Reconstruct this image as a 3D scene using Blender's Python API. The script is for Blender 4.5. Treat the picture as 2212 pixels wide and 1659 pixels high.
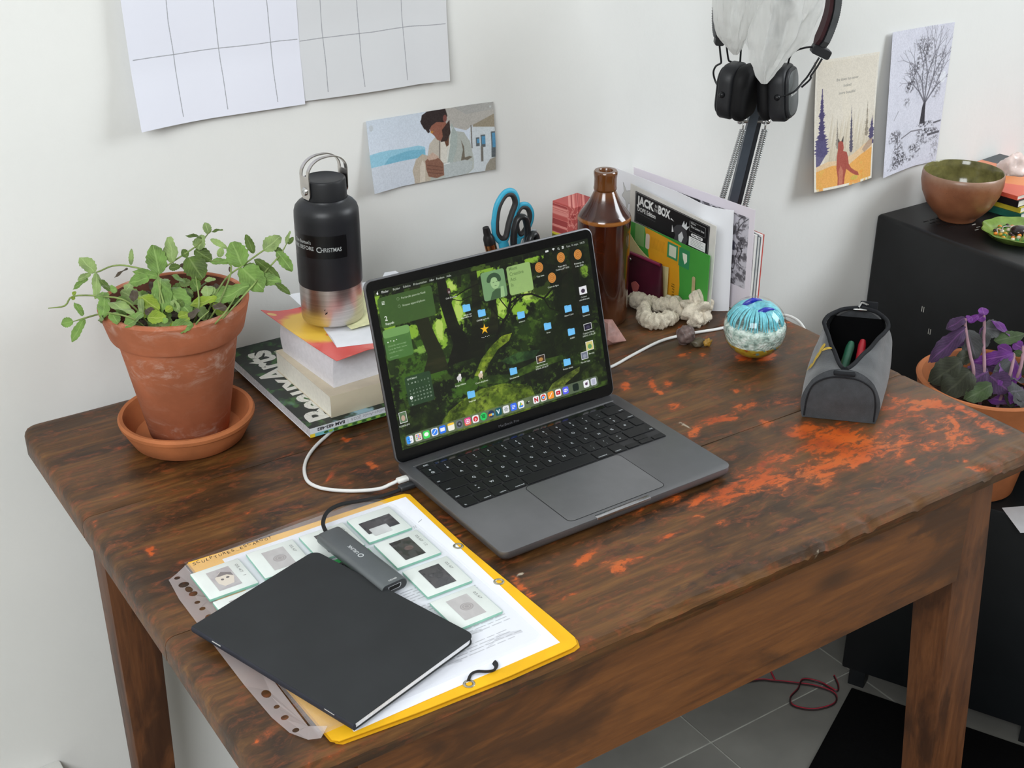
import bpy, bmesh, math, random
import numpy as np
from mathutils import Vector, Matrix
from mathutils.geometry import tessellate_polygon

# ------------------------------------------------------------------ camera, world, lights
S = bpy.context.scene
for o in list(bpy.data.objects):
    bpy.data.objects.remove(o)
COL = S.collection
PI = math.pi
T = 0.76                                   # height of the table top above the floor
WALL = 0.03                                # the wall stands at y = 0.03

cam_d = bpy.data.cameras.new('camera')
cam_d.sensor_width = 36.0
cam_d.lens = 45.75
cam_d.clip_start = 0.05
cam = bpy.data.objects.new('camera', cam_d)
COL.objects.link(cam)
cam.matrix_world = Matrix(((0.8314, 0.2496, -0.4965, 0.1964),
                           (-0.5557, 0.3758, -0.7416, -1.4396),
                           (0.0015, 0.8925, 0.4511, T + 0.7379),
                           (0, 0, 0, 1)))
S.camera = cam

wd = bpy.data.worlds.new('room_light')
S.world = wd
wd.use_nodes = True
wn = wd.node_tree.nodes
bgn = wn['Background']
bgn.inputs[0].default_value = (0.86, 0.93, 1.0, 1)
bgn.inputs[1].default_value = 0.30


def area(name, loc, target, sx, sy, power, col):
    d = bpy.data.lights.new(name, 'AREA')
    d.shape = 'RECTANGLE'
    d.size = sx
    d.size_y = sy
    d.energy = power
    d.color = col
    o = bpy.data.objects.new(name, d)
    COL.objects.link(o)
    o.location = loc
    o.rotation_euler = (Vector(target) - Vector(loc)).to_track_quat('-Z', 'Y').to_euler()
    return o


area('window_light_left', (-0.95, -2.0, 2.55), (0.8, -0.15, 0.8), 1.5, 1.5, 76, (0.94, 0.975, 1.0))
area('window_light_right', (3.5, -1.7, 2.3), (1.2, -0.1, 0.8), 1.2, 1.5, 54, (0.90, 0.955, 1.0))

S.view_settings.view_transform = 'Standard'
S.view_settings.look = 'None'
S.view_settings.gamma = 1
S.view_settings.use_curve_mapping = False
S.view_settings.exposure = 0.28

# ------------------------------------------------------------------ helpers
RND = random.Random(7)


def lin(c):
    c = c / 255.0
    return c / 12.92 if c <= 0.04045 else ((c + 0.055) / 1.055) ** 2.4


def rgb(c):
    return (lin(c[0]), lin(c[1]), lin(c[2]), 1.0)


class NT:
    """small node-building helper"""
    def __init__(self, name):
        self.m = bpy.data.materials.new(name)
        self.m.use_nodes = True
        self.t = self.m.node_tree
        self.b = self.t.nodes['Principled BSDF']
        self.out = self.t.nodes['Material Output']

    def n(self, typ, **kw):
        nd = self.t.nodes.new(typ)
        for k, v in kw.items():
            setattr(nd, k, v)
        return nd

    def l(self, a, b):
        self.t.links.new(a, b)

    def coords(self, scale=(1, 1, 1), kind='Object', rot=(0, 0, 0)):
        tc = self.n('ShaderNodeTexCoord')
        mp = self.n('ShaderNodeMapping')
        mp.inputs['Scale'].default_value = scale
        mp.inputs['Rotation'].default_value = rot
        self.l(tc.outputs[kind], mp.inputs[0])
        return mp.outputs[0]

    def noise(self, vec, scale, detail=4, rough=0.55, dist=0.0):
        nd = self.n('ShaderNodeTexNoise')
        nd.inputs['Scale'].default_value = scale
        nd.inputs['Detail'].default_value = detail
        nd.inputs['Roughness'].default_value = rough
        nd.inputs['Distortion'].default_value = dist
        if vec is not None:
            self.l(vec, nd.inputs['Vector'])
        return nd.outputs['Fac']

    def ramp(self, fac, stops):
        r = self.n('ShaderNodeValToRGB')
        e = r.color_ramp.elements
        while len(e) < len(stops):
            e.new(0.5)
        for i, (p, c) in enumerate(stops):
            e[i].position = p
            e[i].color = rgb(c) if len(c) == 3 else c
        self.l(fac, r.inputs[0])
        return r.outputs[0]

    def framp(self, fac, a, b):
        r = self.n('ShaderNodeMapRange')
        r.interpolation_type = 'SMOOTHSTEP'
        r.inputs['From Min'].default_value = a
        r.inputs['From Max'].default_value = b
        self.l(fac, r.inputs[0])
        return r.outputs[0]

    def math(self, op, a, b):
        m = self.n('ShaderNodeMath', operation=op)
        for i, v in enumerate((a, b)):
            if isinstance(v, (int, float)):
                m.inputs[i].default_value = v
            else:
                self.l(v, m.inputs[i])
        return m.outputs[0]

    def mix(self, fac, a, b, blend='MIX'):
        m = self.n('ShaderNodeMix', data_type='RGBA', blend_type=blend)
        for sock, v in ((m.inputs[0], fac), (m.inputs[6], a), (m.inputs[7], b)):
            if isinstance(v, (int, float)):
                sock.default_value = v
            elif isinstance(v, tuple):
                sock.default_value = rgb(v) if len(v) == 3 else v
            else:
                self.l(v, sock)
        return m.outputs[2]

    def bump(self, h, strength=0.3, dist=0.001):
        b = self.n('ShaderNodeBump')
        b.inputs['Strength'].default_value = strength
        b.inputs['Distance'].default_value = dist
        self.l(h, b.inputs['Height'])
        self.l(b.outputs[0], self.b.inputs['Normal'])


def mat(name, col, rough=0.5, metal=0.0, spec=0.5, var=0.08, vscale=40.0, bump=0.0, bscale=300.0, bdist=0.0005,
        coat=0.0, trans=0.0, ior=1.45, sss=0.0, sheen=0.0, emit=None):
    k = NT(name)
    vec = k.coords()
    f = k.noise(vec, vscale, 4)
    dk = tuple(max(0, v * (1 - var * 1.3)) for v in col)
    lt = tuple(min(255, v * (1 + var * 0.9)) for v in col)
    k.l(k.ramp(f, [(0.3, dk), (0.7, lt)]), k.b.inputs['Base Color'])
    k.b.inputs['Roughness'].default_value = rough
    k.b.inputs['Metallic'].default_value = metal
    k.b.inputs['Specular IOR Level'].default_value = spec
    k.b.inputs['Coat Weight'].default_value = coat
    k.b.inputs['Coat Roughness'].default_value = 0.08
    k.b.inputs['Transmission Weight'].default_value = trans
    k.b.inputs['IOR'].default_value = ior
    if sss:
        k.b.inputs['Subsurface Weight'].default_value = sss
        k.b.inputs['Subsurface Radius'].default_value = (0.006, 0.004, 0.003)
        k.b.inputs['Subsurface Scale'].default_value = 1.0
    if sheen:
        k.b.inputs['Sheen Weight'].default_value = sheen
    if emit:
        k.b.inputs['Emission Color'].default_value = rgb(col)
        k.b.inputs['Emission Strength'].default_value = emit
    if bump:
        k.bump(k.noise(vec, bscale, 3), bump, bdist)
    return k.m


def film_mat(name, col, opac, rough=0.15):
    """thin clear plastic or glass skin"""
    k = NT(name)
    tr = k.n('ShaderNodeBsdfTransparent')
    gl = k.n('ShaderNodeBsdfGlossy')
    gl.inputs['Roughness'].default_value = rough
    df = k.n('ShaderNodeBsdfDiffuse')
    df.inputs['Color'].default_value = rgb(col)
    m1 = k.n('ShaderNodeMixShader')
    m1.inputs[0].default_value = opac
    k.l(tr.outputs[0], m1.inputs[1])
    k.l(df.outputs[0], m1.inputs[2])
    fr = k.n('ShaderNodeFresnel')
    fr.inputs[0].default_value = 1.45
    m2 = k.n('ShaderNodeMixShader')
    gb_ = k.n('ShaderNodeNewGeometry')
    k.l(k.math('MULTIPLY', fr.outputs[0], k.math('SUBTRACT', 1.0, gb_.outputs['Backfacing'])), m2.inputs[0])
    k.l(m1.outputs[0], m2.inputs[1])
    k.l(gl.outputs[0], m2.inputs[2])
    k.l(m2.outputs[0], k.out.inputs[0])
    return k.m


# ---------- objects
def tag(o, label=None, cat=None, group=None, kind=None):
    if label:
        o['label'] = label
    if cat:
        o['category'] = cat
    if group:
        o['group'] = group
    if kind:
        o['kind'] = kind
    return o


def thing(name, label, cat, loc=(0, 0, 0), rz=0.0, group=None):
    o = bpy.data.objects.new(name, None)
    o.empty_display_size = 0.02
    COL.objects.link(o)
    o.location = loc
    o.rotation_euler = (0, 0, rz)
    o.matrix_basis
    return tag(o, label, cat, group)


def obj(name, bm, mats, parent=None, smooth=0.6, at=None, recalc=True):
    """bm -> one linked mesh object. With at=(x,y,z) the mesh, written in world
    coordinates, is moved into the frame of a parent standing at that point."""
    if recalc:
        bmesh.ops.recalc_face_normals(bm, faces=bm.faces)
    if at is not None:
        bmesh.ops.translate(bm, verts=bm.verts, vec=-Vector(at))
    me = bpy.data.meshes.new(name)
    bm.to_mesh(me)
    bm.free()
    for m in (mats if isinstance(mats, (list, tuple)) else [mats]):
        me.materials.append(m)
    if smooth:
        me.polygons.foreach_set('use_smooth', [True] * len(me.polygons))
        me.set_sharp_from_angle(angle=smooth)
    o = bpy.data.objects.new(name, me)
    COL.objects.link(o)
    if parent is not None:
        o.parent = parent
    return o


def NB():
    return bmesh.new()


def box(bm, x0, x1, y0, y1, z0, z1, bev=0.0, mi=0, seg=2):
    vs = [bm.verts.new((x, y, z)) for z in (z0, z1) for y in (y0, y1) for x in (x0, x1)]
    fs = []
    for q in ((0, 2, 3, 1), (4, 5, 7, 6), (0, 1, 5, 4), (1, 3, 7, 5), (3, 2, 6, 7), (2, 0, 4, 6)):
        f = bm.faces.new([vs[i] for i in q])
        f.material_index = mi
        fs.append(f)
    if bev:
        es = list({e for f in fs for e in f.edges})
        r = bmesh.ops.bevel(bm, geom=es, offset=bev, segments=seg, profile=0.5, affect='EDGES')
        for f in r['faces']:
            f.material_index = mi
    return vs


def rrect(x0, x1, y0, y1, r, n=5):
    pts = []
    for cx, cy, a in ((x1 - r, y1 - r, 0), (x0 + r, y1 - r, 90), (x0 + r, y0 + r, 180), (x1 - r, y0 + r, 270)):
        for i in range(n + 1):
            t = math.radians(a + 90.0 * i / n)
            pts.append((cx + r * math.cos(t), cy + r * math.sin(t)))
    return pts


def inset(pts, d):
    n = len(pts)
    out = []
    for i in range(n):
        p0, p1, p2 = Vector(pts[i - 1]), Vector(pts[i]), Vector(pts[(i + 1) % n])
        a = (p1 - p0)
        b = (p2 - p1)
        if a.length < 1e-9:
            a = b
        if b.length < 1e-9:
            b = a
        na = Vector((-a.y, a.x)).normalized()
        nb = Vector((-b.y, b.x)).normalized()
        m = (na + nb)
        if m.length < 1e-6:
            m = na
        m.normalize()
        q = p1 + m * d / max(0.4, m.dot(na))
        out.append((q.x, q.y))
    return out


def prism(bm, pts, z0, z1, ch=0.0, chb=0.0, mi=0, top_mi=None):
    """closed prism on a CCW outline with chamfered top and bottom rims"""
    rings = []
    if chb:
        rings.append((inset(pts, chb), z0))
        rings.append((pts, z0 + chb))
    else:
        rings.append((pts, z0))
    if ch:
        rings.append((pts, z1 - ch))
        rings.append((inset(pts, ch * 0.35), z1 - ch * 0.35))
        rings.append((inset(pts, ch), z1))
    else:
        rings.append((pts, z1))
    vr = [[bm.verts.new((p[0], p[1], z)) for p in ps] for ps, z in rings]
    n = len(pts)
    for a, b in zip(vr, vr[1:]):
        for i in range(n):
            j = (i + 1) % n
            bm.faces.new((a[i], a[j], b[j], b[i])).material_index = mi
    bm.faces.new(list(reversed(vr[0]))).material_index = mi
    f = bm.faces.new(vr[-1])
    f.material_index = mi if top_mi is None else top_mi
    return vr


def lathe(bm, prof, n=48, c=(0, 0, 0), mi=0, capb=True, capt=True):
    rings = []
    for r, z in prof:
        if r < 1e-6:
            rings.append([bm.verts.new((c[0], c[1], c[2] + z))])
        else:
            rings.append([bm.verts.new((c[0] + r * math.cos(2 * PI * i / n), c[1] + r * math.sin(2 * PI * i / n), c[2] + z)) for i in range(n)])
    for a, b in zip(rings, rings[1:]):
        for i in range(n):
            j = (i + 1) % n
            if len(a) == 1 and len(b) == 1:
                continue
            if len(a) == 1:
                f = bm.faces.new((a[0], b[j], b[i]))
            elif len(b) == 1:
                f = bm.faces.new((a[i], a[j], b[0]))
            else:
                f = bm.faces.new((a[i], a[j], b[j], b[i]))
            f.material_index = mi
    if capb and len(rings[0]) > 1:
        bm.faces.new(list(reversed(rings[0]))).material_index = mi
    if capt and len(rings[-1]) > 1:
        bm.faces.new(rings[-1]).material_index = mi
    return rings


def spline(pts, sub=6):
    P = [Vector(p) for p in pts]
    if sub <= 1 or len(P) < 3:
        return P
    out = []
    for i in range(len(P) - 1):
        p0 = P[i - 1] if i else P[0] * 2 - P[1]
        p1, p2 = P[i], P[i + 1]
        p3 = P[i + 2] if i + 2 < len(P) else P[-1] * 2 - P[-2]
        for k in range(sub):
            t = k / sub
            out.append(0.5 * ((2 * p1) + (p2 - p0) * t + (2 * p0 - 5 * p1 + 4 * p2 - p3) * t * t + (3 * p1 - p0 - 3 * p2 + p3) * t ** 3))
    out.append(P[-1])
    return out


def tube(bm, pts, r, n=8, sub=6, mi=0, flat=1.0, up=None, closed=False):
    """round (or flattened) sweep along a smooth path; r a number or one per point"""
    P = spline(pts, sub)
    m = len(P)
    if isinstance(r, (list, tuple)):
        R = [float(q_) for q_ in np.interp(np.linspace(0, len(r) - 1, m), range(len(r)), r)]
    else:
        R = [r] * m
    nrm = None
    rings = []
    for i in range(m):
        t = (P[min(i + 1, m - 1)] - P[max(i - 1, 0)])
        if t.length < 1e-9:
            t = Vector((0, 0, 1))
        t.normalize()
        if up is not None:
            nrm = Vector(up) - t * t.dot(Vector(up))
            if nrm.length < 1e-6:
                nrm = t.orthogonal()
        elif nrm is None:
            nrm = t.orthogonal()
        else:
            nrm = nrm - t * t.dot(nrm)
            if nrm.length < 1e-6:
                nrm = t.orthogonal()
        nrm.normalize()
        b = t.cross(nrm)
        rings.append([bm.verts.new(P[i] + R[i] * (math.cos(2 * PI * k / n) * b + flat * math.sin(2 * PI * k / n) * nrm)) for k in range(n)])
    for a, c in zip(rings, rings[1:]):
        for k in range(n):
            bm.faces.new((a[k], a[(k + 1) % n], c[(k + 1) % n], c[k])).material_index = mi
    bm.faces.new(list(reversed(rings[0]))).material_index = mi
    bm.faces.new(rings[-1]).material_index = mi
    return rings


def grid(bm, fn, nu, nv, mi=0, uv=True, close_u=False):
    uvl = bm.loops.layers.uv.verify() if uv else None
    vs = [[bm.verts.new(fn(i / nu, j / nv)) for i in range(nu + (0 if close_u else 1))] for j in range(nv + 1)]
    for j in range(nv):
        for i in range(nu):
            i2 = (i + 1) % nu if close_u else i + 1
            f = bm.faces.new((vs[j][i], vs[j][i2], vs[j + 1][i2], vs[j + 1][i]))
            f.material_index = mi
            if uv:
                for lp, (a, b) in zip(f.loops, ((i, j), (i + 1, j), (i + 1, j + 1), (i, j + 1))):
                    lp[uvl].uv = (a / nu, b / nv)
    return vs


def thicken(bm, t):
    """give an open sheet real thickness"""
    bmesh.ops.recalc_face_normals(bm, faces=bm.faces)
    bmesh.ops.solidify(bm, geom=list(bm.faces), thickness=t)


def plan_uv(bm, fn, only=None):
    uvl = bm.loops.layers.uv.verify()
    for f in bm.faces:
        if only is None or f.material_index == only:
            for lp in f.loops:
                lp[uvl].uv = fn(lp.vert.co)


def rock(bm, c, size, seed, sub=3, amp=0.25, freq=2.2, fine=0.06, flat=None, mi=0):
    from mathutils import noise as mn
    r = bmesh.ops.create_icosphere(bm, subdivisions=sub, radius=1.0)
    o = Vector((seed * 3.7, seed * 1.3, seed * 2.1))
    for v in r['verts']:
        d = v.co.normalized()
        k = 1 + amp * mn.noise(d * freq + o) * 1.6 + fine * mn.noise(d * freq * 5 + o) + fine * 0.6 * mn.noise(d * freq * 13 + o)
        p = Vector((d.x * size[0], d.y * size[1], d.z * size[2])) * k
        if flat is not None and p.z < flat:
            p.z = flat
        v.co = p + Vector(c)
    return r['verts']


def hull(bm, pts, mi=0):
    vs = [bm.verts.new(p) for p in pts]
    r = bmesh.ops.convex_hull(bm, input=vs)
    junk = [g for g in r['geom_interior'] if isinstance(g, bmesh.types.BMVert)]
    if junk:
        bmesh.ops.delete(bm, geom=junk, context='VERTS')


# ---------- text and pictures
_tc = {}


def text_tris(s, bold=0.0, shear=0.0):
    """2-D triangles of a line of lettering, size 1, left baseline at 0,0; returns (tris, width)"""
    key = (s, bold, shear)
    if key in _tc:
        return _tc[key]
    cu = bpy.data.curves.new('t', 'FONT')
    cu.body = s
    cu.size = 1.0
    cu.resolution_u = 3
    cu.offset = bold
    cu.shear = shear
    ob = bpy.data.objects.new('t', cu)
    COL.objects.link(ob)
    bpy.context.view_layer.update()
    me = bpy.data.meshes.new_from_object(ob.evaluated_get(bpy.context.evaluated_depsgraph_get()))
    me.calc_loop_triangles()
    co = [v.co.copy() for v in me.vertices]
    tr = [tuple((co[i].x, co[i].y) for i in lt.vertices) for lt in me.loop_triangles]
    w = max((c.x for c in co), default=0)
    bpy.data.objects.remove(ob)
    bpy.data.curves.remove(cu)
    bpy.data.meshes.remove(me)
    _tc[key] = (tr, w)
    return _tc[key]


def letter(bm, s, fn, size, width=None, bold=0.0, shear=0.0, mi=0):
    """lettering as real polygons; fn maps (x, y) along and above the baseline to a point"""
    tr, w = text_tris(s, bold, shear)
    kx = size if width is None else width / max(w, 1e-6)
    cache = {}
    for t in tr:
        vs = []
        for p in t:
            q = (round(p[0], 5), round(p[1], 5))
            if q not in cache:
                cache[q] = bm.verts.new(fn(p[0] * kx, p[1] * size))
            vs.append(cache[q])
        if len(set(vs)) == 3:
            try:
                bm.faces.new(vs).material_index = mi
            except ValueError:
                pass
    return w * kx


def vnoise(h, w, sx, sy, seed, octv=4, gain=0.5):
    rs = np.random.RandomState(seed)
    out = np.zeros((h, w))
    amp = 1.0
    tot = 0
    for o in range(octv):
        gy, gx = int(sy * 2 ** o) + 2, int(sx * 2 ** o) + 2
        g = rs.rand(gy + 1, gx + 1)
        y = np.linspace(0, gy - 1.001, h)
        x = np.linspace(0, gx - 1.001, w)
        yi, xi = y.astype(int), x.astype(int)
        fy, fx = y - yi, x - xi
        fy = (fy * fy * (3 - 2 * fy))[:, None]
        fx = (fx * fx * (3 - 2 * fx))[None]
        a = g[np.ix_(yi, xi)] * (1 - fx) + g[np.ix_(yi, xi + 1)] * fx
        b = g[np.ix_(yi + 1, xi)] * (1 - fx) + g[np.ix_(yi + 1, xi + 1)] * fx
        out += amp * (a * (1 - fy) + b * fy)
        tot += amp
        amp *= gain
    return out / tot


class Pic:
    """a small painter for flat prints; x right, y DOWN, in its own units"""
    def __init__(self, w, h, W, H, col=(255, 255, 255)):
        self.w, self.h, self.W, self.H = w, h, W, H
        self.a = np.empty((h, w, 3))
        self.a[:] = col
        self.kx, self.ky = w / W, h / H

    def mask(self, pts, ss=2):
        P = np.array(pts, float) * (self.kx, self.ky)
        x0, y0 = np.floor(P.min(0)).astype(int)
        x1, y1 = np.ceil(P.max(0)).astype(int)
        x0, y0, x1, y1 = max(x0, 0), max(y0, 0), min(x1 + 1, self.w), min(y1 + 1, self.h)
        if x1 <= x0 or y1 <= y0:
            return None
        acc = np.zeros((y1 - y0, x1 - x0))
        n = len(P)
        for oy in range(ss):
            for ox in range(ss):
                X = (np.arange(x0, x1) + (ox + 0.5) / ss)[None]
                Y = (np.arange(y0, y1) + (oy + 0.5) / ss)[:, None]
                ins = np.zeros(acc.shape, bool)
                for i in range(n):
                    ax, ay = P[i]
                    bx, by = P[(i + 1) % n]
                    if ay == by:
                        continue
                    c = ((ay > Y) != (by > Y)) & (X < (bx - ax) * (Y - ay) / (by - ay) + ax)
                    ins ^= c
                acc += ins
        return (slice(y0, y1), slice(x0, x1)), acc / (ss * ss)

    def poly(self, pts, col, al=1.0):
        r = self.mask(pts)
        if r:
            s, m = r
            m = (m * al)[..., None]
            self.a[s] = self.a[s] * (1 - m) + np.array(col, float) * m

    def rect(self, x0, y0, x1, y1, col, al=1.0, r=0.0):
        if r:
            self.poly(rrect(x0, x1, y0, y1, r, 4), col, al)
        else:
            self.poly([(x0, y0), (x1, y0), (x1, y1), (x0, y1)], col, al)

    def ell(self, cx, cy, rx, ry, col, al=1.0, rot=0.0, n=28):
        c, s = math.cos(rot), math.sin(rot)
        self.poly([(cx + rx * math.cos(t) * c - ry * math.sin(t) * s, cy + rx * math.cos(t) * s + ry * math.sin(t) * c)
                   for t in np.linspace(0, 2 * PI, n, endpoint=False)], col, al)

    def line(self, pts, w, col, al=1.0):
        for (ax, ay), (bx, by) in zip(pts, pts[1:]):
            d = math.hypot(bx - ax, by - ay)
            if d < 1e-9:
                continue
            nx, ny = -(by - ay) / d * w / 2, (bx - ax) / d * w / 2
            self.poly([(ax + nx, ay + ny), (bx + nx, by + ny), (bx - nx, by - ny), (ax - nx, ay - ny)], col, al)

    def text(self, s, x, y, size, col, al=1.0, bold=0.0, width=None, center=False, shear=0.0, rot=0.0):
        tr, w = text_tris(s, bold, shear)
        kx = size if width is None else width / max(w, 1e-6)
        if center:
            x -= w * kx / 2
        c, s_ = math.cos(rot), math.sin(rot)
        for t in tr:
            self.poly([(x + p[0] * kx * c + p[1] * size * s_, y + p[0] * kx * s_ - p[1] * size * c) for p in t], col, al)

    def blend(self, m, col):
        m = np.clip(m, 0, 1)[..., None]
        self.a = self.a * (1 - m) + np.array(col, float) * m

    def xy(self):
        return np.meshgrid((np.arange(self.w) + 0.5) / self.kx, (np.arange(self.h) + 0.5) / self.ky)

    def soft(self, n=1, grain=4.0, seed=1):
        for _ in range(n):
            p = np.pad(self.a, ((1, 1), (1, 1), (0, 0)), mode='edge')
            self.a = (p[1:-1, 1:-1] * 2 + p[:-2, 1:-1] + p[2:, 1:-1] + p[1:-1, :-2] + p[1:-1, 2:]) / 6
        self.a += ((vnoise(self.h, self.w, self.w / 5, self.h / 5, seed, 2) - 0.5) * grain * 4)[..., None]
        return self

    def image(self, name):
        im = bpy.data.images.new(name, self.w, self.h, alpha=False)
        px = np.ones((self.h, self.w, 4), np.float32)
        px[..., :3] = np.clip(self.a[::-1] / 255.0, 0, 1)
        im.pixels.foreach_set(px.ravel())
        im.update()
        im.pack()
        return im


def print_mat(name, pic, rough=0.5, spec=0.4, emit=0.0, coat=0.0):
    k = NT(name)
    t = k.n('ShaderNodeTexImage')
    t.image = pic.image(name)
    t.extension = 'EXTEND'
    uvn = k.n('ShaderNodeUVMap')
    k.l(uvn.outputs[0], t.inputs[0])
    k.b.inputs['Roughness'].default_value = rough
    k.b.inputs['Specular IOR Level'].default_value = spec
    k.b.inputs['Coat Weight'].default_value = coat
    if emit:
        k.b.inputs['Base Color'].default_value = (0.004, 0.004, 0.004, 1)
        k.l(t.outputs[0], k.b.inputs['Emission Color'])
        k.b.inputs['Emission Strength'].default_value = emit
    else:
        k.l(t.outputs[0], k.b.inputs['Base Color'])
    return k.m


def frame_fn(o, ex, ey):
    o, ex, ey = Vector(o), Vector(ex), Vector(ey)
    return lambda x, y: o + ex * x + ey * y

# ------------------------------------------------------------------ shared materials
def wall_material():
    k = NT('white_plaster')
    v = k.coords()
    k.l(k.ramp(k.noise(v, 2.2, 5), [(0.3, (226, 226, 223)), (0.7, (234, 234, 231))]), k.b.inputs['Base Color'])
    k.b.inputs['Roughness'].default_value = 0.85
    k.bump(k.noise(v, 90, 4), 0.12, 0.002)
    return k.m


def wood_material(name, dark, midc, light, along='x', paint=False, rough=0.48):
    k = NT(name)
    sc = {'x': (2.2, 26, 26), 'z': (26, 26, 2.2)}[along]
    v = k.coords(sc)
    base = k.coords((1, 1, 1))
    grain = k.noise(v, 2.4, 7, 0.62, 0.6)
    fine = k.noise(v, 9.0, 4, 0.6)
    big = k.noise(k.coords((3.0, 9.0, 9.0) if along == 'x' else (9, 9, 3)), 1.5, 5, 0.62, 0.9)
    g = k.math('ADD', k.math('MULTIPLY', grain, 0.62), k.math('MULTIPLY', fine, 0.38))
    col = k.ramp(g, [(0.28, dark), (0.5, midc), (0.74, light)])
    stain = k.framp(big, 0.45, 0.62)
    col = k.mix(k.math('MULTIPLY', stain, 0.72), col, tuple(int(c * 0.72) for c in dark))
    knot = k.n('ShaderNodeTexVoronoi')
    knot.inputs['Scale'].default_value = 1.0
    k.l(k.coords((3.3, 9.1, 9.1) if along == 'x' else (9, 9, 3.3)), knot.inputs['Vector'])
    kn = k.framp(knot.outputs['Distance'], 0.17, 0.05)
    col = k.mix(k.math('MULTIPLY', kn, 0.7), col, tuple(int(c * 0.55) for c in dark))
    ro = k.math('ADD', k.math('MULTIPLY', fine, 0.22), rough - 0.1)
    if paint:
        at = k.n('ShaderNodeAttribute')
        at.attribute_name = 'paint'
        sp = k.n('ShaderNodeSeparateColor')
        k.l(at.outputs['Color'], sp.inputs[0])
        n1 = k.noise(k.coords((26, 52, 40)), 1.5, 8, 0.68, 0.9)
        n2 = k.noise(k.coords((60, 110, 60)), 1.0, 5, 0.65, 0.5)
        n3 = k.noise(base, 13, 5, 0.6)
        # the greyed, scuffed right half of the boards, window sheen put into it too
        gr = k.math('MULTIPLY', sp.outputs[2], k.framp(n3, 0.32, 0.68))
        col = k.mix(k.math('MULTIPLY', gr, 0.4), col, (98, 82, 66))
        dk = k.framp(k.math('ADD', sp.outputs[1], k.math('MULTIPLY', k.math('SUBTRACT', n1, 0.5), 1.6)), 0.3, 0.75)
        col = k.mix(k.math('MULTIPLY', dk, 0.85), col, (33, 27, 22))
        edge = k.math('ADD', sp.outputs[0], k.math('ADD', k.math('MULTIPLY', k.math('SUBTRACT', n1, 0.5), 3.0), k.math('MULTIPLY', k.math('SUBTRACT', n2, 0.5), 1.8)))
        om = k.framp(edge, 0.50, 0.98)
        oc = k.ramp(n3, [(0.3, (142, 56, 26)), (0.46, (198, 86, 24)), (0.6, (200, 96, 36)), (0.75, (160, 96, 46))])
        halo = k.math('MULTIPLY', k.framp(edge, -0.05, 0.6), 0.62)
        col = k.mix(halo, col, (126, 66, 34))
        col = k.mix(k.math('MULTIPLY', om, 0.86), col, oc)
        wa = k.n('ShaderNodeAttribute')
        wa.attribute_name = 'chalk'
        wm = k.framp(k.math('ADD', wa.outputs['Fac'], k.math('MULTIPLY', k.math('SUBTRACT', n1, 0.5), 1.8)), 0.45, 0.8)
        col = k.mix(k.math('MULTIPLY', wm, 0.75), col, (190, 178, 158))
        # stray flecks of paint
        fl = k.n('ShaderNodeTexVoronoi')
        fl.inputs['Scale'].default_value = 1.0
        k.l(k.coords((70, 95, 70)), fl.inputs['Vector'])
        fm = k.math('MULTIPLY', k.framp(fl.outputs['Distance'], 0.2, 0.1), k.framp(k.noise(base, 7.0, 3), 0.6, 0.7))
        fm = k.math('MULTIPLY', fm, sp.outputs[2])
        col = k.mix(k.math('MULTIPLY', fm, 0.8), col, oc)
    k.l(col, k.b.inputs['Base Color'])
    k.l(ro, k.b.inputs['Roughness'])
    k.b.inputs['Specular IOR Level'].default_value = 0.45
    k.bump(g, 0.35, 0.0012)
    return k.m


M_wall = wall_material()
M_top = wood_material('worn_painted_wood', (44, 28, 15), (88, 57, 27), (132, 90, 44), 'x', True, 0.42)
M_apron = wood_material('brown_pine', (74, 42, 16), (108, 64, 26), (134, 84, 38), 'x', False, 0.45)
M_leg = wood_material('brown_pine_upright', (66, 36, 18), (98, 58, 30), (124, 78, 44), 'z', False, 0.45)
M_black = mat('black_metal', (23, 24, 26), 0.38, 0.0, 0.45, 0.12, 30, 0.08, 500)
M_blackwood = mat('black_lacquer', (22, 25, 28), 0.5, 0.0, 0.4, 0.1, 8)
M_whiteplastic = mat('white_plastic', (226, 226, 222), 0.35, 0.0, 0.5, 0.02)
M_paper = mat('white_paper', (232, 234, 240), 0.75, 0.0, 0.25, 0.015, 60)
M_steel = mat('brushed_steel', (205, 200, 195), 0.24, 1.0, 0.5, 0.05, 60)
M_chrome = mat('bright_steel', (205, 205, 205), 0.22, 1.0, 0.5, 0.03)

# ------------------------------------------------------------------ room
bm = NB()
box(bm, -2.15, 4.95, WALL, WALL + 0.15, 0, 2.8)
tag(obj('wall_back', bm, M_wall, smooth=0), kind='structure')
M_room = mat('greige_wall_paint', (176, 170, 162), 0.9, 0, 0.2, 0.02, 3)
for nm, q6 in (('wall_left', (-2.15, -2.0, -3.4, WALL, 0, 2.8)), ('wall_right', (4.8, 4.95, -3.4, WALL, 0, 2.8)), ('wall_front', (-2.15, 4.95, -3.55, -3.4, 0, 2.8)), ('ceiling', (-2.15, 4.95, -3.55, WALL + 0.15, 2.8, 2.95))):
    bm = NB()
    box(bm, *q6)
    tag(obj(nm, bm, M_wall if nm == 'ceiling' else M_room, None, 0), kind='structure')
M_grout = mat('pale_grout', (178, 178, 170), 0.9)
M_tile = mat('grey_floor_tile', (120, 119, 114), 0.5, 0.0, 0.5, 0.10, 5, 0.05, 60)
bm = NB()
box(bm, -2.15, 4.95, -3.55, WALL, -0.08, -0.0015)
floor = tag(obj('floor', bm, M_grout, smooth=0), kind='structure')
tile_me = None
TS = 0.33
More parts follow.
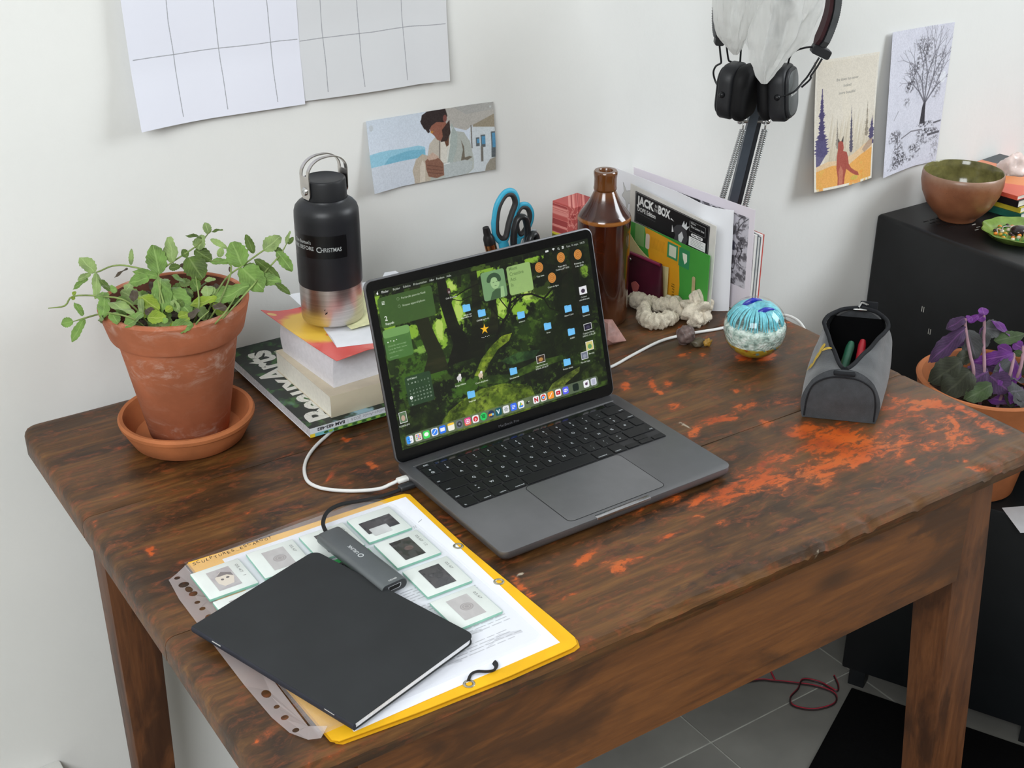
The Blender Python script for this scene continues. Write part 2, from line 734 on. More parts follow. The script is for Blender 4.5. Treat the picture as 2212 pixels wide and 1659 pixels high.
for ix in range(-3, 4):
    for iy in range(-3, 2):
        x0, y0 = 1.39 + ix * TS, -0.25 + iy * TS
        y1 = min(y0 + TS, WALL)
        if y1 - y0 < 0.03:
            continue
        full = abs(y1 - y0 - TS) < 1e-6
        if tile_me is None or not full:
            bm = NB()
            box(bm, 0.0014, TS - 0.0014, 0.0014, (y1 - y0) - 0.0014, -0.0015, 0.0, 0.0005, 0, 1)
            o = obj('tile', bm, M_tile, floor, 0)
            if full:
                tile_me = o.data
        else:
            o = bpy.data.objects.new('tile', tile_me)
            COL.objects.link(o)
            o.parent = floor
        o.location = (x0, y0, 0)

# white socket low on the wall, left of the desk
bm = NB()
box(bm, 0.335, 0.4375, WALL - 0.032, WALL, T - 0.70, T - 0.522, 0.004)
sk = obj('wall_socket', bm, M_whiteplastic)
tag(sk, 'white surface-mounted socket box low on the wall left of the desk leg', 'socket')

# ------------------------------------------------------------------ the desk
ORANGE=[(1.239,-0.5518,0.041,-0.0111,-0.0247,-0.028,1),(1.228,-0.518,0.0204,-0.0136,-0.0161,-0.016,0.9),(1.233,-0.593,0.038,-0.0055,-0.016,-0.0193,0.9),(1.184,-0.591,0.0073,-0.0102,-0.0393,-0.0322,0.8),(1.148,-0.5912,0.0524,-0.0017,-0.018,-0.0264,0.6),(1.383,-0.558,0.0322,-0.0485,-0.0297,-0.0218,0.55),(1.405,-0.5537,0.023,-0.0229,-0.008,-0.0063,1),(1.427,-0.5914,0.0005,-0.0242,-0.0075,-0.004,1),(1.351,-0.5577,0.0408,0.003,-0.0063,-0.0085,0.8),(1.392,-0.5992,-0.0104,-0.0194,-0.0057,-0.0016,0.9),(1.351,-0.6195,0.0258,-0.0252,-0.0271,-0.0208,0.65),(1.28,-0.592,0.047,-0.013,-0.029,-0.0307,0.65),(1.415,-0.6348,0.0042,-0.0213,-0.0103,-0.0058,0.65),(1.073,-0.5762,0.0581,0.0008,-0.0098,-0.0166,0.85),(1.038,-0.5703,0.0341,-0.005,-0.0089,-0.0135,0.75),(1.117,-0.5584,0.03,-0.0042,-0.0101,-0.014,0.65),(1.155,-0.5474,0.0174,-0.0116,-0.011,-0.0113,0.7),(1.12,-0.4457,0.0191,0.0103,-0.0012,-0.007,1),(1.147,-0.4392,0.0194,-0.0021,-0.005,-0.0073,1),(1.172,-0.4436,0.0132,-0.0057,-0.006,-0.0071,1),(1.204,-0.4773,0.0092,-0.0061,-0.008,-0.0084,0.8),(1.214,-0.4311,0.022,0.0004,-0.0074,-0.0113,0.7),(1.258,-0.4005,0.0168,0.0005,-0.0067,-0.0099,0.6),(1.23,-0.3972,0.0048,-0.0032,-0.0052,-0.0056,0.9),(1.156,-0.3249,-0.007,-0.0153,-0.0066,-0.0018,0.9),(1.17,-0.3346,0.0058,-0.0039,-0.0074,-0.0089,0.9),(1.123,-0.3106,0.0072,-0.0048,-0.0079,-0.01,0.8),(1.148,-0.3475,0.0038,-0.0025,-0.0032,-0.0039,0.9),(1.306,-0.3314,0.0072,-0.0112,-0.0103,-0.0096,1),(1.329,-0.3465,0.0164,-0.0013,-0.0065,-0.0086,1),(0.8766,-0.6085,0.0185,-0.0056,-0.005,-0.0079,0.8),(0.8712,-0.6191,0.0076,-0.005,-0.0039,-0.0049,0.9),(0.8566,-0.5856,0.0179,0.0049,-0.0012,-0.0047,0.95),(0.7761,-0.5855,0.0013,-0.0123,-0.0056,-0.0037,0.95),(0.775,-0.6046,-0.001,-0.0075,-0.0055,-0.002,0.9),(0.7904,-0.4656,0.002,-0.0013,-0.0023,-0.0037,1),(0.7717,-0.4823,0.0024,-0.0016,-0.0022,-0.0036,1),(0.7163,-0.3019,0.0111,0.0104,0.0005,-0.0037,1.1),(0.7668,-0.3077,0.0046,-0.0081,-0.0041,-0.0056,1.1),(0.7692,-0.2368,0.0036,-0.0065,-0.0036,-0.0052,1),(0.4707,-0.2562,0.002,0.0036,0.002,-0.0038,1.1),(0.5029,-0.3287,0.0031,-0.0021,-0.0012,-0.0032,1.1),(0.5008,-0.3371,0.0027,-0.0018,-0.0011,-0.0032,1.1),(0.4747,-0.6498,0.0025,-0.0017,-0.0013,-0.003,1.1),(0.9225,-0.7036,0.0029,-0.002,-0.0025,-0.0028,1),(0.9642,-0.5435,0.0208,0.0076,-0.0018,-0.0072,0.8),(0.9977,-0.5491,0.0179,-0.0004,-0.0034,-0.0061,0.7),(0.9943,-0.5906,0.0125,-0.0037,-0.004,-0.0057,0.65),(1.242,-0.2856,0.0076,-0.005,-0.0055,-0.0064,0.8),(1.267,-0.2937,0.0051,-0.0034,-0.0047,-0.0054,0.9),(1.274,-0.6349,0.0118,0.0015,-0.0024,-0.0038,1.1),(1.328,-0.6682,0.0035,-0.0023,-0.005,-0.0041,1),(1.324,-0.6841,0.0095,-0.0063,-0.0042,-0.0033,0.8),(1.012,-0.6133,0.0116,-0.0005,-0.0034,-0.0057,0.7),(0.9354,-0.5407,0.0143,-0.0002,-0.0031,-0.0061,0.6),(1.139,-0.3889,0.0117,-0.0078,-0.0078,-0.0092,0.6),(1.26,-0.4548,0.0189,-0.0125,-0.0129,-0.0132,0.5),(0.9477,-0.6014,0.0168,-0.0006,-0.003,-0.0056,0.6),(0.8047,-0.6297,0.0124,-0.0006,-0.002,-0.0045,0.5),(1.375,-0.1309,0.0056,-0.0037,-0.0056,-0.0066,0.6),(1.298,-0.211,0.0042,-0.0028,-0.006,-0.0071,0.9),(1.428,-0.2841,0.0024,-0.0144,-0.0098,-0.0075,0.6)]
DARK=[(0.6581,-0.3399,0.0453,-0.0042,-0.0049,-0.0156,0.8),(0.7299,-0.3711,0.033,-0.011,-0.0068,-0.0152,1),(0.6089,-0.3554,0.0386,-0.0038,-0.006,-0.0209,0.8),(0.5151,-0.3916,0.032,0.0013,-0.0055,-0.0307,0.8),(0.4884,-0.3358,0.0268,-0.0026,-0.0033,-0.0164,0.6),(0.7532,-0.3169,0.0171,-0.0114,-0.0084,-0.0158,0.8),(0.7503,-0.4903,0.0048,-0.0229,-0.0112,-0.0096,0.8),(0.8929,-0.595,0.0326,-0.0012,-0.0068,-0.0138,0.6),(0.9563,-0.6758,0.0326,-0.0021,-0.0051,-0.0089,0.8),(0.9948,-0.6871,0.0221,-0.0015,-0.0047,-0.0076,0.7),(0.9059,-0.6792,0.0366,-0.0024,-0.0047,-0.0087,0.7),(0.5804,-0.7285,0.0311,-0.003,-0.0029,-0.01,0.6),(0.6106,-0.1728,0.0622,-0.0093,-0.0041,-0.0145,0.5),(0.6806,-0.2443,0.052,-0.0086,-0.0053,-0.0156,0.6),(1.056,-0.6632,0.0353,-0.002,-0.0087,-0.0134,0.6),(1.209,-0.2969,0.0629,0.004,-0.013,-0.0218,0.5),(0.5455,-0.2596,0.0488,-0.0034,-0.0025,-0.011,0.6),(0.5057,-0.5066,0.007,-0.0046,-0.0026,-0.0063,0.6),(0.499,-0.0729,0.0259,-0.0002,-0.0024,-0.0133,0.5)]
WHITE=[(1.117,-0.4251,0.0013,-0.0162,-0.0026,-0.0019,1),(0.7863,-0.572,0.0067,-0.0011,-0.001,-0.0021,0.9),(1.006,-0.7085,0.003,-0.002,-0.0033,-0.0034,0.9),(1.065,-0.6998,0.0031,-0.0021,-0.003,-0.003,0.8),(0.7081,-0.3048,0.0083,0.0028,-0.0007,-0.0036,0.5),(0.5205,-0.3203,0.0035,-0.0009,-0.0007,-0.0025,0.5)]

XL, XR, YF = 0.4619, 1.4451, -0.6989
desk = thing('writing_desk', 'old brown wooden desk with a worn top splashed with orange paint', 'desk', (0.95, -0.35, 0))
AT = (0.95, -0.35, 0)
TH = 0.026


def dens(L, P):
    out = np.zeros(len(P))
    for cx, cy, ax, ay, bx, by, s in L:
        det = ax * by - ay * bx
        dx, dy = P[:, 0] - cx, P[:, 1] - cy
        u = (dx * by - dy * bx) / det
        v = (ax * dy - ay * dx) / det
        out = np.maximum(out, s * np.clip(1.25 - (u * u + v * v) * 0.75, 0, 1))
    return out


def plank(y0, y1, front=False, back=False, seed=1):
    from mathutils import noise as mn
    bm = NB()
    nx = 200
    ny = 44
    rows = []

    def lims(x):
        a, b = y0, y1
        if back:
            r = 0.022
            if x < XL + r:
                b -= r - math.sqrt(max(0, r * r - (r - (x - XL)) ** 2))
        if front:
            r = 0.014
            for e, d in ((XL, x - XL), (XR, XR - x)):
                if d < r:
                    a += r - math.sqrt(max(0, r * r - (r - d) ** 2))
            if x > XR - 0.018:
                a += 0.010 * (1 if x < XR - 0.004 else 0.7)
        return a, b
    xs = [XL, XL + 0.0015, XL + 0.004, XL + 0.008] + list(np.linspace(XL + 0.014, XR - 0.014, nx)) + [XR - 0.008, XR - 0.004, XR - 0.0015, XR]
    prof = []
    for i in range(ny + 1):
        prof.append((i / ny, 0.0))
    nt = len(prof)
    for x in xs:
        d = min(x - XL, XR - x)
        drop = 0.0
        if d < 0.010:
            q = (0.010 - d) / 0.010
            drop = 0.009 * (1 - math.sqrt(max(0, 1 - q * q)))
        a, b = lims(x)
        w = 0.004 * mn.noise(Vector((x * 9, y0 * 7 + seed, 0))) if not front else 0
        ring = []
        for s, _ in prof:
            y = a + (b - a) * s
            z = T - drop
            z += 0.0009 * mn.noise(Vector((x * 7, y * 30, seed)))
            e = min(y - a, 10)
            if front:
                R = 0.008 + 0.003 * mn.noise(Vector((x * 14, 3, seed)))
                gouge = min(0.35, max(0, mn.noise(Vector((x * 42 + y * 12, y * 5, 9.0))) - 0.10) * 3) * (0.010 if x > 1.05 else 0.003)
                if e < R:
                    q = (R - e) / R
                    z -= 0.009 * (1 - math.sqrt(max(0, 1 - q * q)))
                if e < 0.03:
                    z -= gouge * (1 - e / 0.03)
            elif e < 0.0012:
                z -= 0.0012 - e
            eb = b - y
            if eb < 0.0012:
                z -= 0.0012 - eb
            ring.append(bm.verts.new((x, y, z)))
        zb = T - TH
        ring.append(bm.verts.new((x, b - 0.0008, zb + 0.0)))
        ring.append(bm.verts.new((x, a + (0.006 if front else 0.0008), zb)))
        rows.append(ring)
    for A, B in zip(rows, rows[1:]):
        n = len(A)
        for i in range(n):
            j = (i + 1) % n
            bm.faces.new((A[i], B[i], B[j], A[j]))
    bm.faces.new(rows[0])
    bm.faces.new(list(reversed(rows[-1])))
    o = obj('plank', bm, M_top, desk, 0.7, AT)
    P = np.empty(len(o.data.vertices) * 3)
    o.data.vertices.foreach_get('co', P)
    P = P.reshape(-1, 3) + np.array(AT)
    pc = np.zeros((len(P), 4), np.float32)
    pc[:, 0] = dens(ORANGE, P)
    pc[:, 1] = dens(DARK, P) * 0.8
    pc[:, 2] = np.clip((P[:, 0] + 0.25 * P[:, 1] - 0.86) / 0.35, 0, 1)
    pc[:, 3] = 1
    ca = o.data.color_attributes.new('paint', 'FLOAT_COLOR', 'POINT')
    ca.data.foreach_set('color', pc.ravel())
    fa = o.data.attributes.new('chalk', 'FLOAT', 'POINT')
    fa.data.foreach_set('value', dens(WHITE, P).astype(np.float32))
    return o


plank(-0.2348, 0.0, back=True, seed=1)
plank(-0.4768, -0.2354, seed=2)
plank(YF, -0.4774, front=True, seed=3)


def slab(name, x0, x1, y0, y1, z0, z1, m, bev=0.002):
    bm = NB()
    box(bm, x0, x1, y0, y1, z0, z1, bev, 0, 1)
    return obj(name, bm, m, desk, 0.5, AT)


ZA = T - TH
slab('apron', 0.555, 1.35, -0.672, -0.650, T - 0.172, ZA, M_apron)
slab('apron', 0.555, 1.35, -0.060, -0.038, T - 0.172, ZA, M_apron)
slab('apron', 0.520, 0.542, -0.620, -0.080, T - 0.172, ZA, M_apron)
slab('apron', 1.372, 1.394, -0.610, -0.080, T - 0.172, ZA, M_apron)


def leg(top, bot, name='leg'):
    """top / bottom: x0, x1, y0, y1 of a square tapering post"""
    bm = NB()
    R = []
    for (x0, x1, y0, y1), z in ((bot, 0.0065), (bot, 0.012), (tuple(t * 0.8 + b * 0.2 for t, b in zip(top, bot)), T - 0.172), (top, ZA)):
        R.append([bm.verts.new((p[0], p[1], z)) for p in ((x0, y0), (x1, y0), (x1, y1), (x0, y1))])
    for a, b in zip(R, R[1:]):
        for i in range(4):
            bm.faces.new((a[i], a[(i + 1) % 4], b[(i + 1) % 4], b[i]))
    bm.faces.new(list(reversed(R[0])))
    bm.faces.new(R[-1])
    es = [e for e in bm.edges if abs(e.verts[0].co.z - e.verts[1].co.z) > 0.05]
    bmesh.ops.bevel(bm, geom=es, offset=0.0025, segments=2, profile=0.5, affect='EDGES')
    return obj(name, bm, M_leg, desk, 0.5, AT)


leg((0.512, 0.572, -0.086, -0.038), (0.514, 0.556, -0.080, -0.040))
leg((0.512, 0.572, -0.660, -0.606), (0.514, 0.556, -0.652, -0.610))
leg((1.345, 1.400, -0.660, -0.600), (1.398, 1.472, -0.668, -0.628))
leg((1.345, 1.400, -0.086, -0.038), (1.36, 1.405, -0.080, -0.040))

# ------------------------------------------------------------------ right of the desk: cabinet, box, mat
CX, CZ = 1.9566, T - 0.0335
cab = thing('metal_cabinet', 'tall black metal cabinet against the wall right of the desk', 'cabinet', (2.4, -0.36, 0))
CAT = (2.4, -0.36, 0)
bm = NB()
box(bm, CX, 2.86, -0.78, WALL - 0.002, 0.0, CZ, 0.008, 0, 3)
obj('body', bm, M_black, cab, 0.6, CAT)


def slots(rows, fn):
    bm = NB()
    for r in rows:
        fn(bm, *r)
    return bm


M_slot = mat('slot_dark', (5, 5, 6), 0.8)
bm = NB()
for i in range(5):
    for j in range(3):
        x, y = 1.992 + j * 0.017 + i * 0.004, -0.048 - i * 0.011
        box(bm, x, x + 0.012, y - 0.0012, y + 0.0012, CZ - 0.0004, CZ + 0.0003)
obj('vent_slot', bm, M_slot, cab, 0, CAT)
M_scuff = mat('pale_scuff', (190, 188, 180), 0.6)
for i in range(7):
    bm = NB()
    y = -0.10 - (i % 4) * 0.021 - 0.004 * (i // 4)
    z = T - 0.17 - 0.035 * ((i * 5) % 4)
    box(bm, CX - 0.0006, CX - 0.0001, y - 0.0006, y + 0.0006, z - 0.006, z + 0.004)
    obj('scuff', bm, M_scuff, cab, 0, CAT)
for x, y in ((2.033, -0.125), (2.046, -0.118), (2.05, -0.105)):
    bm = NB()
    box(bm, x, x + 0.009, y - 0.0008, y + 0.0008, CZ + 0.0001, CZ + 0.0006)
    obj('scuff', bm, M_scuff, cab, 0, CAT)
bm = NB()
box(bm, CX - 0.004, CX, -0.335, -0.315, T - 0.165, T - 0.150, 0.003)
obj('latch', bm, M_chrome, cab, 0.6, CAT)

d1 = Vector((0.90, 0.436, 0))
d2 = Vector((0.436, -0.90, 0))


def rbox(name, c0, l1, l2, z0, z1, m, parent, at, bev=0.003):
    bm = NB()
    vs = []
    for z in (z0, z1):
        for a, b in ((0, 0), (l1, 0), (l1, l2), (0, l2)):
            p = Vector(c0) + d1 * a + d2 * b
            vs.append(bm.verts.new((p.x, p.y, z)))
    for q in ((3, 2, 1, 0), (4, 5, 6, 7), (0, 1, 5, 4), (1, 2, 6, 5), (2, 3, 7, 6), (3, 0, 4, 7)):
        bm.faces.new([vs[i] for i in q])
    if bev:
        bmesh.ops.bevel(bm, geom=list(bm.edges), offset=bev, segments=2, profile=0.5, affect='EDGES')
    return obj(name, bm, m, parent, 0.5, at)


M_mat = mat('black_rug', (9, 9, 10), 0.95, 0, 0.1, 0.2, 200, 0.3, 600, 0.001)
c0 = Vector((1.681, -0.2865, 0))
rug = rbox('floor_mat', c0 - d1 * 0.62, 0.62, 0.75, 0.0, 0.006, M_mat, None, (0, 0, 0), 0.002)
tag(rug, 'black mat on the tiled floor beside the right desk leg', 'mat')
bxl = thing('black_box', 'black wooden box on the floor behind the right desk leg, carrying the purple plant', 'box', (1.80, -0.36, 0))
BAT = (1.80, -0.36, 0)
b0 = Vector((1.6724, -0.2649, 0))
ZB = T - 0.335
rbox('body', b0, 0.148, 0.335, 0.040, ZB, M_blackwood, bxl, BAT, 0.004)
for a, b in ((0.012, 0.012), (0.012, 0.30), (0.112, 0.012), (0.112, 0.29)):
    rbox('foot', b0 + d1 * a + d2 * b, 0.028, 0.028, 0.0065 if False else 0.0, 0.041, M_blackwood, bxl, BAT, 0.001)

bm = NB()
q4 = [(1.770, -0.445), (1.822, -0.470), (1.795, -0.540), (1.735, -0.505)][::-1]
prism(bm, q4, ZB + 0.0003, ZB + 0.0007)
pp_ = tag(obj('paper_note', bm, M_paper, None, 0), 'white paper note on the black box, just right of the desk leg', 'paper')

# twin red and black wire on the floor
M_redwire = mat('red_wire', (170, 30, 55), 0.4)
M_blkwire = mat('dark_wire', (45, 28, 30), 0.4)
wire = thing('speaker_wire', 'thin red and black twin wire looped on the floor tiles', 'wire', (1.6, -0.2, 0))
WP = [(1.36, -0.135), (1.46, -0.152), (1.554, -0.175), (1.585, -0.197), (1.612, -0.222), (1.635, -0.247), (1.648, -0.278), (1.628, -0.297), (1.588, -0.288),
      (1.566, -0.262), (1.573, -0.247), (1.60, -0.238), (1.625, -0.225), (1.648, -0.243), (1.655, -0.275), (1.668, -0.268), (1.682, -0.245)]
for nm, m, dx, dz in (('red_strand', M_redwire, 0.0014, 0.0), ('black_strand', M_blkwire, -0.0012, 0.0004)):
    bm = NB()
    pts = [(x + dx, y + dx * 0.8, 0.0016 + dz + (0.004 if 9 < i < 13 else 0)) for i, (x, y) in enumerate(WP)]
    tube(bm, pts, 0.0015, 6, 5)
    pts = [(1.585 + dx, -0.197, 0.0016 + dz), (1.603 + dx, -0.165, 0.003), (1.65 + dx, -0.13, 0.004), (1.70 + dx, -0.09, 0.008), (1.738 + dx, -0.06, 0.03), (1.745 + dx, -0.045, 0.09), (1.748 + dx, -0.04, 0.2)]
    if nm == 'red_strand':
        tube(bm, pts, 0.0015, 6, 5)
    obj(nm, bm, m, wire, 1.0, (1.6, -0.2, 0))

# ------------------------------------------------------------------ the laptop
LX, LY, LA, LID = 0.7794, -0.5533, math.radians(0.543), math.radians(105.98)
LW, LD = 0.3041, 0.2124
M_alu = mat('space_grey_aluminium', (122, 122, 125), 0.42, 0.85, 0.5, 0.03, 20)
M_alu_edge = mat('polished_aluminium_edge', (190, 190, 195), 0.25, 1.0)
M_key = mat('black_key_plastic', (17, 18, 20), 0.45, 0, 0.4, 0.05)
M_keyink = mat('key_legend_white', (190, 195, 200), 0.6)
M_bezel = mat('black_glass_bezel', (7, 8, 10), 0.08, 0, 0.5, 0.02)
M_rubber = mat('dark_rubber', (20, 20, 22), 0.8)
M_touch = mat('glossy_touch_strip', (8, 9, 11), 0.1)
lap = thing('laptop', 'open grey laptop on the desk showing a mossy forest wallpaper', 'laptop', (LX, LY, T), LA)
bm = NB()
o_ = rrect(0, LW, 0, LD, 0.0105, 7)
vr = [[bm.verts.new((p[0], p[1], z)) for p in inset(o_, d)] for d, z in ((0.0125, 0.0016), (0.0070, 0.0022), (0.0030, 0.0042), (0.0006, 0.0072), (0.0, 0.0090), (0.0, 0.0146), (0.0002, 0.0150), (0.0006, 0.0152))]
for a, b in zip(vr, vr[1:]):
    for i in range(len(o_)):
        j = (i + 1) % len(o_)
        bm.faces.new((a[i], a[j], b[j], b[i]))
bm.faces.new(list(reversed(vr[0])))
bm.faces.new(vr[-1])
obj('base', bm, M_alu, lap, 0.5)
for x in (0.03, LW - 0.03):
    for y in (0.03, LD - 0.03):
        bm = NB()
        lathe(bm, [(0.006, 0.0), (0.0068, 0.0008), (0.0068, 0.002)], 20, (x, y, 0))
        obj('rubber_foot', bm, M_rubber, lap, 0.8)
# opening notch lip in front
bm = NB()
prism(bm, rrect(0.116, 0.188, -0.0008, 0.0052, 0.0025, 5), 0.0125, 0.01535, 0.0002)
obj('opening_notch', bm, M_alu_edge, lap, 0.5)
# trackpad: outlined plate
bm = NB()
prism(bm, rrect(0.0885, 0.2155, 0.0095, 0.0905, 0.006, 6), 0.0151, 0.01535, 0.0001)
obj('trackpad', bm, mat('trackpad_glass', (130, 130, 133), 0.38, 0.8, 0.5, 0.02), lap, 0.4)
bm = NB()
o_ = rrect(0.0878, 0.2162, 0.0088, 0.0912, 0.0066, 6)
i_ = rrect(0.0885, 0.2155, 0.0095, 0.0905, 0.006, 6)
vo = [bm.verts.new((*q, 0.0154)) for q in o_]
vi = [bm.verts.new((*q, 0.0154)) for q in i_]
for i in range(len(o_)):
    j = (i + 1) % len(o_)
    bm.faces.new((vo[i], vo[j], vi[j], vi[i]))
obj('trackpad_gap', bm, M_rubber, lap, 0)
# keyboard
KX0, KX1, KY0, KY1 = 0.0150, 0.2862, 0.0925, 0.1915
bm = NB()
prism(bm, rrect(KX0 - 0.0012, KX1 + 0.0012, KY0 - 0.001, KY1 + 0.001, 0.0022, 4), 0.0150, 0.0154, 0.0)
kbd = obj('keyboard', bm, mat('keyboard_well', (58, 58, 60), 0.5, 0.6), lap, 0)
# speaker strip / hinge bar behind the keys
bm = NB()
prism(bm, rrect(0.013, LW - 0.013, KY1 + 0.0025, KY1 + 0.0052, 0.0012, 3), 0.0150, 0.0157, 0.0003)
obj('vent_bar', bm, mat('vent_grey', (120, 120, 122), 0.4, 0.8), lap, 0.5)
TOP = 0.0166


def key(x0, x1, y0, y1, leg1='', leg2='', small=''):
    bm = NB()
    prism(bm, rrect(x0, x1, y0, y1, 0.0014, 3), 0.0152, TOP, 0.0003)
    cx, cy = (x0 + x1) / 2, (y0 + y1) / 2
    zt = TOP + 0.00006

    def put(s, x, y, size, center=True):
        w = text_tris(s, 0.012)[1] * size
        xx = x - w / 2 if center else x
        letter(bm, s, lambda a, b: (xx + a, y + b, zt), size, None, 0.012, mi=1)
    if leg1 and not leg2:
        put(leg1, cx, cy - 0.0016, 0.0050)
    elif leg2:
        put(leg1, cx, cy - 0.0048, 0.0044)
        put(leg2, cx, cy + 0.0012, 0.0044)
    if small:
        s, side = small
        w = text_tris(s, 0.01)[1] * 0.0030
        put(s, x0 + 0.0016 if side == 'l' else x1 - 0.0016 - w, y0 + 0.002, 0.0030, False)
    return obj('key', bm, [M_key, M_keyink], kbd, 0.4, recalc=False)


pit = 0.01865
gap = 0.0022
rows_y = []
y = KY0
for hgt in (0.0162, 0.0162, 0.0162, 0.0162, 0.0162):
    rows_y.append((y, y + hgt))
    y += hgt + gap
kw = (KX1 - KX0 - 13 * gap) / 14.5
# row 0: fn ctrl option command space command option arrows
y0, y1 = rows_y[0]
x = KX0
for w, sm, sym in ((1.0, ('fn', 'l'), ''), (1.0, ('control', 'r'), ''), (1.0, ('option', 'r'), ''), (1.28, ('command', 'r'), '')):
    key(x, x + w * kw, y0, y1, small=sm)
    x += w * kw + gap
sp_end = x + 5 * kw + 4 * gap
key(x, sp_end, y0, y1)
x = sp_end + gap
for w, sm in ((1.28, ('command', 'l')), (1.0, ('option', 'l'))):
    key(x, x + w * kw, y0, y1, small=sm)
    x += w * kw + gap
aw = (KX1 - x - 2 * gap) / 3
hm = (y0 + y1) / 2
key(x, x + aw, y0, hm - 0.0004, '')
key(x + aw + gap, x + 2 * aw + gap, y0, hm - 0.0004, '')
key(x + aw + gap, x + 2 * aw + gap, hm + 0.0004, y1, '')
key(x + 2 * aw + 2 * gap, KX1, y0, hm - 0.0004, '')


def row(r, items):
    y0, y1 = rows_y[r]
    tot = sum(i[0] for i in items)
    unit = (KX1 - KX0 - gap * (len(items) - 1)) / tot
    x = KX0
    for it in items:
        key(x, x + it[0] * unit, y0, y1, *it[1:])
        x += it[0] * unit + gap


row(1, [(1.25, '', '', ('shift', 'l')), (1, '<', '>'), (1, 'W'), (1, 'X'), (1, 'C'), (1, 'V'), (1, 'B'), (1, 'N'), (1, ',', '?'), (1, ';', '.'), (1, ':', '/'), (1, '=', '+'), (2.2, '', '', ('shift', 'r'))])
row(2, [(1.75, '', '', ('caps', 'l')), (1, 'Q'), (1, 'S'), (1, 'D'), (1, 'F'), (1, 'G'), (1, 'H'), (1, 'J'), (1, 'K'), (1, 'L'), (1, 'M'), (1, '%'), (1, '#'), (0.8, '')])
row(3, [(1.5, '', '', ('tab', 'l')), (1, 'A'), (1, 'Z'), (1, 'E'), (1, 'R'), (1, 'T'), (1, 'Y'), (1, 'U'), (1, 'I'), (1, 'O'), (1, 'P'), (1, '^'), (1, '$', '*'), (1.05, '', '', ('return', 'r'))])
row(4, [(1, '@', '#'), (1, '&', '1'), (1, 'é', '2'), (1, '"', '3'), (1, "'", '4'), (1, '(', '5'), (1, '§', '6'), (1, 'è', '7'), (1, '!', '8'), (1, 'ç', '9'), (1, 'à', '0'), (1, ')', '°'), (1, '-', '_'), (1.5, '', '', ('back', 'r'))])
ty0 = rows_y[4][1] + gap
key(KX0, KX0 + 0.0185, ty0, KY1, 'esc')
key(KX1 - 0.0125, KX1, ty0, KY1)
bm = NB()
prism(bm, rrect(KX0 + 0.0207, KX1 - 0.0147, ty0, KY1, 0.0012, 3), 0.0152, 0.0160, 0.0002)
obj('touch_strip', bm, M_touch, lap, 0.4)

# ---- lid, in its own frame: a along the width, b up the lid, c out of the screen face
hx = Vector((0, 0.2085, 0.0137))
up = Vector((0, -math.cos(LID), math.sin(LID)))
fwd = Vector((0, -math.sin(LID), -math.cos(LID)))          # out of the glass, to the reader


def lidm(bm):
    M = Matrix((Vector((1, 0, 0)), up, fwd)).transposed()
    for v in bm.verts:
        v.co = hx + M @ v.co
    return bm


bm = NB()
prism(bm, rrect(0, LW, 0.0006, 0.2062, 0.0095, 7), -0.0042, 0.0, 0.0006, 0.0014)
obj('lid', lidm(bm), M_alu, lap, 0.5)
bm = NB()
prism(bm, rrect(0.0016, LW - 0.0016, 0.0016, 0.2046, 0.0082, 7), 0.0, 0.0006, 0.0002)
obj('screen_bezel', lidm(bm), M_bezel, lap, 0.4)
bm = NB()
w_ = letter(bm, 'MacBook Pro', lambda a, b: (0.1350 + a, 0.0058 + b, 0.0008), 0.0042, 0.0285, 0.0)
obj('lettering', lidm(bm), mat('grey_lettering', (88, 88, 92), 0.4), lap, 0, recalc=False)
bm = NB()
tube(bm, [(0.03, 0.2105, 0.0118), (LW - 0.03, 0.2105, 0.0118)], 0.0044, 14, 1)
obj('hinge', bm, mat('hinge_black', (14, 14, 16), 0.5), lap, 0.8)

# ---- the picture on the screen, millimetres on the lid: x 9..295, y 18.5..197 (painted y down)
SX0, SX1, SY0, SY1 = 9.0, 295.1, 18.3, 197.1
pw, ph = SX1 - SX0, SY1 - SY0
pc = Pic(1100, int(1100 * ph / pw), pw, ph, (14, 22, 10))
X, Y = pc.xy()


def q(x, y):
    return x - SX0, SY1 - y


def Q(*pts):
    return [q(*p) for p in pts]


n1 = vnoise(pc.h, pc.w, 7, 5, 11, 6, 0.62)
n2 = vnoise(pc.h, pc.w, 26, 18, 12, 5, 0.65)
n3 = vnoise(pc.h, pc.w, 60, 42, 13, 4, 0.6)
n4 = vnoise(pc.h, pc.w, 4, 14, 14, 5, 0.6)


def sm(a, b, v):
    t = np.clip((v - a) / (b - a), 0, 1)
    return t * t * (3 - 2 * t)


pc.blend(sm(0.40, 0.68, n1) * 0.85, (40, 62, 20))
pc.blend(sm(0.5, 0.7, n2) * 0.7, (64, 94, 26))
pc.blend(sm(0.56, 0.72, n3) * 0.55, (96, 132, 42))
Yt = Y / ph
Xt = X / pw


def glow(cx, cy, rx, ry, s=1.0, col=(142, 186, 58), wob=0.9):
    px, py = q(cx, cy)
    d = ((X - px) / rx) ** 2 + ((Y - py) / ry) ** 2
    m = np.clip(1.15 - d + (n2 - 0.5) * 2.6 * wob + (n3 - 0.5) * 1.6 * wob, 0, 1)
    pc.blend(sm(0.25, 0.75, m) * s, col)


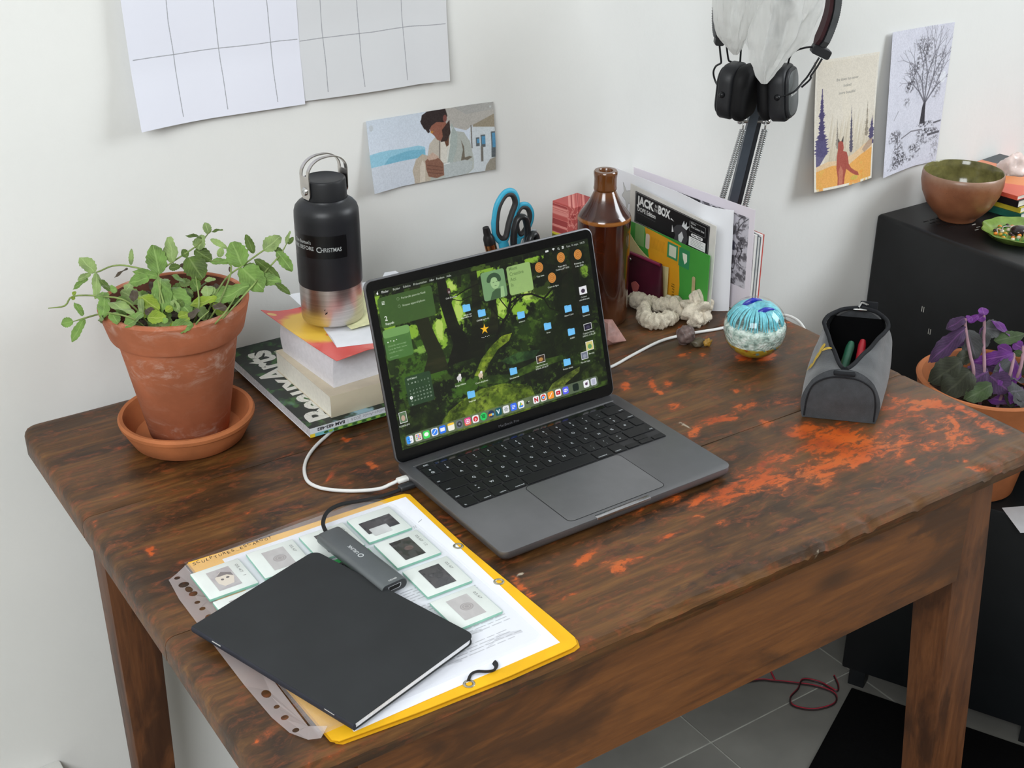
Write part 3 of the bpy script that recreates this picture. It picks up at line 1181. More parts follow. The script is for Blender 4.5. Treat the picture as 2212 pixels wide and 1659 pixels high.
for a in ((11, 184, 5, 13), (80, 133, 9, 24), (108, 150, 10, 22), (102, 182, 9, 10), (162, 142, 12, 20), (200, 153, 26, 16), (188, 138, 14, 14), (226, 150, 18, 12), (284, 160, 6, 10), (150, 190, 22, 7), (46, 143, 10, 9), (217, 188, 20, 5), (20, 150, 8, 14), (90, 152, 8, 20)):
    glow(*a)
for a in ((80, 138, 5, 16), (108, 152, 5, 14), (163, 144, 6, 11), (200, 152, 10, 8), (104, 182, 5, 7)):
    glow(*a, 0.9, (198, 226, 110))
for a in ((230, 165, 40, 26), (265, 130, 34, 40), (240, 92, 46, 30), (150, 112, 26, 20), (196, 66, 40, 16), (280, 180, 20, 16), (60, 172, 40, 8), (250, 40, 44, 14)):
    glow(*a, 0.72, (12, 18, 10), 0.5)
for a in ((40, 118, 26, 14), (60, 100, 30, 14), (26, 90, 16, 18), (100, 66, 22, 10), (52, 128, 10, 6)):
    glow(*a, 0.75, (66, 108, 30))
glow(52, 121, 12, 6, 0.8, (150, 196, 84))


def trunk(pts, ws, col, al=0.95, tex=(46, 40, 26)):
    L_, R_ = [], []
    for i, (p, w) in enumerate(zip(pts, ws)):
        L_.append((p[0] - w / 2, p[1]))
        R_.append((p[0] + w / 2, p[1]))
    r = pc.mask(Q(*(L_ + R_[::-1])))
    if r:
        s, m = r
        tx = np.clip((n4[s] - 0.45) * 3, 0, 1)[..., None]
        c = np.array(col, float) * (1 - tx) + np.array(tex, float) * tx
        m = (m * al)[..., None]
        pc.a[s] = pc.a[s] * (1 - m) + c * m


trunk([(58, 192), (58, 165), (63, 140), (70, 112), (66, 92)], [12, 16, 17, 20, 34], (30, 34, 16), 0.95, (58, 54, 30))
trunk([(92, 192), (93, 165), (97, 140), (104, 118), (98, 96)], [11, 14, 15, 20, 32], (12, 15, 9), 0.97, (24, 28, 14))
trunk([(134, 192), (133, 170), (130, 140), (126, 118), (118, 96)], [9, 10, 13, 18, 30], (14, 18, 10), 0.95, (40, 46, 20))
trunk([(154, 168), (153, 140), (146, 118)], [7, 9, 16], (18, 20, 12), 0.9, (40, 44, 22))
trunk([(255, 192), (256, 160), (252, 130)], [8, 10, 14], (20, 26, 14), 0.8)
trunk([(272, 192), (271, 150), (276, 110)], [9, 10, 16], (14, 18, 12), 0.85)
trunk([(116, 192), (113, 178)], [5, 6], (22, 28, 14), 0.8)
for pts, w in (([(150, 112), (160, 124), (171, 135), (176, 148), (178, 157)], 3.2), ([(171, 135), (184, 146), (196, 151)], 1.6), ([(176, 146), (190, 152), (206, 150), (222, 141), (236, 150), (259, 164)], 2.2),
               ([(173, 138), (165, 150), (160, 160)], 1.3), ([(82, 177), (92, 170), (105, 169), (122, 174), (139, 177)], 1.4), ([(100, 168), (112, 163), (128, 166), (140, 160)], 0.9), ([(190, 152), (196, 166), (204, 176)], 1.2),
               ([(206, 150), (212, 162), (224, 172)], 1.1), ([(222, 141), (228, 128), (240, 122)], 1.2), ([(165, 128), (156, 136), (148, 150)], 1.2), ([(200, 178), (226, 181), (252, 172), (262, 178)], 2.0)):
    pc.line(Q(*pts), w, (14, 15, 9), 0.95)


def moss(pts, base, hi, al=1.0):
    r = pc.mask(Q(*pts))
    if r:
        s, m = r
        t = np.clip((n2[s] - 0.36) * 3, 0, 1)[..., None]
        u = np.clip((n3[s] - 0.5) * 3.5, 0, 1)[..., None]
        c = np.array(base, float) * (1 - t) + np.array(hi, float) * t
        c = c * (1 - 0.5 * u)
        m = (m * al * np.clip(0.55 + n2[s], 0, 1))[..., None]
        pc.a[s] = pc.a[s] * (1 - m) + c * m


moss([(56, 20), (62, 36), (76, 46), (96, 54), (120, 59), (148, 58), (170, 52), (186, 45), (190, 32), (180, 18)], (58, 78, 18), (128, 152, 42))
moss([(88, 32), (104, 50), (128, 55), (152, 54), (172, 46), (160, 36), (120, 30)], (96, 122, 30), (150, 172, 60), 0.7)
moss([(114, 76), (126, 92), (142, 104), (158, 112), (172, 112), (166, 104), (150, 98), (136, 86), (124, 72)], (72, 96, 20), (146, 168, 48))
moss([(110, 66), (130, 72), (160, 66), (196, 72), (236, 70), (238, 64), (196, 62), (150, 58)], (40, 66, 20), (88, 122, 36), 0.7)
moss([(204, 30), (216, 40), (236, 46), (258, 50), (256, 44), (236, 36), (216, 22)], (62, 78, 24), (120, 136, 50))
moss([(248, 30), (262, 44), (284, 50), (292, 40), (284, 24)], (26, 40, 14), (70, 92, 30), 0.8)
moss([(10, 20), (20, 48), (44, 58), (66, 44), (60, 20)], (14, 24, 10), (48, 66, 22), 0.85)
moss([(150, 84), (176, 88), (206, 84), (196, 76), (164, 76)], (30, 62, 36), (66, 112, 62), 0.6)
pc.blend(np.full(X.shape, 0.10) + 0.12 * sm(0.7, 1.0, Xt), (10, 14, 8))
# menu bar
pc.rect(0, 0, pw, 6.2, (8, 12, 10), 0.55)


def T_(s, x, y, size, col=(232, 236, 232), al=0.95, bold=0.015, **k):
    a, b = q(x, y)
    pc.text(s, a, b, size, col, al, bold, **k)


ax_, ay_ = q(13, 193.4)
pc.ell(ax_, ay_, 1.15, 1.3, (240, 240, 240))
pc.ell(ax_ + 1.15, ay_ - 0.3, 0.4, 0.5, (16, 20, 16))
pc.ell(ax_ + 0.35, ay_ - 1.75, 0.35, 0.55, (240, 240, 240), 1, 0.6)
T_('Finder', 18, 192.4, 3.4, bold=0.035)
for s, x in (('Fichier', 32), ('Edition', 44.5), ('Présentation', 57.5), ('Aller', 77.5), ('Fenêtre', 86.5), ('Aide', 99.5)):
    T_(s, x, 192.4, 3.3)
a_, b_ = q(236, 193.6)
pc.rect(a_ - 2.6, b_ - 1.2, a_ + 2, b_ + 1.1, (236, 238, 236), 0.9, 0.6)
a_, b_ = q(245, 192.6)
pc.poly([(a_, b_), (a_ - 2.2, b_ - 2.2), (a_, b_ - 3), (a_ + 2.2, b_ - 2.2)], (230, 232, 230), 0.9)
a_, b_ = q(252, 193.6)
pc.ell(a_, b_, 1.2, 1.2, (226, 230, 226))
pc.ell(a_, b_, 0.75, 0.75, (22, 30, 20))
pc.line([(a_ + 0.8, b_ + 0.8), (a_ + 1.8, b_ + 1.8)], 0.6, (226, 230, 226))
a_, b_ = q(258.5, 193.6)
pc.rect(a_ - 1.5, b_ - 1.5, a_ + 1.5, b_ - 0.2, (236, 238, 236), 0.9, 0.5)
pc.rect(a_ - 1.5, b_ + 0.2, a_ + 1.5, b_ + 1.5, (236, 238, 236), 0.9, 0.5)
T_('Lun. 16 sept.  14:35', 264, 192.4, 3.3, width=26)
# widgets
a_ = Q((11.2, 188.2), (79, 188.2), (79, 155), (11.2, 155))
pc.poly(rrect(a_[0][0], a_[1][0], a_[0][1], a_[2][1], 3.4, 5), (62, 92, 44), 0.93)
for yy, tx in ((182.5, 'Porte-clés pomme Noël'), (174.3, 'Housse appareil photo')):
    x_, y_ = q(36, yy)
    pc.ell(x_, y_, 1.7, 1.7, (140, 158, 128))
    pc.ell(x_, y_, 1.35, 1.35, (62, 92, 44))
    T_(tx, 40, yy - 1.1, 3.1, (224, 230, 218), 0.85)
x_, y_ = q(17.5, 182)
for k_ in range(3):
    pc.rect(x_ - 1.6, y_ - 1.7 + k_ * 1.4, x_ + 2.0, y_ - 1.0 + k_ * 1.4, (226, 232, 222))
T_('2', 16, 162.5, 7.2, (244, 246, 242), 1, 0.02)
T_('Rappels', 16, 157.8, 3.4, (232, 236, 228), 1, 0.03)
a_ = Q((10.6, 152.8), (43.5, 119))
pc.poly(rrect(a_[0][0], a_[1][0], a_[0][1], a_[1][1], 3.0, 5), (74, 116, 58), 0.95)
pc.poly(rrect(a_[0][0], a_[1][0], a_[0][1], a_[0][1] + 9, 3.0, 5), (112, 156, 88), 1)
for k_, r_ in enumerate((0.55, 0.35, 0.5, 0.35)):
    x_, y_ = q(15 + k_ * 3.6, 139 + (k_ % 2) * 0.8)
    pc.ell(x_, y_, r_ + 0.2, r_ + 0.2, (235, 240, 230))
for k_, s_ in enumerate(('Citrouille ours nouage', 'Carte de Noël / laurier', 'coquille et ruban...')):
    T_(s_, 14, 133.6 - k_ * 3.6, 2.5, (188, 212, 174), 0.85, 0.0)
T_('aujourd hui', 14, 121.8, 2.3, (168, 198, 154), 0.85, 0.0)
# contact drawing and quote cards
a_ = Q((142.5, 187.4), (174.2, 155.0))
pc.poly(rrect(a_[0][0], a_[1][0], a_[0][1], a_[1][1], 3.0, 5), (118, 156, 110), 0.96)
bx_, by_ = a_[0]
pc.poly([(bx_ + 8, by_ + 32.3), (bx_ + 12, by_ + 24), (bx_ + 18, by_ + 21), (bx_ + 24, by_ + 22), (bx_ + 29, by_ + 32.3)], (64, 92, 62))
pc.poly([(bx_ + 22, by_ + 32.3), (bx_ + 24, by_ + 20), (bx_ + 28, by_ + 20), (bx_ + 28, by_ + 32.3)], (150, 186, 132))
pc.ell(bx_ + 17.5, by_ + 14, 6.0, 7.2, (156, 190, 136))
for k_ in range(13):
    t_ = PI * (1.05 + k_ * 0.08)
    pc.ell(bx_ + 16.5 + 7.0 * math.cos(t_ * 1.0), by_ + 11.2 + 6.0 * math.sin(t_), 2.7, 2.5, (54, 80, 56))
pc.line([(bx_ + 14.5, by_ + 13.6), (bx_ + 16.6, by_ + 13.2)], 0.5, (54, 80, 56))
pc.line([(bx_ + 19, by_ + 13.2), (bx_ + 21, by_ + 13.5)], 0.5, (54, 80, 56))
pc.line([(bx_ + 16.4, by_ + 17.6), (bx_ + 19, by_ + 17.8)], 0.5, (54, 80, 56))
a_ = Q((177.5, 187.2), (210.3, 154))
pc.poly(rrect(a_[0][0], a_[1][0], a_[0][1], a_[1][1], 3.0, 5), (150, 182, 112), 0.97)
for k_, s_ in enumerate(('Most', 'Creative', 'Act', 'Is')):
    T_(s_, 180.5, 182.3 - k_ * 6.1, 5.6, (96, 124, 72), 0.9, 0.02)


def folder(x, y, name):
    a, b = q(x, y)
    pc.rect(a - 4.8, b - 4.6, a - 0.6, b - 2.5, (92, 172, 226), 1, 0.7)
    pc.rect(a - 5.0, b - 3.9, a + 5.0, b + 3.9, (112, 192, 244), 1, 0.8)
    pc.rect(a - 5.0, b - 2.7, a + 5.0, b - 2.4, (88, 164, 220), 0.8)
    pc.text(name, a, b + 8.2, 2.6, (236, 240, 236), 0.95, 0.03, center=True)


for (x, y), s in zip([(118.2, 153.4), (136.5, 143.4), (187.6, 129.2), (221.3, 108.0), (253.3, 121.6), (277.7, 115.5), (253.2, 93.6), (165.7, 68.0), (105.8, 56.1), (240.8, 59.7)],
                     ('bijoux est', 'CNAM agricole', 'animaux', 'livres', 'Appart Lyon', 'Sauvetout', 'AGEN', 'Site internet', 'Stage été', 'Photos textes')):
    folder(x, y, s)
T_('disponible sur', 109, 142.8, 2.6, bold=0.03)
T_('Gala Bouquet', 94, 168.6, 2.6, bold=0.03)
a_, b_ = q(99.5, 177)
pc.ell(a_, b_, 2.2, 3.4, (70, 44, 46))
pc.ell(a_, b_ + 1.2, 1.2, 1.4, (150, 140, 140))
a_, b_ = q(136.8, 124.8)
st = []
for k_ in range(10):
    t_ = -PI / 2 + k_ * PI / 5 + 0.1
    r_ = 6.2 if k_ % 2 == 0 else 2.2
    st.append((a_ + r_ * math.cos(t_), b_ + r_ * math.sin(t_)))
pc.poly(st, (240, 182, 40))
for k_ in range(5):
    pc.ell(a_ - 5 + k_ * 2.3, b_ + 8.5 + (k_ % 2) * 0.5, 0.6, 0.4, (226, 226, 230))
for (x, y), s in zip([(253.8, 182.8), (278.1, 181.2), (221.8, 177.7), (237.3, 162.2)], (('"Regardez à', "l'ombre_#2\" 2024"), ('Printemps de', "l'atlas 2024"), ('Tuto laine', ''), ('Cours en ligne', ''))):
    a, b = q(x, y)
    for k_, c_ in enumerate(((206, 140, 66), (176, 110, 50), (208, 142, 68), (172, 108, 50), (206, 140, 66), (170, 104, 46))):
        pc.ell(a, b, 5.6 - k_ * 0.95, 6.0 - k_ * 1.0, c_)
    pc.text(s[0], a, b + 11.0, 2.6, (236, 240, 236), 0.95, 0.03, center=True)
    if s[1]:
        pc.text(s[1], a, b + 14.2, 2.6, (236, 240, 236), 0.95, 0.03, center=True)


def thumb(x, y, w, h, c1, c2, s1, s2=''):
    a, b = q(x, y)
    pc.rect(a - w / 2, b - h / 2, a + w / 2, b + h / 2, (236, 236, 238))
    pc.rect(a - w / 2 + 0.6, b - h / 2 + 0.6, a + w / 2 - 0.6, b + h / 2 - 0.6, c1)
    pc.ell(a, b + h * 0.08, w * 0.26, h * 0.26, c2)
    if s1:
        pc.text(s1, a, b + h / 2 + 4.0, 2.6, (236, 240, 236), 0.95, 0.03, center=True)
    if s2:
        pc.text(s2, a, b + h / 2 + 7.0, 2.6, (236, 240, 236), 0.95, 0.03, center=True)


thumb(278.1, 138.4, 11, 9.5, (226, 226, 230), (60, 48, 66), 'Contact', 'calendrier.png')
thumb(277.5, 94.3, 11.5, 8, (26, 24, 44), (60, 56, 80), "Capture d'écran", '2024-0...15.55_08')
thumb(276.3, 71.3, 11, 11, (206, 196, 120), (96, 150, 96), '', '')
thumb(266.9, 61.5, 10, 9, (110, 116, 132), (140, 146, 160), 'Planche 2.jpg')
T_('fleur.jpg', 273.5, 61.0, 2.5, bold=0.03)
thumb(205.0, 72.8, 12, 9, (62, 46, 34), (176, 130, 70), "Capture d'écran", '2024-0...09.46.57')
thumb(16.8, 54.0, 9.4, 12.5, (90, 116, 84), (186, 160, 140), 'FS20054.JPG')
for (x, y), s, c_ in (((94.1, 79.4), 'Annga bêlette', (206, 204, 204)), ((122.0, 75.6), 'Cours de photo', (206, 186, 160))):
    a, b = q(x, y)
    pc.ell(a, b + 1, 3.2, 3.0, c_)
    pc.ell(a + 1.4, b - 2.2, 1.7, 1.6, (226, 222, 220))
    pc.rect(a - 2.2, b + 3, a - 1.2, b + 5.4, c_)
    pc.rect(a + 1.0, b + 3, a + 2.0, b + 5.4, c_)
    pc.text(s, a, b + 9.6, 2.6, (236, 240, 236), 0.95, 0.03, center=True)
# calendar
a_ = Q((26.5, 96.5), (59.5, 63))
pc.poly(rrect(a_[0][0], a_[1][0], a_[0][1], a_[1][1], 3.0, 5), (40, 66, 42), 0.95)
T_('SEPTEMBRE', 29.5, 92.4, 2.5, (226, 232, 222), 0.9, 0.02)
for c_, d_ in enumerate('LMMJVSD'):
    T_(d_, 30 + c_ * 4.1, 87.6, 2.3, (214, 222, 210), 0.9, 0.02)
a, b = q(31, 72.4)
pc.ell(a, b, 1.9, 1.9, (240, 242, 240))
for d_ in range(1, 31):
    k_ = d_ + 5
    T_(str(d_), 31 + (k_ % 7) * 4.1, 83.2 - (k_ // 7) * 4.0 + 0.6, 2.2, (222, 228, 218) if d_ != 16 else (30, 44, 30), 0.9, 0.02, center=True)
# dock
a_ = Q((14.5, 33.2), (281.0, 20.8))
pc.poly(rrect(a_[0][0], a_[1][0], a_[0][1], a_[1][1], 3.6, 6), (98, 112, 90), 0.82)
DI = [(20.2, (238, 240, 244)), (31.1, (222, 214, 206)), (41.3, (70, 214, 96)), (52.0, (236, 238, 242)), (62.3, (48, 118, 238)), (73.5, (240, 238, 226)), (84.5, (106, 112, 122)),
      (95.6, (226, 66, 140)), (106.2, (238, 236, 238)), (116.9, (40, 202, 96)), (127.4, (30, 44, 70)), (137.4, (14, 84, 96)), (147.8, (226, 228, 230)), (158.4, (60, 110, 240)), (168.8, (240, 242, 240)), (178.9, (86, 98, 84)),
      (190.2, (242, 240, 242)), (200.6, (240, 240, 238)), (211.2, (246, 152, 48)), (222.0, (244, 242, 242)), (232.8, (88, 96, 238)), (247.7, (18, 34, 28)), (263.6, (236, 238, 242)), (274.4, (206, 208, 222))]
for i_, (x, c_) in enumerate(DI):
    a, b = q(x, 27.2)
    if i_ == 9:
        pc.ell(a, b, 4.5, 4.6, c_)
    elif i_ not in (15, 10):
        pc.rect(a - 4.3, b - 4.4, a + 4.3, b + 4.4, c_, 1, 2.0)
    if i_ == 0:
        pc.rect(a - 4.3, b - 4.4, a + 0.2, b + 4.4, (58, 152, 242), 1, 1.8)
        pc.line([(a - 2, b + 1.6), (a, b + 2.4), (a + 2, b + 1.6)], 0.5, (30, 50, 90))
        pc.line([(a - 1.8, b - 1.8), (a - 1.8, b - 0.6)], 0.6, (30, 50, 90))
        pc.line([(a + 1.8, b - 1.8), (a + 1.8, b - 0.6)], 0.6, (30, 50, 90))
    elif i_ == 1:
        for k_, cc in enumerate(((226, 90, 70), (90, 150, 230), (240, 180, 60), (110, 200, 110), (150, 110, 220), (230, 120, 160), (70, 180, 190), (240, 140, 60), (110, 110, 120))):
            pc.rect(a - 2.8 + (k_ % 3) * 2, b - 2.8 + (k_ // 3) * 2, a - 1.4 + (k_ % 3) * 2, b - 1.4 + (k_ // 3) * 2, cc)
    elif i_ == 2:
        pc.ell(a, b - 0.3, 2.9, 2.3, (244, 250, 244))
    elif i_ == 3:
        pc.ell(a, b, 3.6, 3.6, (54, 132, 240))
        pc.line([(a - 2, b + 2), (a + 2.2, b - 2.2)], 0.9, (240, 244, 248))
    elif i_ == 4:
        pc.rect(a - 3, b - 2, a + 3, b + 2, (240, 244, 250), 1, 0.6)
    elif i_ == 5:
        pc.rect(a - 4.3, b - 4.4, a + 4.3, b - 1.9, (246, 200, 66), 1, 1.1)
    elif i_ == 6:
        pc.ell(a, b, 3.3, 3.3, (54, 58, 66))
        pc.ell(a, b, 1.3, 1.3, (130, 136, 146))
    elif i_ == 7:
        pc.rect(a - 4.3, b + 0.5, a + 4.3, b + 4.4, (240, 130, 60), 0.7, 1.6)
        pc.rect(a - 2.7, b - 2.7, a + 2.7, b + 2.7, (250, 244, 246), 1, 1.4)
        pc.rect(a - 2.0, b - 2.0, a + 2.0, b + 2.0, (222, 74, 130), 1, 1.0)
        pc.ell(a, b, 1.3, 1.3, (250, 244, 246))
    elif i_ == 8:
        pc.ell(a, b, 3.1, 3.1, (206, 38, 48))
        pc.text('p', a, b + 1.4, 4.6, (250, 246, 246), 1, 0.03, center=True)
    elif i_ == 9:
        for k_ in range(3):
            pc.line([(a - 2.6 + k_ * 0.3, b - 1.6 + k_ * 1.5), (a, b - 2.1 + k_ * 1.5), (a + 2.6 - k_ * 0.3, b - 1.2 + k_ * 1.5)], 0.7, (10, 40, 22))
    elif i_ == 10:
        pc.ell(a, b, 4.4, 4.2, (34, 52, 88))
        for k_, cc in enumerate(((230, 120, 50), (240, 190, 70), (120, 190, 230))):
            pc.ell(a - 2.4 + k_ * 2.3, b + 0.8, 1.3, 1.5, cc)
    elif i_ == 11:
        pc.text('V', a, b + 2.4, 7.0, (236, 244, 244), 1, 0.04, center=True)
    elif i_ == 12:
        for k_ in range(6):
            t_ = k_ * PI / 3
            pc.ell(a + 1.7 * math.cos(t_), b + 1.7 * math.sin(t_), 1.3, 0.8, (150, 156, 160), 0.8, t_)
    elif i_ == 13:
        for k_ in range(3):
            pc.rect(a - 2.4, b - 1.9 + k_ * 1.6, a + (2.4 if k_ < 2 else 0.6), b - 1.1 + k_ * 1.6, (236, 240, 250))
    elif i_ == 14:
        pc.poly([(a, b - 2.9), (a + 3.2, b + 2.4), (a + 1.2, b + 2.4), (a - 1.0, b - 1.4)], (246, 190, 60))
        pc.poly([(a - 0.2, b - 2.9), (a - 3.2, b + 2.4), (a - 2.0, b + 3.0), (a + 0.6, b - 1.4)], (52, 168, 90))
        pc.poly([(a - 2.2, b + 3.0), (a - 1.0, b + 1.0), (a + 3.2, b + 1.0), (a + 2.2, b + 3.0)], (66, 130, 240))
    elif i_ == 15:
        pc.ell(a - 0.4, b, 2.6, 1.5, (30, 36, 30), 1, -0.4)
        pc.ell(a + 0.8, b - 0.6, 1.2, 0.8, (190, 194, 186), 1, -0.4)
    elif i_ == 16:
        pc.text('N', a, b + 2.4, 7.0, (170, 20, 34), 1, 0.05, center=True)
    elif i_ == 17:
        pc.ell(a, b, 3.5, 3.5, (222, 66, 54))
        pc.poly([(a, b), (a + 3.4, b - 1.4), (a + 2.2, b + 2.8)], (246, 196, 64))
        pc.poly([(a, b), (a - 3.4, b - 0.8), (a - 0.8, b + 3.5)], (58, 160, 86))
        pc.ell(a, b, 1.9, 1.9, (244, 246, 248))
        pc.ell(a, b, 1.4, 1.4, (66, 130, 240))
    elif i_ == 18:
        pc.line([(a - 2.2, b + 2.4), (a + 2.4, b - 2.6)], 0.9, (250, 244, 236))
    elif i_ == 19:
        pc.rect(a - 3.0, b - 2.2, a + 3.0, b + 2.2, (190, 22, 40), 1, 0.9)
        pc.poly([(a - 0.9, b - 1.2), (a + 1.3, b), (a - 0.9, b + 1.2)], (246, 244, 244))
    elif i_ == 20:
        pc.ell(a, b, 2.9, 2.0, (238, 240, 250))
        pc.ell(a - 1.1, b + 0.1, 0.6, 0.8, (88, 96, 238))
        pc.ell(a + 1.1, b + 0.1, 0.6, 0.8, (88, 96, 238))
    elif i_ == 22:
        pc.ell(a, b, 1.9, 1.8, (96, 70, 96))
        pc.poly([(a, b), (a + 2.2, b - 3), (a + 1.4, b + 0.6)], (80, 60, 80))
    elif i_ == 23:
        pc.poly([(a - 2.6, b - 3), (a + 2.6, b - 3), (a + 2.0, b + 3.4), (a - 2.0, b + 3.4)], (176, 178, 196))
bm = NB()
grid(bm, lambda u, v: ((SX0 + 1.0 + pw * u) / 1000, (SY0 - 3.0 + ph * v) / 1000, 0.00072), 4, 3)
M_scr = print_mat('screen_picture', pc, 0.12, 0.5, 0.8)
obj('screen', lidm(bm), M_scr, lap, 0)

# ------------------------------------------------------------------ left of the desk: mint in its pot, books, flask
def terracotta(name, base, pale, seed):
    k = NT(name)
    v = k.coords()
    n1 = k.noise(v, 14, 6, 0.6)
    n2 = k.noise(k.coords((1, 1, 2.2)), 30, 6, 0.7, 0.7)
    tc = k.n('ShaderNodeTexCoord')
    sx = k.n('ShaderNodeSeparateXYZ')
    k.l(tc.outputs['Object'], sx.inputs[0])
    col = k.ramp(n1, [(0.3, tuple(int(c * 0.86) for c in base)), (0.6, base), (0.8, tuple(min(255, int(c * 1.1)) for c in base))])
    if pale:
        # lime bloom: a ring near the foot and a belt under the rim
        z = sx.outputs[2]
        b1 = k.math('MULTIPLY', k.framp(z, 0.012, 0.022), k.framp(z, 0.045, 0.026))
        b2 = k.math('MULTIPLY', k.framp(z, 0.088, 0.102), k.framp(z, 0.132, 0.118))
        b3 = k.math('MULTIPLY', k.framp(z, 0.150, 0.166), 0.55)
        b = k.math('ADD', k.math('ADD', b1, k.math('MULTIPLY', b2, 0.8)), k.math('ADD', b3, 0.1))
        m = k.math('MULTIPLY', k.framp(n2, 0.48, 0.72), b)
        col = k.mix(k.math('MULTIPLY', m, 0.8), col, pale)
        foot_dark = k.framp(k.math('ADD', z, k.math('MULTIPLY', k.math('SUBTRACT', n1, 0.5), 0.03)), 0.022, 0.010)
        col = k.mix(k.math('MULTIPLY', foot_dark, 0.45), col, (96, 50, 38))  # clay colour darkened towards the foot of the pot
    k.l(col, k.b.inputs['Base Color'])
    k.b.inputs['Roughness'].default_value = 0.75
    k.b.inputs['Specular IOR Level'].default_value = 0.3
    k.bump(n2, 0.15, 0.0008)
    return k.m


M_terra = terracotta('terracotta', (176, 104, 72), (206, 176, 160), 1)
M_terra2 = terracotta('smooth_terracotta', (188, 114, 70), None, 2)
M_soil = mat('dark_soil', (40, 31, 26), 0.95, 0, 0.2, 0.5, 160, 0.8, 260, 0.004)
PX, PY = 0.624, -0.127
sau = thing('saucer', 'round terracotta saucer under the pot of mint', 'saucer', (0.622, -0.129, T))
bm = NB()
lathe(bm, [(0, 0.0), (0.060, 0.0), (0.064, 0.003), (0.0715, 0.017), (0.0745, 0.026), (0.0768, 0.027), (0.0775, 0.031), (0.0755, 0.0342), (0.0715, 0.0335), (0.0690, 0.029), (0.0660, 0.018), (0.0600, 0.0085), (0.054, 0.0075), (0, 0.0075)], 72, capb=False, capt=False)
obj('dish', bm, M_terra2, sau, 0.7)

mint = thing('potted_mint', 'leafy green mint plant trailing from a weathered terracotta pot', 'plant', (PX, PY, T))
bm = NB()
z0 = 0.0078
lathe(bm, [(0, z0), (0.043, z0), (0.0452, z0 + 0.002), (0.0668, 0.1335), (0.0728, 0.1345), (0.0742, 0.137), (0.0815, 0.1655), (0.0822, 0.1690), (0.0800, 0.1722), (0.0765, 0.1720), (0.0745, 0.1690), (0.0650, 0.132), (0.0420, 0.022), (0, 0.020)], 80, capb=False, capt=False)
obj('pot', bm, M_terra, mint, 0.7)
bm = NB()
lathe(bm, [(0.0660, 0.1390), (0.0743, 0.1690), (0.0752, 0.1708)], 64, capb=False, capt=False)
obj('dark_inner_wall', bm, mat('dark_terracotta', (92, 52, 40), 0.8, 0, 0.3, 0.15, 40), mint, 1.0)  # inside of the rim in a darker brown than the outside
bm = NB()
grid(bm, lambda u, v: (0.0676 * v * math.cos(2 * PI * u), 0.0676 * v * math.sin(2 * PI * u), 0.1375 + 0.006 * math.sin(9 * u * 2 * PI) * v * (1 - v) + 0.004 * (1 - v)), 40, 8, uv=False)
bmesh.ops.remove_doubles(bm, verts=bm.verts, dist=0.0002)
obj('soil', bm, M_soil, mint, 1.0)
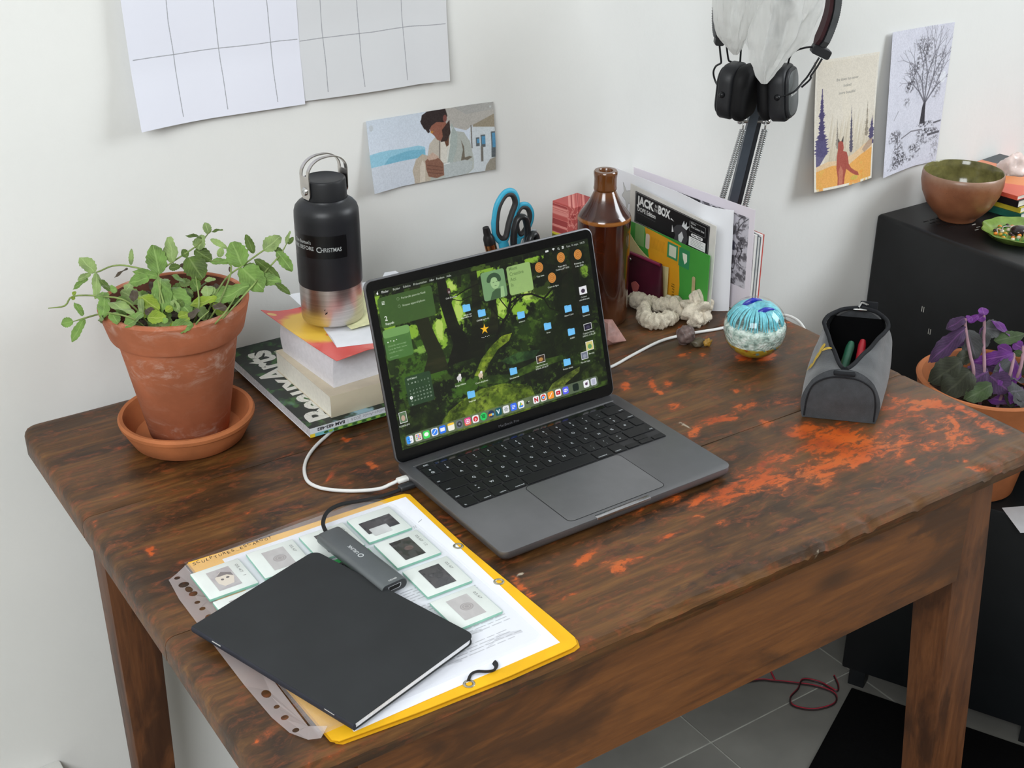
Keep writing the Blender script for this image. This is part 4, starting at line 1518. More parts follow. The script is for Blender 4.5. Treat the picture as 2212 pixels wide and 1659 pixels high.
LEAVES=[(0.615,-0.117,0.199,0.622,-0.099,0.224,0.0174,1),(0.633,-0.116,0.209,0.640,-0.106,0.231,0.0174,2),(0.614,-0.124,0.197,0.591,-0.160,0.184,0.0201,1),(0.611,-0.143,0.192,0.622,-0.190,0.182,0.0201,1),(0.612,-0.120,0.198,0.592,-0.095,0.201,0.0080,1),(0.603,-0.116,0.197,0.589,-0.116,0.195,0.0121,1),(0.557,-0.072,0.199,0.547,-0.055,0.213,0.0134,2),(0.559,-0.073,0.199,0.545,-0.087,0.180,0.0080,2),(0.553,-0.071,0.198,0.534,-0.063,0.194,0.0060,2),(0.549,-0.072,0.194,0.534,-0.071,0.186,0.0054,1),(0.593,-0.090,0.206,0.595,-0.083,0.221,0.0043,2),(0.589,-0.090,0.203,0.578,-0.095,0.198,0.0038,4),(0.659,-0.126,0.221,0.663,-0.120,0.235,0.0147,2),(0.667,-0.124,0.233,0.659,-0.116,0.236,0.0054,0),(0.673,-0.129,0.232,0.686,-0.142,0.224,0.0054,2),(0.673,-0.125,0.237,0.679,-0.123,0.247,0.0074,2),(0.676,-0.126,0.239,0.681,-0.128,0.242,0.0034,0),(0.648,-0.123,0.214,0.657,-0.150,0.198,0.0201,0),(0.656,-0.123,0.221,0.666,-0.135,0.212,0.0121,0),(0.676,-0.141,0.214,0.675,-0.135,0.223,0.0060,2),(0.684,-0.149,0.209,0.666,-0.137,0.211,0.0067,1),(0.695,-0.159,0.205,0.692,-0.144,0.227,0.0201,1),(0.694,-0.160,0.204,0.693,-0.191,0.193,0.0215,1),(0.696,-0.160,0.205,0.709,-0.173,0.201,0.0094,0),(0.709,-0.161,0.218,0.705,-0.148,0.235,0.0074,0),(0.719,-0.166,0.221,0.733,-0.167,0.234,0.0134,2),(0.729,-0.170,0.224,0.739,-0.182,0.217,0.0054,0),(0.731,-0.175,0.220,0.741,-0.192,0.202,0.0101,1),(0.741,-0.177,0.227,0.744,-0.171,0.239,0.0040,2),(0.743,-0.178,0.227,0.753,-0.181,0.233,0.0040,0),(0.709,-0.164,0.212,0.718,-0.189,0.198,0.0087,0),(0.702,-0.183,0.197,0.720,-0.200,0.196,0.0114,1),(0.715,-0.201,0.195,0.715,-0.217,0.190,0.0054,0),(0.689,-0.189,0.193,0.655,-0.192,0.187,0.0161,1),(0.651,-0.163,0.193,0.641,-0.175,0.189,0.0107,2),(0.650,-0.172,0.191,0.656,-0.180,0.190,0.0080,2),(0.652,-0.187,0.187,0.627,-0.182,0.184,0.0101,3),(0.585,-0.137,0.188,0.570,-0.158,0.181,0.0054,2),(0.584,-0.139,0.188,0.586,-0.162,0.183,0.0121,3),(0.606,-0.175,0.183,0.598,-0.176,0.181,0.0067,3),(0.609,-0.165,0.186,0.608,-0.181,0.182,0.0080,2),(0.552,-0.130,0.185,0.566,-0.153,0.181,0.0121,2),(0.549,-0.146,0.180,0.555,-0.167,0.175,0.0094,1),(0.576,-0.166,0.180,0.555,-0.169,0.172,0.0147,1),(0.577,-0.177,0.178,0.596,-0.187,0.178,0.0134,3),(0.593,-0.187,0.178,0.594,-0.194,0.174,0.0067,1),(0.605,-0.193,0.178,0.611,-0.188,0.180,0.0080,3),(0.595,-0.197,0.171,0.608,-0.204,0.173,0.0121,1),(0.608,-0.202,0.177,0.615,-0.202,0.178,0.0054,3),(0.607,-0.204,0.172,0.613,-0.208,0.173,0.0034,1),(0.548,-0.122,0.186,0.558,-0.115,0.190,0.0107,1),(0.553,-0.116,0.188,0.538,-0.143,0.179,0.0107,1),(0.560,-0.112,0.191,0.562,-0.092,0.196,0.0054,0),(0.560,-0.112,0.191,0.571,-0.116,0.191,0.0094,1),(0.575,-0.122,0.191,0.579,-0.110,0.194,0.0080,2),(0.538,-0.150,0.178,0.544,-0.110,0.160,0.0067,1),(0.520,-0.096,0.158,0.509,-0.089,0.156,0.0087,1),(0.531,-0.098,0.163,0.524,-0.080,0.174,0.0060,1),(0.531,-0.101,0.160,0.517,-0.105,0.140,0.0080,1),(0.529,-0.076,0.180,0.528,-0.071,0.183,0.0040,3),(0.530,-0.078,0.179,0.532,-0.083,0.176,0.0034,3),(0.582,-0.126,0.191,0.582,-0.145,0.186,0.0080,4),(0.642,-0.122,0.208,0.646,-0.128,0.203,0.0060,4),(0.652,-0.154,0.196,0.658,-0.154,0.197,0.0054,2),(0.684,-0.154,0.202,0.678,-0.150,0.202,0.0054,4),(0.612,-0.105,0.203,0.606,-0.099,0.205,0.0054,0),(0.627,-0.115,0.203,0.640,-0.123,0.205,0.0067,0),(0.647,-0.122,0.214,0.646,-0.117,0.221,0.0067,0),(0.628,-0.194,0.182,0.619,-0.205,0.178,0.0094,4),(0.652,-0.211,0.182,0.649,-0.199,0.184,0.0080,4),(0.581,-0.163,0.182,0.585,-0.173,0.180,0.0080,4),(0.619,-0.172,0.186,0.606,-0.173,0.183,0.0080,0),]
STEMS=[[(0.598,-0.160,0.185),(0.613,-0.118,0.198),(0.591,-0.090,0.205),(0.576,-0.079,0.205),(0.562,-0.074,0.200),(0.556,-0.071,0.199)],[(0.570,-0.142,0.185),(0.548,-0.115,0.188),(0.529,-0.077,0.179),(0.518,-0.079,0.171),(0.502,-0.071,0.169)],[(0.565,-0.171,0.177),(0.547,-0.147,0.180),(0.545,-0.106,0.164),(0.531,-0.101,0.161),(0.520,-0.096,0.158)],[(0.601,-0.162,0.185),(0.612,-0.120,0.198),(0.627,-0.113,0.206),(0.654,-0.121,0.222),(0.666,-0.124,0.231),(0.676,-0.125,0.241)],[(0.655,-0.180,0.190),(0.677,-0.161,0.198),(0.696,-0.159,0.206),(0.719,-0.166,0.221),(0.729,-0.170,0.224)],[(0.657,-0.213,0.182),(0.707,-0.181,0.198),(0.732,-0.178,0.216),(0.743,-0.177,0.229)],[(0.631,-0.187,0.184),(0.647,-0.141,0.198)],[(0.619,-0.210,0.175),(0.636,-0.202,0.181)],[(0.651,-0.195,0.185),(0.685,-0.152,0.205),(0.666,-0.137,0.211)],[(0.643,-0.218,0.178),(0.659,-0.206,0.184),(0.671,-0.195,0.189)],]
PLEAVES=[(1.778,-0.317,-0.065,1.753,-0.307,-0.076,0.0139,0),(1.779,-0.319,-0.068,1.786,-0.322,-0.063,0.0089,1),(1.795,-0.327,-0.061,1.782,-0.322,-0.068,0.0076,1),(1.803,-0.331,-0.061,1.805,-0.326,-0.051,0.0127,1),(1.804,-0.332,-0.061,1.794,-0.328,-0.066,0.0101,1),(1.775,-0.324,-0.079,1.714,-0.319,-0.109,0.0190,0),(1.776,-0.325,-0.081,1.766,-0.353,-0.109,0.0215,2),(1.796,-0.337,-0.078,1.821,-0.355,-0.080,0.0190,2),(1.799,-0.338,-0.076,1.792,-0.341,-0.090,0.0089,0),(1.798,-0.340,-0.081,1.785,-0.350,-0.101,0.0139,2),(1.809,-0.340,-0.068,1.838,-0.370,-0.085,0.0089,1),(1.806,-0.355,-0.096,1.846,-0.375,-0.086,0.0139,3),(1.766,-0.331,-0.098,1.742,-0.318,-0.100,0.0076,0),(1.814,-0.382,-0.107,1.806,-0.364,-0.101,0.0114,1),(1.814,-0.384,-0.108,1.766,-0.366,-0.115,0.0139,1),(1.814,-0.386,-0.109,1.767,-0.415,-0.137,0.0253,1),(1.833,-0.385,-0.103,1.830,-0.373,-0.098,0.0127,1),(1.825,-0.393,-0.109,1.820,-0.383,-0.106,0.0076,3),(1.824,-0.395,-0.111,1.848,-0.385,-0.098,0.0114,1),(1.741,-0.350,-0.115,1.694,-0.347,-0.129,0.0279,4),(1.742,-0.369,-0.124,1.695,-0.367,-0.137,0.0329,4),(1.763,-0.383,-0.124,1.730,-0.377,-0.131,0.0279,0),(1.771,-0.386,-0.123,1.784,-0.407,-0.128,0.0329,2),(1.751,-0.401,-0.136,1.709,-0.395,-0.146,0.0203,3),(1.760,-0.389,-0.128,1.764,-0.418,-0.139,0.0253,0),(1.764,-0.424,-0.142,1.786,-0.431,-0.139,0.0253,2),(1.771,-0.429,-0.142,1.775,-0.449,-0.153,0.0228,2),(1.737,-0.344,-0.114,1.762,-0.350,-0.109,0.0152,4),(1.788,-0.389,-0.119,1.810,-0.393,-0.114,0.0152,1),]
PSTEMS=[[(1.744,-0.371,-0.124),(1.760,-0.349,-0.109),(1.774,-0.324,-0.081),(1.778,-0.317,-0.065)],[(1.757,-0.380,-0.124),(1.787,-0.351,-0.101),(1.797,-0.340,-0.081),(1.803,-0.331,-0.061)],[(1.783,-0.406,-0.128),(1.812,-0.388,-0.111),(1.815,-0.383,-0.107)],[(1.801,-0.409,-0.124),(1.826,-0.393,-0.109),(1.836,-0.384,-0.101)],]



def leaf_mat(name, c, back, vein, rough=0.55):
    k = NT(name)
    v = k.coords()
    uvn = k.n('ShaderNodeUVMap')
    sp = k.n('ShaderNodeSeparateXYZ')
    k.l(uvn.outputs[0], sp.inputs[0])
    n = k.noise(v, 60, 4)
    n2 = k.noise(v, 420, 3)
    col = k.ramp(n, [(0.3, tuple(int(x * 0.8) for x in c)), (0.7, tuple(min(255, int(x * 1.12)) for x in c))])
    d = k.math('ABSOLUTE', k.math('SUBTRACT', sp.outputs[0], 0.5), 0)
    mid = k.framp(d, 0.06, 0.015)
    rib = k.n('ShaderNodeTexWave', wave_type='BANDS', bands_direction='Y')
    rib.inputs['Scale'].default_value = 2.4
    cmb = k.n('ShaderNodeCombineXYZ')
    k.l(k.math('SUBTRACT', sp.outputs[1], k.math('MULTIPLY', d, 0.9)), cmb.inputs[1])
    k.l(cmb.outputs[0], rib.inputs[0])
    rm = k.math('MULTIPLY', k.framp(rib.outputs['Fac'], 0.8, 1.0), 0.5)
    col = k.mix(k.math('MAXIMUM', k.math('MULTIPLY', mid, 0.7), k.math('MULTIPLY', rm, 0.5)), col, vein)
    geo = k.n('ShaderNodeNewGeometry')
    col = k.mix(geo.outputs['Backfacing'], col, back)
    k.l(col, k.b.inputs['Base Color'])
    k.b.inputs['Roughness'].default_value = rough
    k.b.inputs['Specular IOR Level'].default_value = 0.3
    k.b.inputs['Sheen Weight'].default_value = 0.25
    tr = k.n('ShaderNodeBsdfTranslucent')
    k.l(col, tr.inputs[0])
    ms = k.n('ShaderNodeMixShader')
    ms.inputs[0].default_value = 0.28
    k.l(k.b.outputs[0], ms.inputs[1])
    k.l(tr.outputs[0], ms.inputs[2])
    k.l(ms.outputs[0], k.out.inputs[0])
    k.bump(k.math('ADD', n2, k.math('MULTIPLY', rib.outputs['Fac'], 0.6)), 0.3, 0.0006)
    return k.m


LM = [leaf_mat('leaf_dark_green', (84, 108, 44), (112, 128, 80), (128, 150, 84)), leaf_mat('leaf_bright_green', (120, 156, 76), (130, 156, 96), (158, 190, 110)),
      leaf_mat('leaf_pale_green', (146, 170, 104), (146, 166, 112), (176, 198, 134)), leaf_mat('leaf_yellow_green', (142, 168, 52), (150, 168, 86), (180, 194, 96)),
      leaf_mat('leaf_dry_brown', (84, 72, 58), (96, 84, 70), (104, 92, 74))]
M_stem = mat('mint_stem', (128, 146, 84), 0.6, 0, 0.3, 0.15)


def leaf(name, A, B, w, m, parent, at, rnd, ser=0.07, curl=0.35, fold=0.3, facing=(-0.42, -0.62, 0.66)):
    A, B = Vector(A), Vector(B)
    ax = B - A
    L = ax.length * 1.1
    ax.normalize()
    n = Vector(facing) + Vector((rnd.uniform(-.55, .55), rnd.uniform(-.55, .55), rnd.uniform(-.3, .5)))
    n = n - ax * n.dot(ax)
    n.normalize()
    sd = ax.cross(n)
    bm = NB()
    N = 11
    c2 = rnd.uniform(0.4, 1.2) * curl

    def f(u, v):
        prof = (math.sin(PI * min(1, v * 0.96 + 0.02) ** 0.9)) ** 0.6
        k = round(v * N)
        hw = 0.5 * w * max(prof, 0.04) * (1 + ser * (1 if k % 2 else -1))
        s = u * 2 - 1
        h = -c2 * L * 0.35 * v * v + fold * hw * abs(s) - 0.12 * hw * s * s
        h += 0.05 * L * math.sin(v * 9 + s * 2)
        return A + ax * (L * v) + sd * (hw * s) + n * h
    grid(bm, f, 4, N)
    return obj(name, bm, m, parent, 1.2, at, recalc=False)


LR = random.Random(3)
MAT_ = (PX, PY, T)
for a in LEAVES:
    A, B = (a[0], a[1], a[2] + T), (a[3], a[4], a[5] + T)
    j = LR.uniform(-.006, .006)
    leaf('leaf', A, (B[0] + j, B[1] - j, B[2]), a[6] * 1.3, LM[a[7]], mint, MAT_, LR)
for k_ in range(46):
    an, rr = LR.uniform(0, 2 * PI), 0.064 * math.sqrt(LR.random())
    zz = LR.uniform(0.146, 0.176)
    A = Vector((PX + rr * math.cos(an), PY + rr * math.sin(an), T + zz))
    L = LR.uniform(0.012, 0.024)
    B = A + Vector((LR.uniform(-1, 1), LR.uniform(-1, 1), LR.uniform(-.2, .7))).normalized() * L
    leaf('leaf', A, B, L * LR.uniform(0.6, 0.85), LM[LR.choice((0, 0, 1, 1, 2, 3, 4))], mint, MAT_, LR)
for st in STEMS:
    bm = NB()
    p0 = Vector(st[0])
    root = Vector((PX + (p0.x - PX) * 0.5, PY + (p0.y - PY) * 0.5, 0.138))
    if p0.z < 0.15:
        root = Vector((p0.x * 0.8 + PX * 0.2, p0.y * 0.8 + PY * 0.2, 0.136))
    pts = [root] + [Vector(p) for p in st]
    pts = [(p[0], p[1], p[2] + T) for p in pts]
    tube(bm, pts, [0.0010] * (len(pts) - 1) + [0.0005], 6, 4)
    obj('stem', bm, M_stem, mint, 1.2, MAT_)
fb = NB()
leaf_o = leaf('fallen_leaf', (0.563, -0.141, T + 0.0015), (0.577, -0.1445, T + 0.003), 0.008, LM[4], None, None, LR, facing=(0, 0, 1), curl=0.5)
tag(leaf_o, 'tiny dry curled leaf fallen on the desk in front of the saucer', 'leaf')
fb.free()

# ------------------------------------------------------------------ magazine and books
mag = thing('magazine', 'art magazine with dark jungle cover and big white lettering, lowest of the book pile', 'magazine', (0.733, -0.2205, T))
mz0, mz1 = 0.0048, 0.0165
MW, MH = 0.250, 0.285            # MW runs back to the wall (y), MH along the wall (x)
pc = Pic(700, 800, 0.25, 0.285, (34, 42, 40))       # reading page: x from the spine, y down from the page top
X, Y = pc.xy()
g1 = vnoise(pc.h, pc.w, 6, 7, 41, 5)
g2 = vnoise(pc.h, pc.w, 24, 28, 42, 4)
pc.blend(sm(0.45, 0.62, g1), (44, 66, 50))
pc.blend(sm(0.55, 0.72, g2) * 0.9, (66, 110, 58))
pc.blend(sm(0.52, 0.6, g1) * sm(0.10, 0.02, X) * 0.9, (160, 196, 214))
pc.text('BeauxArts', 0.012, 0.0465, 0.056, (226, 226, 220), 1, 0.035, width=0.214)
pc.text('Magazine', 0.185, 0.056, 0.008, (220, 214, 200), 0.9, 0.02)
M_mag = print_mat('magazine_cover', pc, 0.3)
ps = Pic(900, 40, 0.285, 0.0117, (222, 228, 234))
for x0, x1, c_ in ((0, 0.10, (96, 146, 84)), (0.10, 0.20, (176, 48, 106)), (0.20, 0.285, (90, 160, 150))):
    ps.rect(x0, 0.0072, x1, 0.0117, c_)
ps.rect(0, 0.0072, 0.006, 0.0117, (236, 206, 60))
ps.rect(0.006, 0.0072, 0.03, 0.0117, (120, 186, 196))
for i_ in range(14):
    ps.ell(0.02 + i_ * 0.0062, 0.0096, 0.003, 0.0016, ((60, 96, 50), (150, 190, 80))[i_ % 2])
# lettering on the spine stands upside down for the reader of the desk
pr_ = Pic(900, 40, 0.285, 0.0117, (222, 228, 234))
pr_.text('BAM 483-482', 0.240, 0.0060, 0.0058, (30, 30, 34), 1, 0.03, width=0.036)
pr_.text('Juillet-Août 2024', 0.186, 0.0060, 0.0058, (150, 150, 158), 1, 0.0, width=0.046)
pr_.text('Design that Rêver', 0.135, 0.0060, 0.0050, (70, 70, 78), 1, 0.02, width=0.040)
for x in (0.236, 0.181, 0.130):
    pr_.rect(x, 0.001, x + 0.0004, 0.0066, (150, 150, 156))
ps.a[:25] = pr_.a[:25][::-1, ::-1]
M_spine = print_mat('magazine_spine', ps, 0.35)
M_pages = mat('page_edges', (208, 208, 212), 0.8, 0, 0.2, 0.06, 300)


def slab_fn(bm, x0, x1, y0, y1, z0, z1, mi):
    v = box(bm, x0, x1, y0, y1, z0, z1, 0, mi)
    return v


bm = NB()
box(bm, 0.0006, MH - 0.001, 0.0006, MW - 0.001, mz0 + 0.0003, mz1 - 0.0003, 0, 0)
obj('pages', bm, M_pages, mag, 0)
bm = NB()
box(bm, 0, MH, 0, MW, mz1 - 0.0003, mz1, 0, 0)
plan_uv(bm, lambda c: (c.y / MW, 1 - c.x / MH))
obj('cover', bm, M_mag, mag, 0)
bm = NB()
box(bm, 0, MH, 0, MW, mz0, mz0 + 0.0003, 0, 0)
obj('back_cover', bm, M_paper, mag, 0)
bm = NB()
box(bm, 0, MH, -0.0004, 0.0006, mz0, mz1, 0, 0)
plan_uv(bm, lambda c: (c.x / MH, (c.z - mz0) / (mz1 - mz0)))
obj('spine', bm, M_spine, mag, 0)


def book(name, label, x0, y0, w, d, z0, z1, cover_m, spine_m, page_m, ov=0.0, top_m=None, spine_uv=False, rz=0.0):
    """a paperback lying flat, spine towards the reader (y0 side), pages seen from the left"""
    t = thing(name, label, 'book', (x0, y0, T), rz)
    bm = NB()
    n = 10
    # pages with the slight swell of a read paperback
    def f(u, v):
        return None
    box(bm, 0.001, w - 0.001, 0.002, d, z0 + 0.0005, z1 - 0.0005, 0, 0)
    es = [e for e in bm.edges if all(abs(v.co.x - 0.001) < 1e-5 for v in e.verts)]
    obj('pages', bm, page_m, t, 0)
    bm = NB()
    box(bm, -ov, w, 0.0, d + ov, z1 - 0.0005, z1, 0, 0)
    plan_uv(bm, lambda c: ((c.x + ov) / (w + ov), c.y / (d + ov)))
    obj('front_cover', bm, top_m or cover_m, t, 0)
    bm = NB()
    box(bm, 0, w, 0.0, d, z0, z0 + 0.0005, 0, 0)
    obj('back_cover', bm, cover_m, t, 0)
    bm = NB()
    m = 8
    grid(bm, lambda u, v: (w * u, -0.0016 * math.sin(PI * v), z0 + (z1 - z0) * v), 1, m)
    plan_uv(bm, lambda c: (c.x / w, (c.z - z0) / (z1 - z0)))
    thicken(bm, 0.0005)
    obj('spine', bm, spine_m, t, 0.8)
    return t


M_cream = mat('cream_card', (212, 202, 180), 0.65, 0, 0.3, 0.04, 30)
M_creampages = mat('cream_pages', (236, 234, 222), 0.85, 0, 0.2, 0.02, 200)
M_greypages = mat('white_pages', (234, 234, 240), 0.85, 0, 0.2, 0.02, 200)
sp = Pic(900, 140, 0.19, 0.0295, (206, 196, 172))
sp.blend(vnoise(140, 900, 12, 4, 5, 4) * 0.3, (190, 178, 150))
for k_, (s_, y_) in enumerate((('SSS', 0.0), ('AMARTINAS', 0.0))):
    sp.text(s_, 0.068 + (0.006 if k_ == 0 else 0), 0.008 + (0 if k_ == 0 else 0), 0.0036, (60, 54, 48), 0.9, 0.0, rot=PI / 2)
b1 = book('cream_book', 'thick cream paperback lying between the magazine and the white-paged book', 0.7655, -0.2105, 0.19, 0.150, 0.0167, 0.0445, M_cream, print_mat('cream_spine', sp, 0.6), M_creampages)
fp = Pic(500, 420, 0.18, 0.15, (226, 92, 86))
X, Y = fp.xy()
h1 = vnoise(420, 500, 5, 4, 21, 4)
h2 = vnoise(420, 500, 14, 12, 22, 4)
fp.blend(sm(0.5, 0.68, h1) * 0.8, (240, 130, 120))
d_ = ((X - 0.045) / 0.052) ** 2 + ((Y - 0.062) / 0.048) ** 2
fp.blend(sm(1.25, 0.8, d_ + (h2 - 0.5) * 0.5), (240, 196, 74))
for k_ in range(9):
    t_ = -0.3 + k_ * 0.32
    fp.poly([(0.062, 0.055), (0.062 + 0.05 * math.cos(t_), 0.055 + 0.05 * math.sin(t_)), (0.062 + 0.046 * math.cos(t_ + 0.16), 0.055 + 0.046 * math.sin(t_ + 0.16))], (226, 110, 60), 0.75)
for (x_, y_, r_) in ((0.05, 0.118, 0.007), (0.095, 0.132, 0.006), (0.14, 0.135, 0.005), (0.006, 0.012, 0.005)):
    fp.ell(x_, y_, r_, r_ * 0.9, (246, 210, 120), 0.9)
for k_ in range(6):
    fp.line([(0.05 + 0.02 * k_, 0.15), (0.09 + 0.02 * k_, 0.10)], 0.003, (250, 196, 180), 0.6)
M_flower = print_mat('flower_cover', fp, 0.35)
b2 = thing('flower_book', 'thick paperback with a red and yellow flower cover, topmost in the pile', 'book', (0.7795, -0.193, T), math.radians(3))
bm = NB()
zb_, zt_ = 0.0447, 0.0935
rows = []
for k_ in range(9):
    v_ = k_ / 8
    bow = 0.0035 * math.sin(PI * v_)
    sh_ = 0.004 * v_
    rows.append([bm.verts.new(p) for p in ((0.0 - bow * 0.3 + sh_ * 0.2, 0.0 - sh_, zb_ + (zt_ - zb_) * v_), (0.17, 0.0 - sh_, zb_ + (zt_ - zb_) * v_), (0.17, 0.125 - sh_, zb_ + (zt_ - zb_) * v_), (-bow, 0.125 - sh_, zb_ + (zt_ - zb_) * v_))])
for a, b in zip(rows, rows[1:]):
    for i in range(4):
        bm.faces.new((a[i], a[(i + 1) % 4], b[(i + 1) % 4], b[i]))
bm.faces.new(list(reversed(rows[0])))
bm.faces.new(rows[-1])
obj('pages', bm, M_greypages, b2, 0.7)
bm = NB()


def flap(u, v):
    x = -0.010 + 0.18 * u
    y = -0.030 + 0.162 * v
    curl = 0.010 * max(0, (0.22 - u) / 0.22) ** 2 * v ** 1.5
    tip = 0.003 * max(0, (0.12 - v) / 0.12) ** 2 * max(0, 1 - abs(u - 0.22) / 0.25)
    x -= 0.012 * v * max(0, 1 - u * 3)
    return (x, y, zt_ + 0.0006 + curl + tip)


grid(bm, flap, 18, 14)
thicken(bm, 0.0005)
obj('front_cover', bm, M_flower, b2, 0.9, recalc=False)

# sheets between book and flask
fold = thing('folded_note', 'folded white sheet of paper under the steel flask on the flower book', 'paper', (0.80, -0.17, T))
bm = NB()


def fs(u, v):
    a = 2 * u
    x = 0.0 + 0.075 * v
    if a <= 1:
        p = Vector((-0.012 + 0.004, -0.012, 0)) * 0
        y, z = 0.055 - 0.058 * a, 0.0945
    else:
        y, z = -0.003 + 0.058 * (a - 1), 0.0945 + 0.0045 * math.sin(min(1, (a - 1) * 1.0) * PI) * (1 - (a - 1)) + 0.0008
    return (x - 0.012 + 0.2 * y, y - 0.028 + 0.35 * (0.03 - x) * 0.9, z)


grid(bm, fs, 24, 6, uv=False)
thicken(bm, 0.0002)
obj('sheet', bm, M_paper, fold, 1.0)
yel = thing('yellow_note', 'pale yellow sheet under the flask behind the folded white paper', 'paper', (0.84, -0.12, T))
bm = NB()
grid(bm, lambda u, v: (-0.02 + 0.09 * u, -0.046 + 0.10 * v, 0.0998 + 0.0006 * math.sin(u * 7 + v * 5)), 8, 8, uv=False)
thicken(bm, 0.0002)
obj('sheet', bm, mat('pale_yellow_paper', (222, 222, 176), 0.75, 0, 0.2), yel, 1.0)
wn_ = thing('white_note', 'white sheet on the book pile poking out behind the flask', 'paper', (0.88, -0.06, T))
bm = NB()


def wq(u, v):
    p = Vector((-0.076 + 0.156 * u, -0.022 + 0.05 * v, 0.0952))
    p.y += 0.006 - 0.018 * u + 0.022 * (u > 0.8) * v
    p.z += 0.004 * v * (1 - u)
    return p


grid(bm, wq, 10, 6, uv=False)
thicken(bm, 0.0002)
obj('sheet', bm, M_paper, wn_, 1.0)

# ------------------------------------------------------------------ the flask
FX, FY, FZ = 0.8191, -0.1201, T + 0.1004
fk = thing('insulated_flask', 'black insulated flask with bare steel foot and steel carry handle on the book pile', 'bottle', (FX, FY, FZ))
M_powder = mat('black_powder_coat', (30, 31, 35), 0.42, 0, 0.5, 0.06, 60, 0.10, 900, 0.0003)
M_cap = mat('black_cap_plastic', (34, 35, 38), 0.45, 0, 0.5, 0.04, 60)
bm = NB()
lathe(bm, [(0, 0.0), (0.0335, 0.0), (0.0362, 0.0015), (0.0373, 0.005), (0.0373, 0.0478)], 72, capb=False)
k = NT('brushed_flask_steel')
v_ = k.coords((3, 3, 200))
n_ = k.noise(v_, 3, 3)
k.l(k.ramp(n_, [(0.3, (188, 182, 178)), (0.7, (216, 210, 206))]), k.b.inputs['Base Color'])
k.b.inputs['Metallic'].default_value = 1.0
k.b.inputs['Roughness'].default_value = 0.33
obj('steel_foot', bm, k.m, fk, 0.7)
bm = NB()
lathe(bm, [(0.0366, 0.0474), (0.0377, 0.0476), (0.0380, 0.049), (0.0380, 0.128), (0.0376, 0.136), (0.0360, 0.1415), (0.0325, 0.1455), (0.0285, 0.148), (0.0262, 0.150), (0.0258, 0.1515), (0.0, 0.1515)], 72, capb=True, capt=False)
obj('body', bm, M_powder, fk, 0.9)
bm = NB()
lathe(bm, [(0.0250, 0.1516), (0.0252, 0.153), (0.0250, 0.1715), (0.0243, 0.1738), (0.0225, 0.1747), (0.0205, 0.1735), (0, 0.1732)], 64, capt=False)
obj('cap', bm, M_cap, fk, 0.7)


def strap(bm, path, w, t=0.0013):
    """flat band of width w (along y) following a path in x-z"""
    P = spline([(x, 0, z) for x, z in path], 6)
    rows = []
    for i, p in enumerate(P):
        tg = (P[min(i + 1, len(P) - 1)] - P[max(i - 1, 0)]).normalized()
        nn = Vector((tg.z, 0, -tg.x))
        ww = w(i / (len(P) - 1)) if callable(w) else w
        y0, y1 = ww if isinstance(ww, tuple) else (-ww / 2, ww / 2)
        rows.append([bm.verts.new(p + nn * t / 2 * s + Vector((0, y, 0))) for s, y in ((1, y0), (1, y1), (-1, y1), (-1, y0))])
    for a, b in zip(rows, rows[1:]):
        for i in range(4):
            bm.faces.new((a[i], a[(i + 1) % 4], b[(i + 1) % 4], b[i]))
    bm.faces.new(list(reversed(rows[0])))
    bm.faces.new(rows[-1])


hrz = math.radians(8)
arch = [(-0.0262, 0.179), (-0.0263, 0.183), (-0.0245, 0.189), (-0.0185, 0.1955), (-0.008, 0.1995), (0.008, 0.1995), (0.0185, 0.1955), (0.0245, 0.189), (0.0263, 0.183), (0.0262, 0.179)]
bm = NB()
for sgn in (-1, 1):
    strap(bm, [(sgn * 0.0259, 0.1535), (sgn * 0.0262, 0.165), (sgn * 0.0263, 0.174), (sgn * 0.0263, 0.1805)], lambda t: 0.018 if t > 0.12 else 0.011 + 0.055 * t)
strap(bm, arch, (-0.009, -0.0042))
strap(bm, arch, (0.0042, 0.009))
hd = obj('handle', bm, M_steel, fk, 0.6)
hd.rotation_euler = (0, 0, hrz)
for sgn in (-1, 1):
    bm = NB()
    lathe(bm, [(0.0048, 0.0), (0.0048, 0.0008), (0.0036, 0.0022), (0.0016, 0.0026), (0.0014, 0.0018), (0, 0.0018)], 24, capt=False)
    bmesh.ops.rotate(bm, verts=bm.verts, cent=(0, 0, 0), matrix=Matrix.Rotation(sgn * PI / 2, 3, 'Y'))
    bmesh.ops.translate(bm, verts=bm.verts, vec=(sgn * 0.0267, 0, 0.163))
    bmesh.ops.rotate(bm, verts=bm.verts, cent=(0, 0, 0), matrix=Matrix.Rotation(hrz, 3, 'Z'))
    obj('rivet', bm, M_chrome, fk, 0.6)
# stickers: curved patches just proud of the coat; angle measured from the side facing the desk corner
def cyl(r, a, z):
    return (r * math.cos(a), r * math.sin(a), z)


A_C = math.radians(-123.8)        # direction of the reader


def patch(name, a0, a1, z0, z1, r, m, n=20):
    bm = NB()
    grid(bm, lambda u, v: cyl(r, a0 + (a1 - a0) * u, z0 + (z1 - z0) * v), n, 4)
    return obj(name, bm, m, fk, 1.0, recalc=False)


patch('sticker', A_C - math.radians(95), A_C + math.radians(42), 0.0880, 0.1155, 0.03812, mat('black_gloss_sticker', (14, 14, 16), 0.3))
M_silver = mat('silver_lettering', (176, 180, 180), 0.4)
bm = NB()
Rl = 0.0382


def cyltext(s, a_start, z, size, bold, width=None):
    letter(bm, s, lambda x, y: cyl(Rl, a_start + x / Rl, z + y + 0.0), size, width, bold)


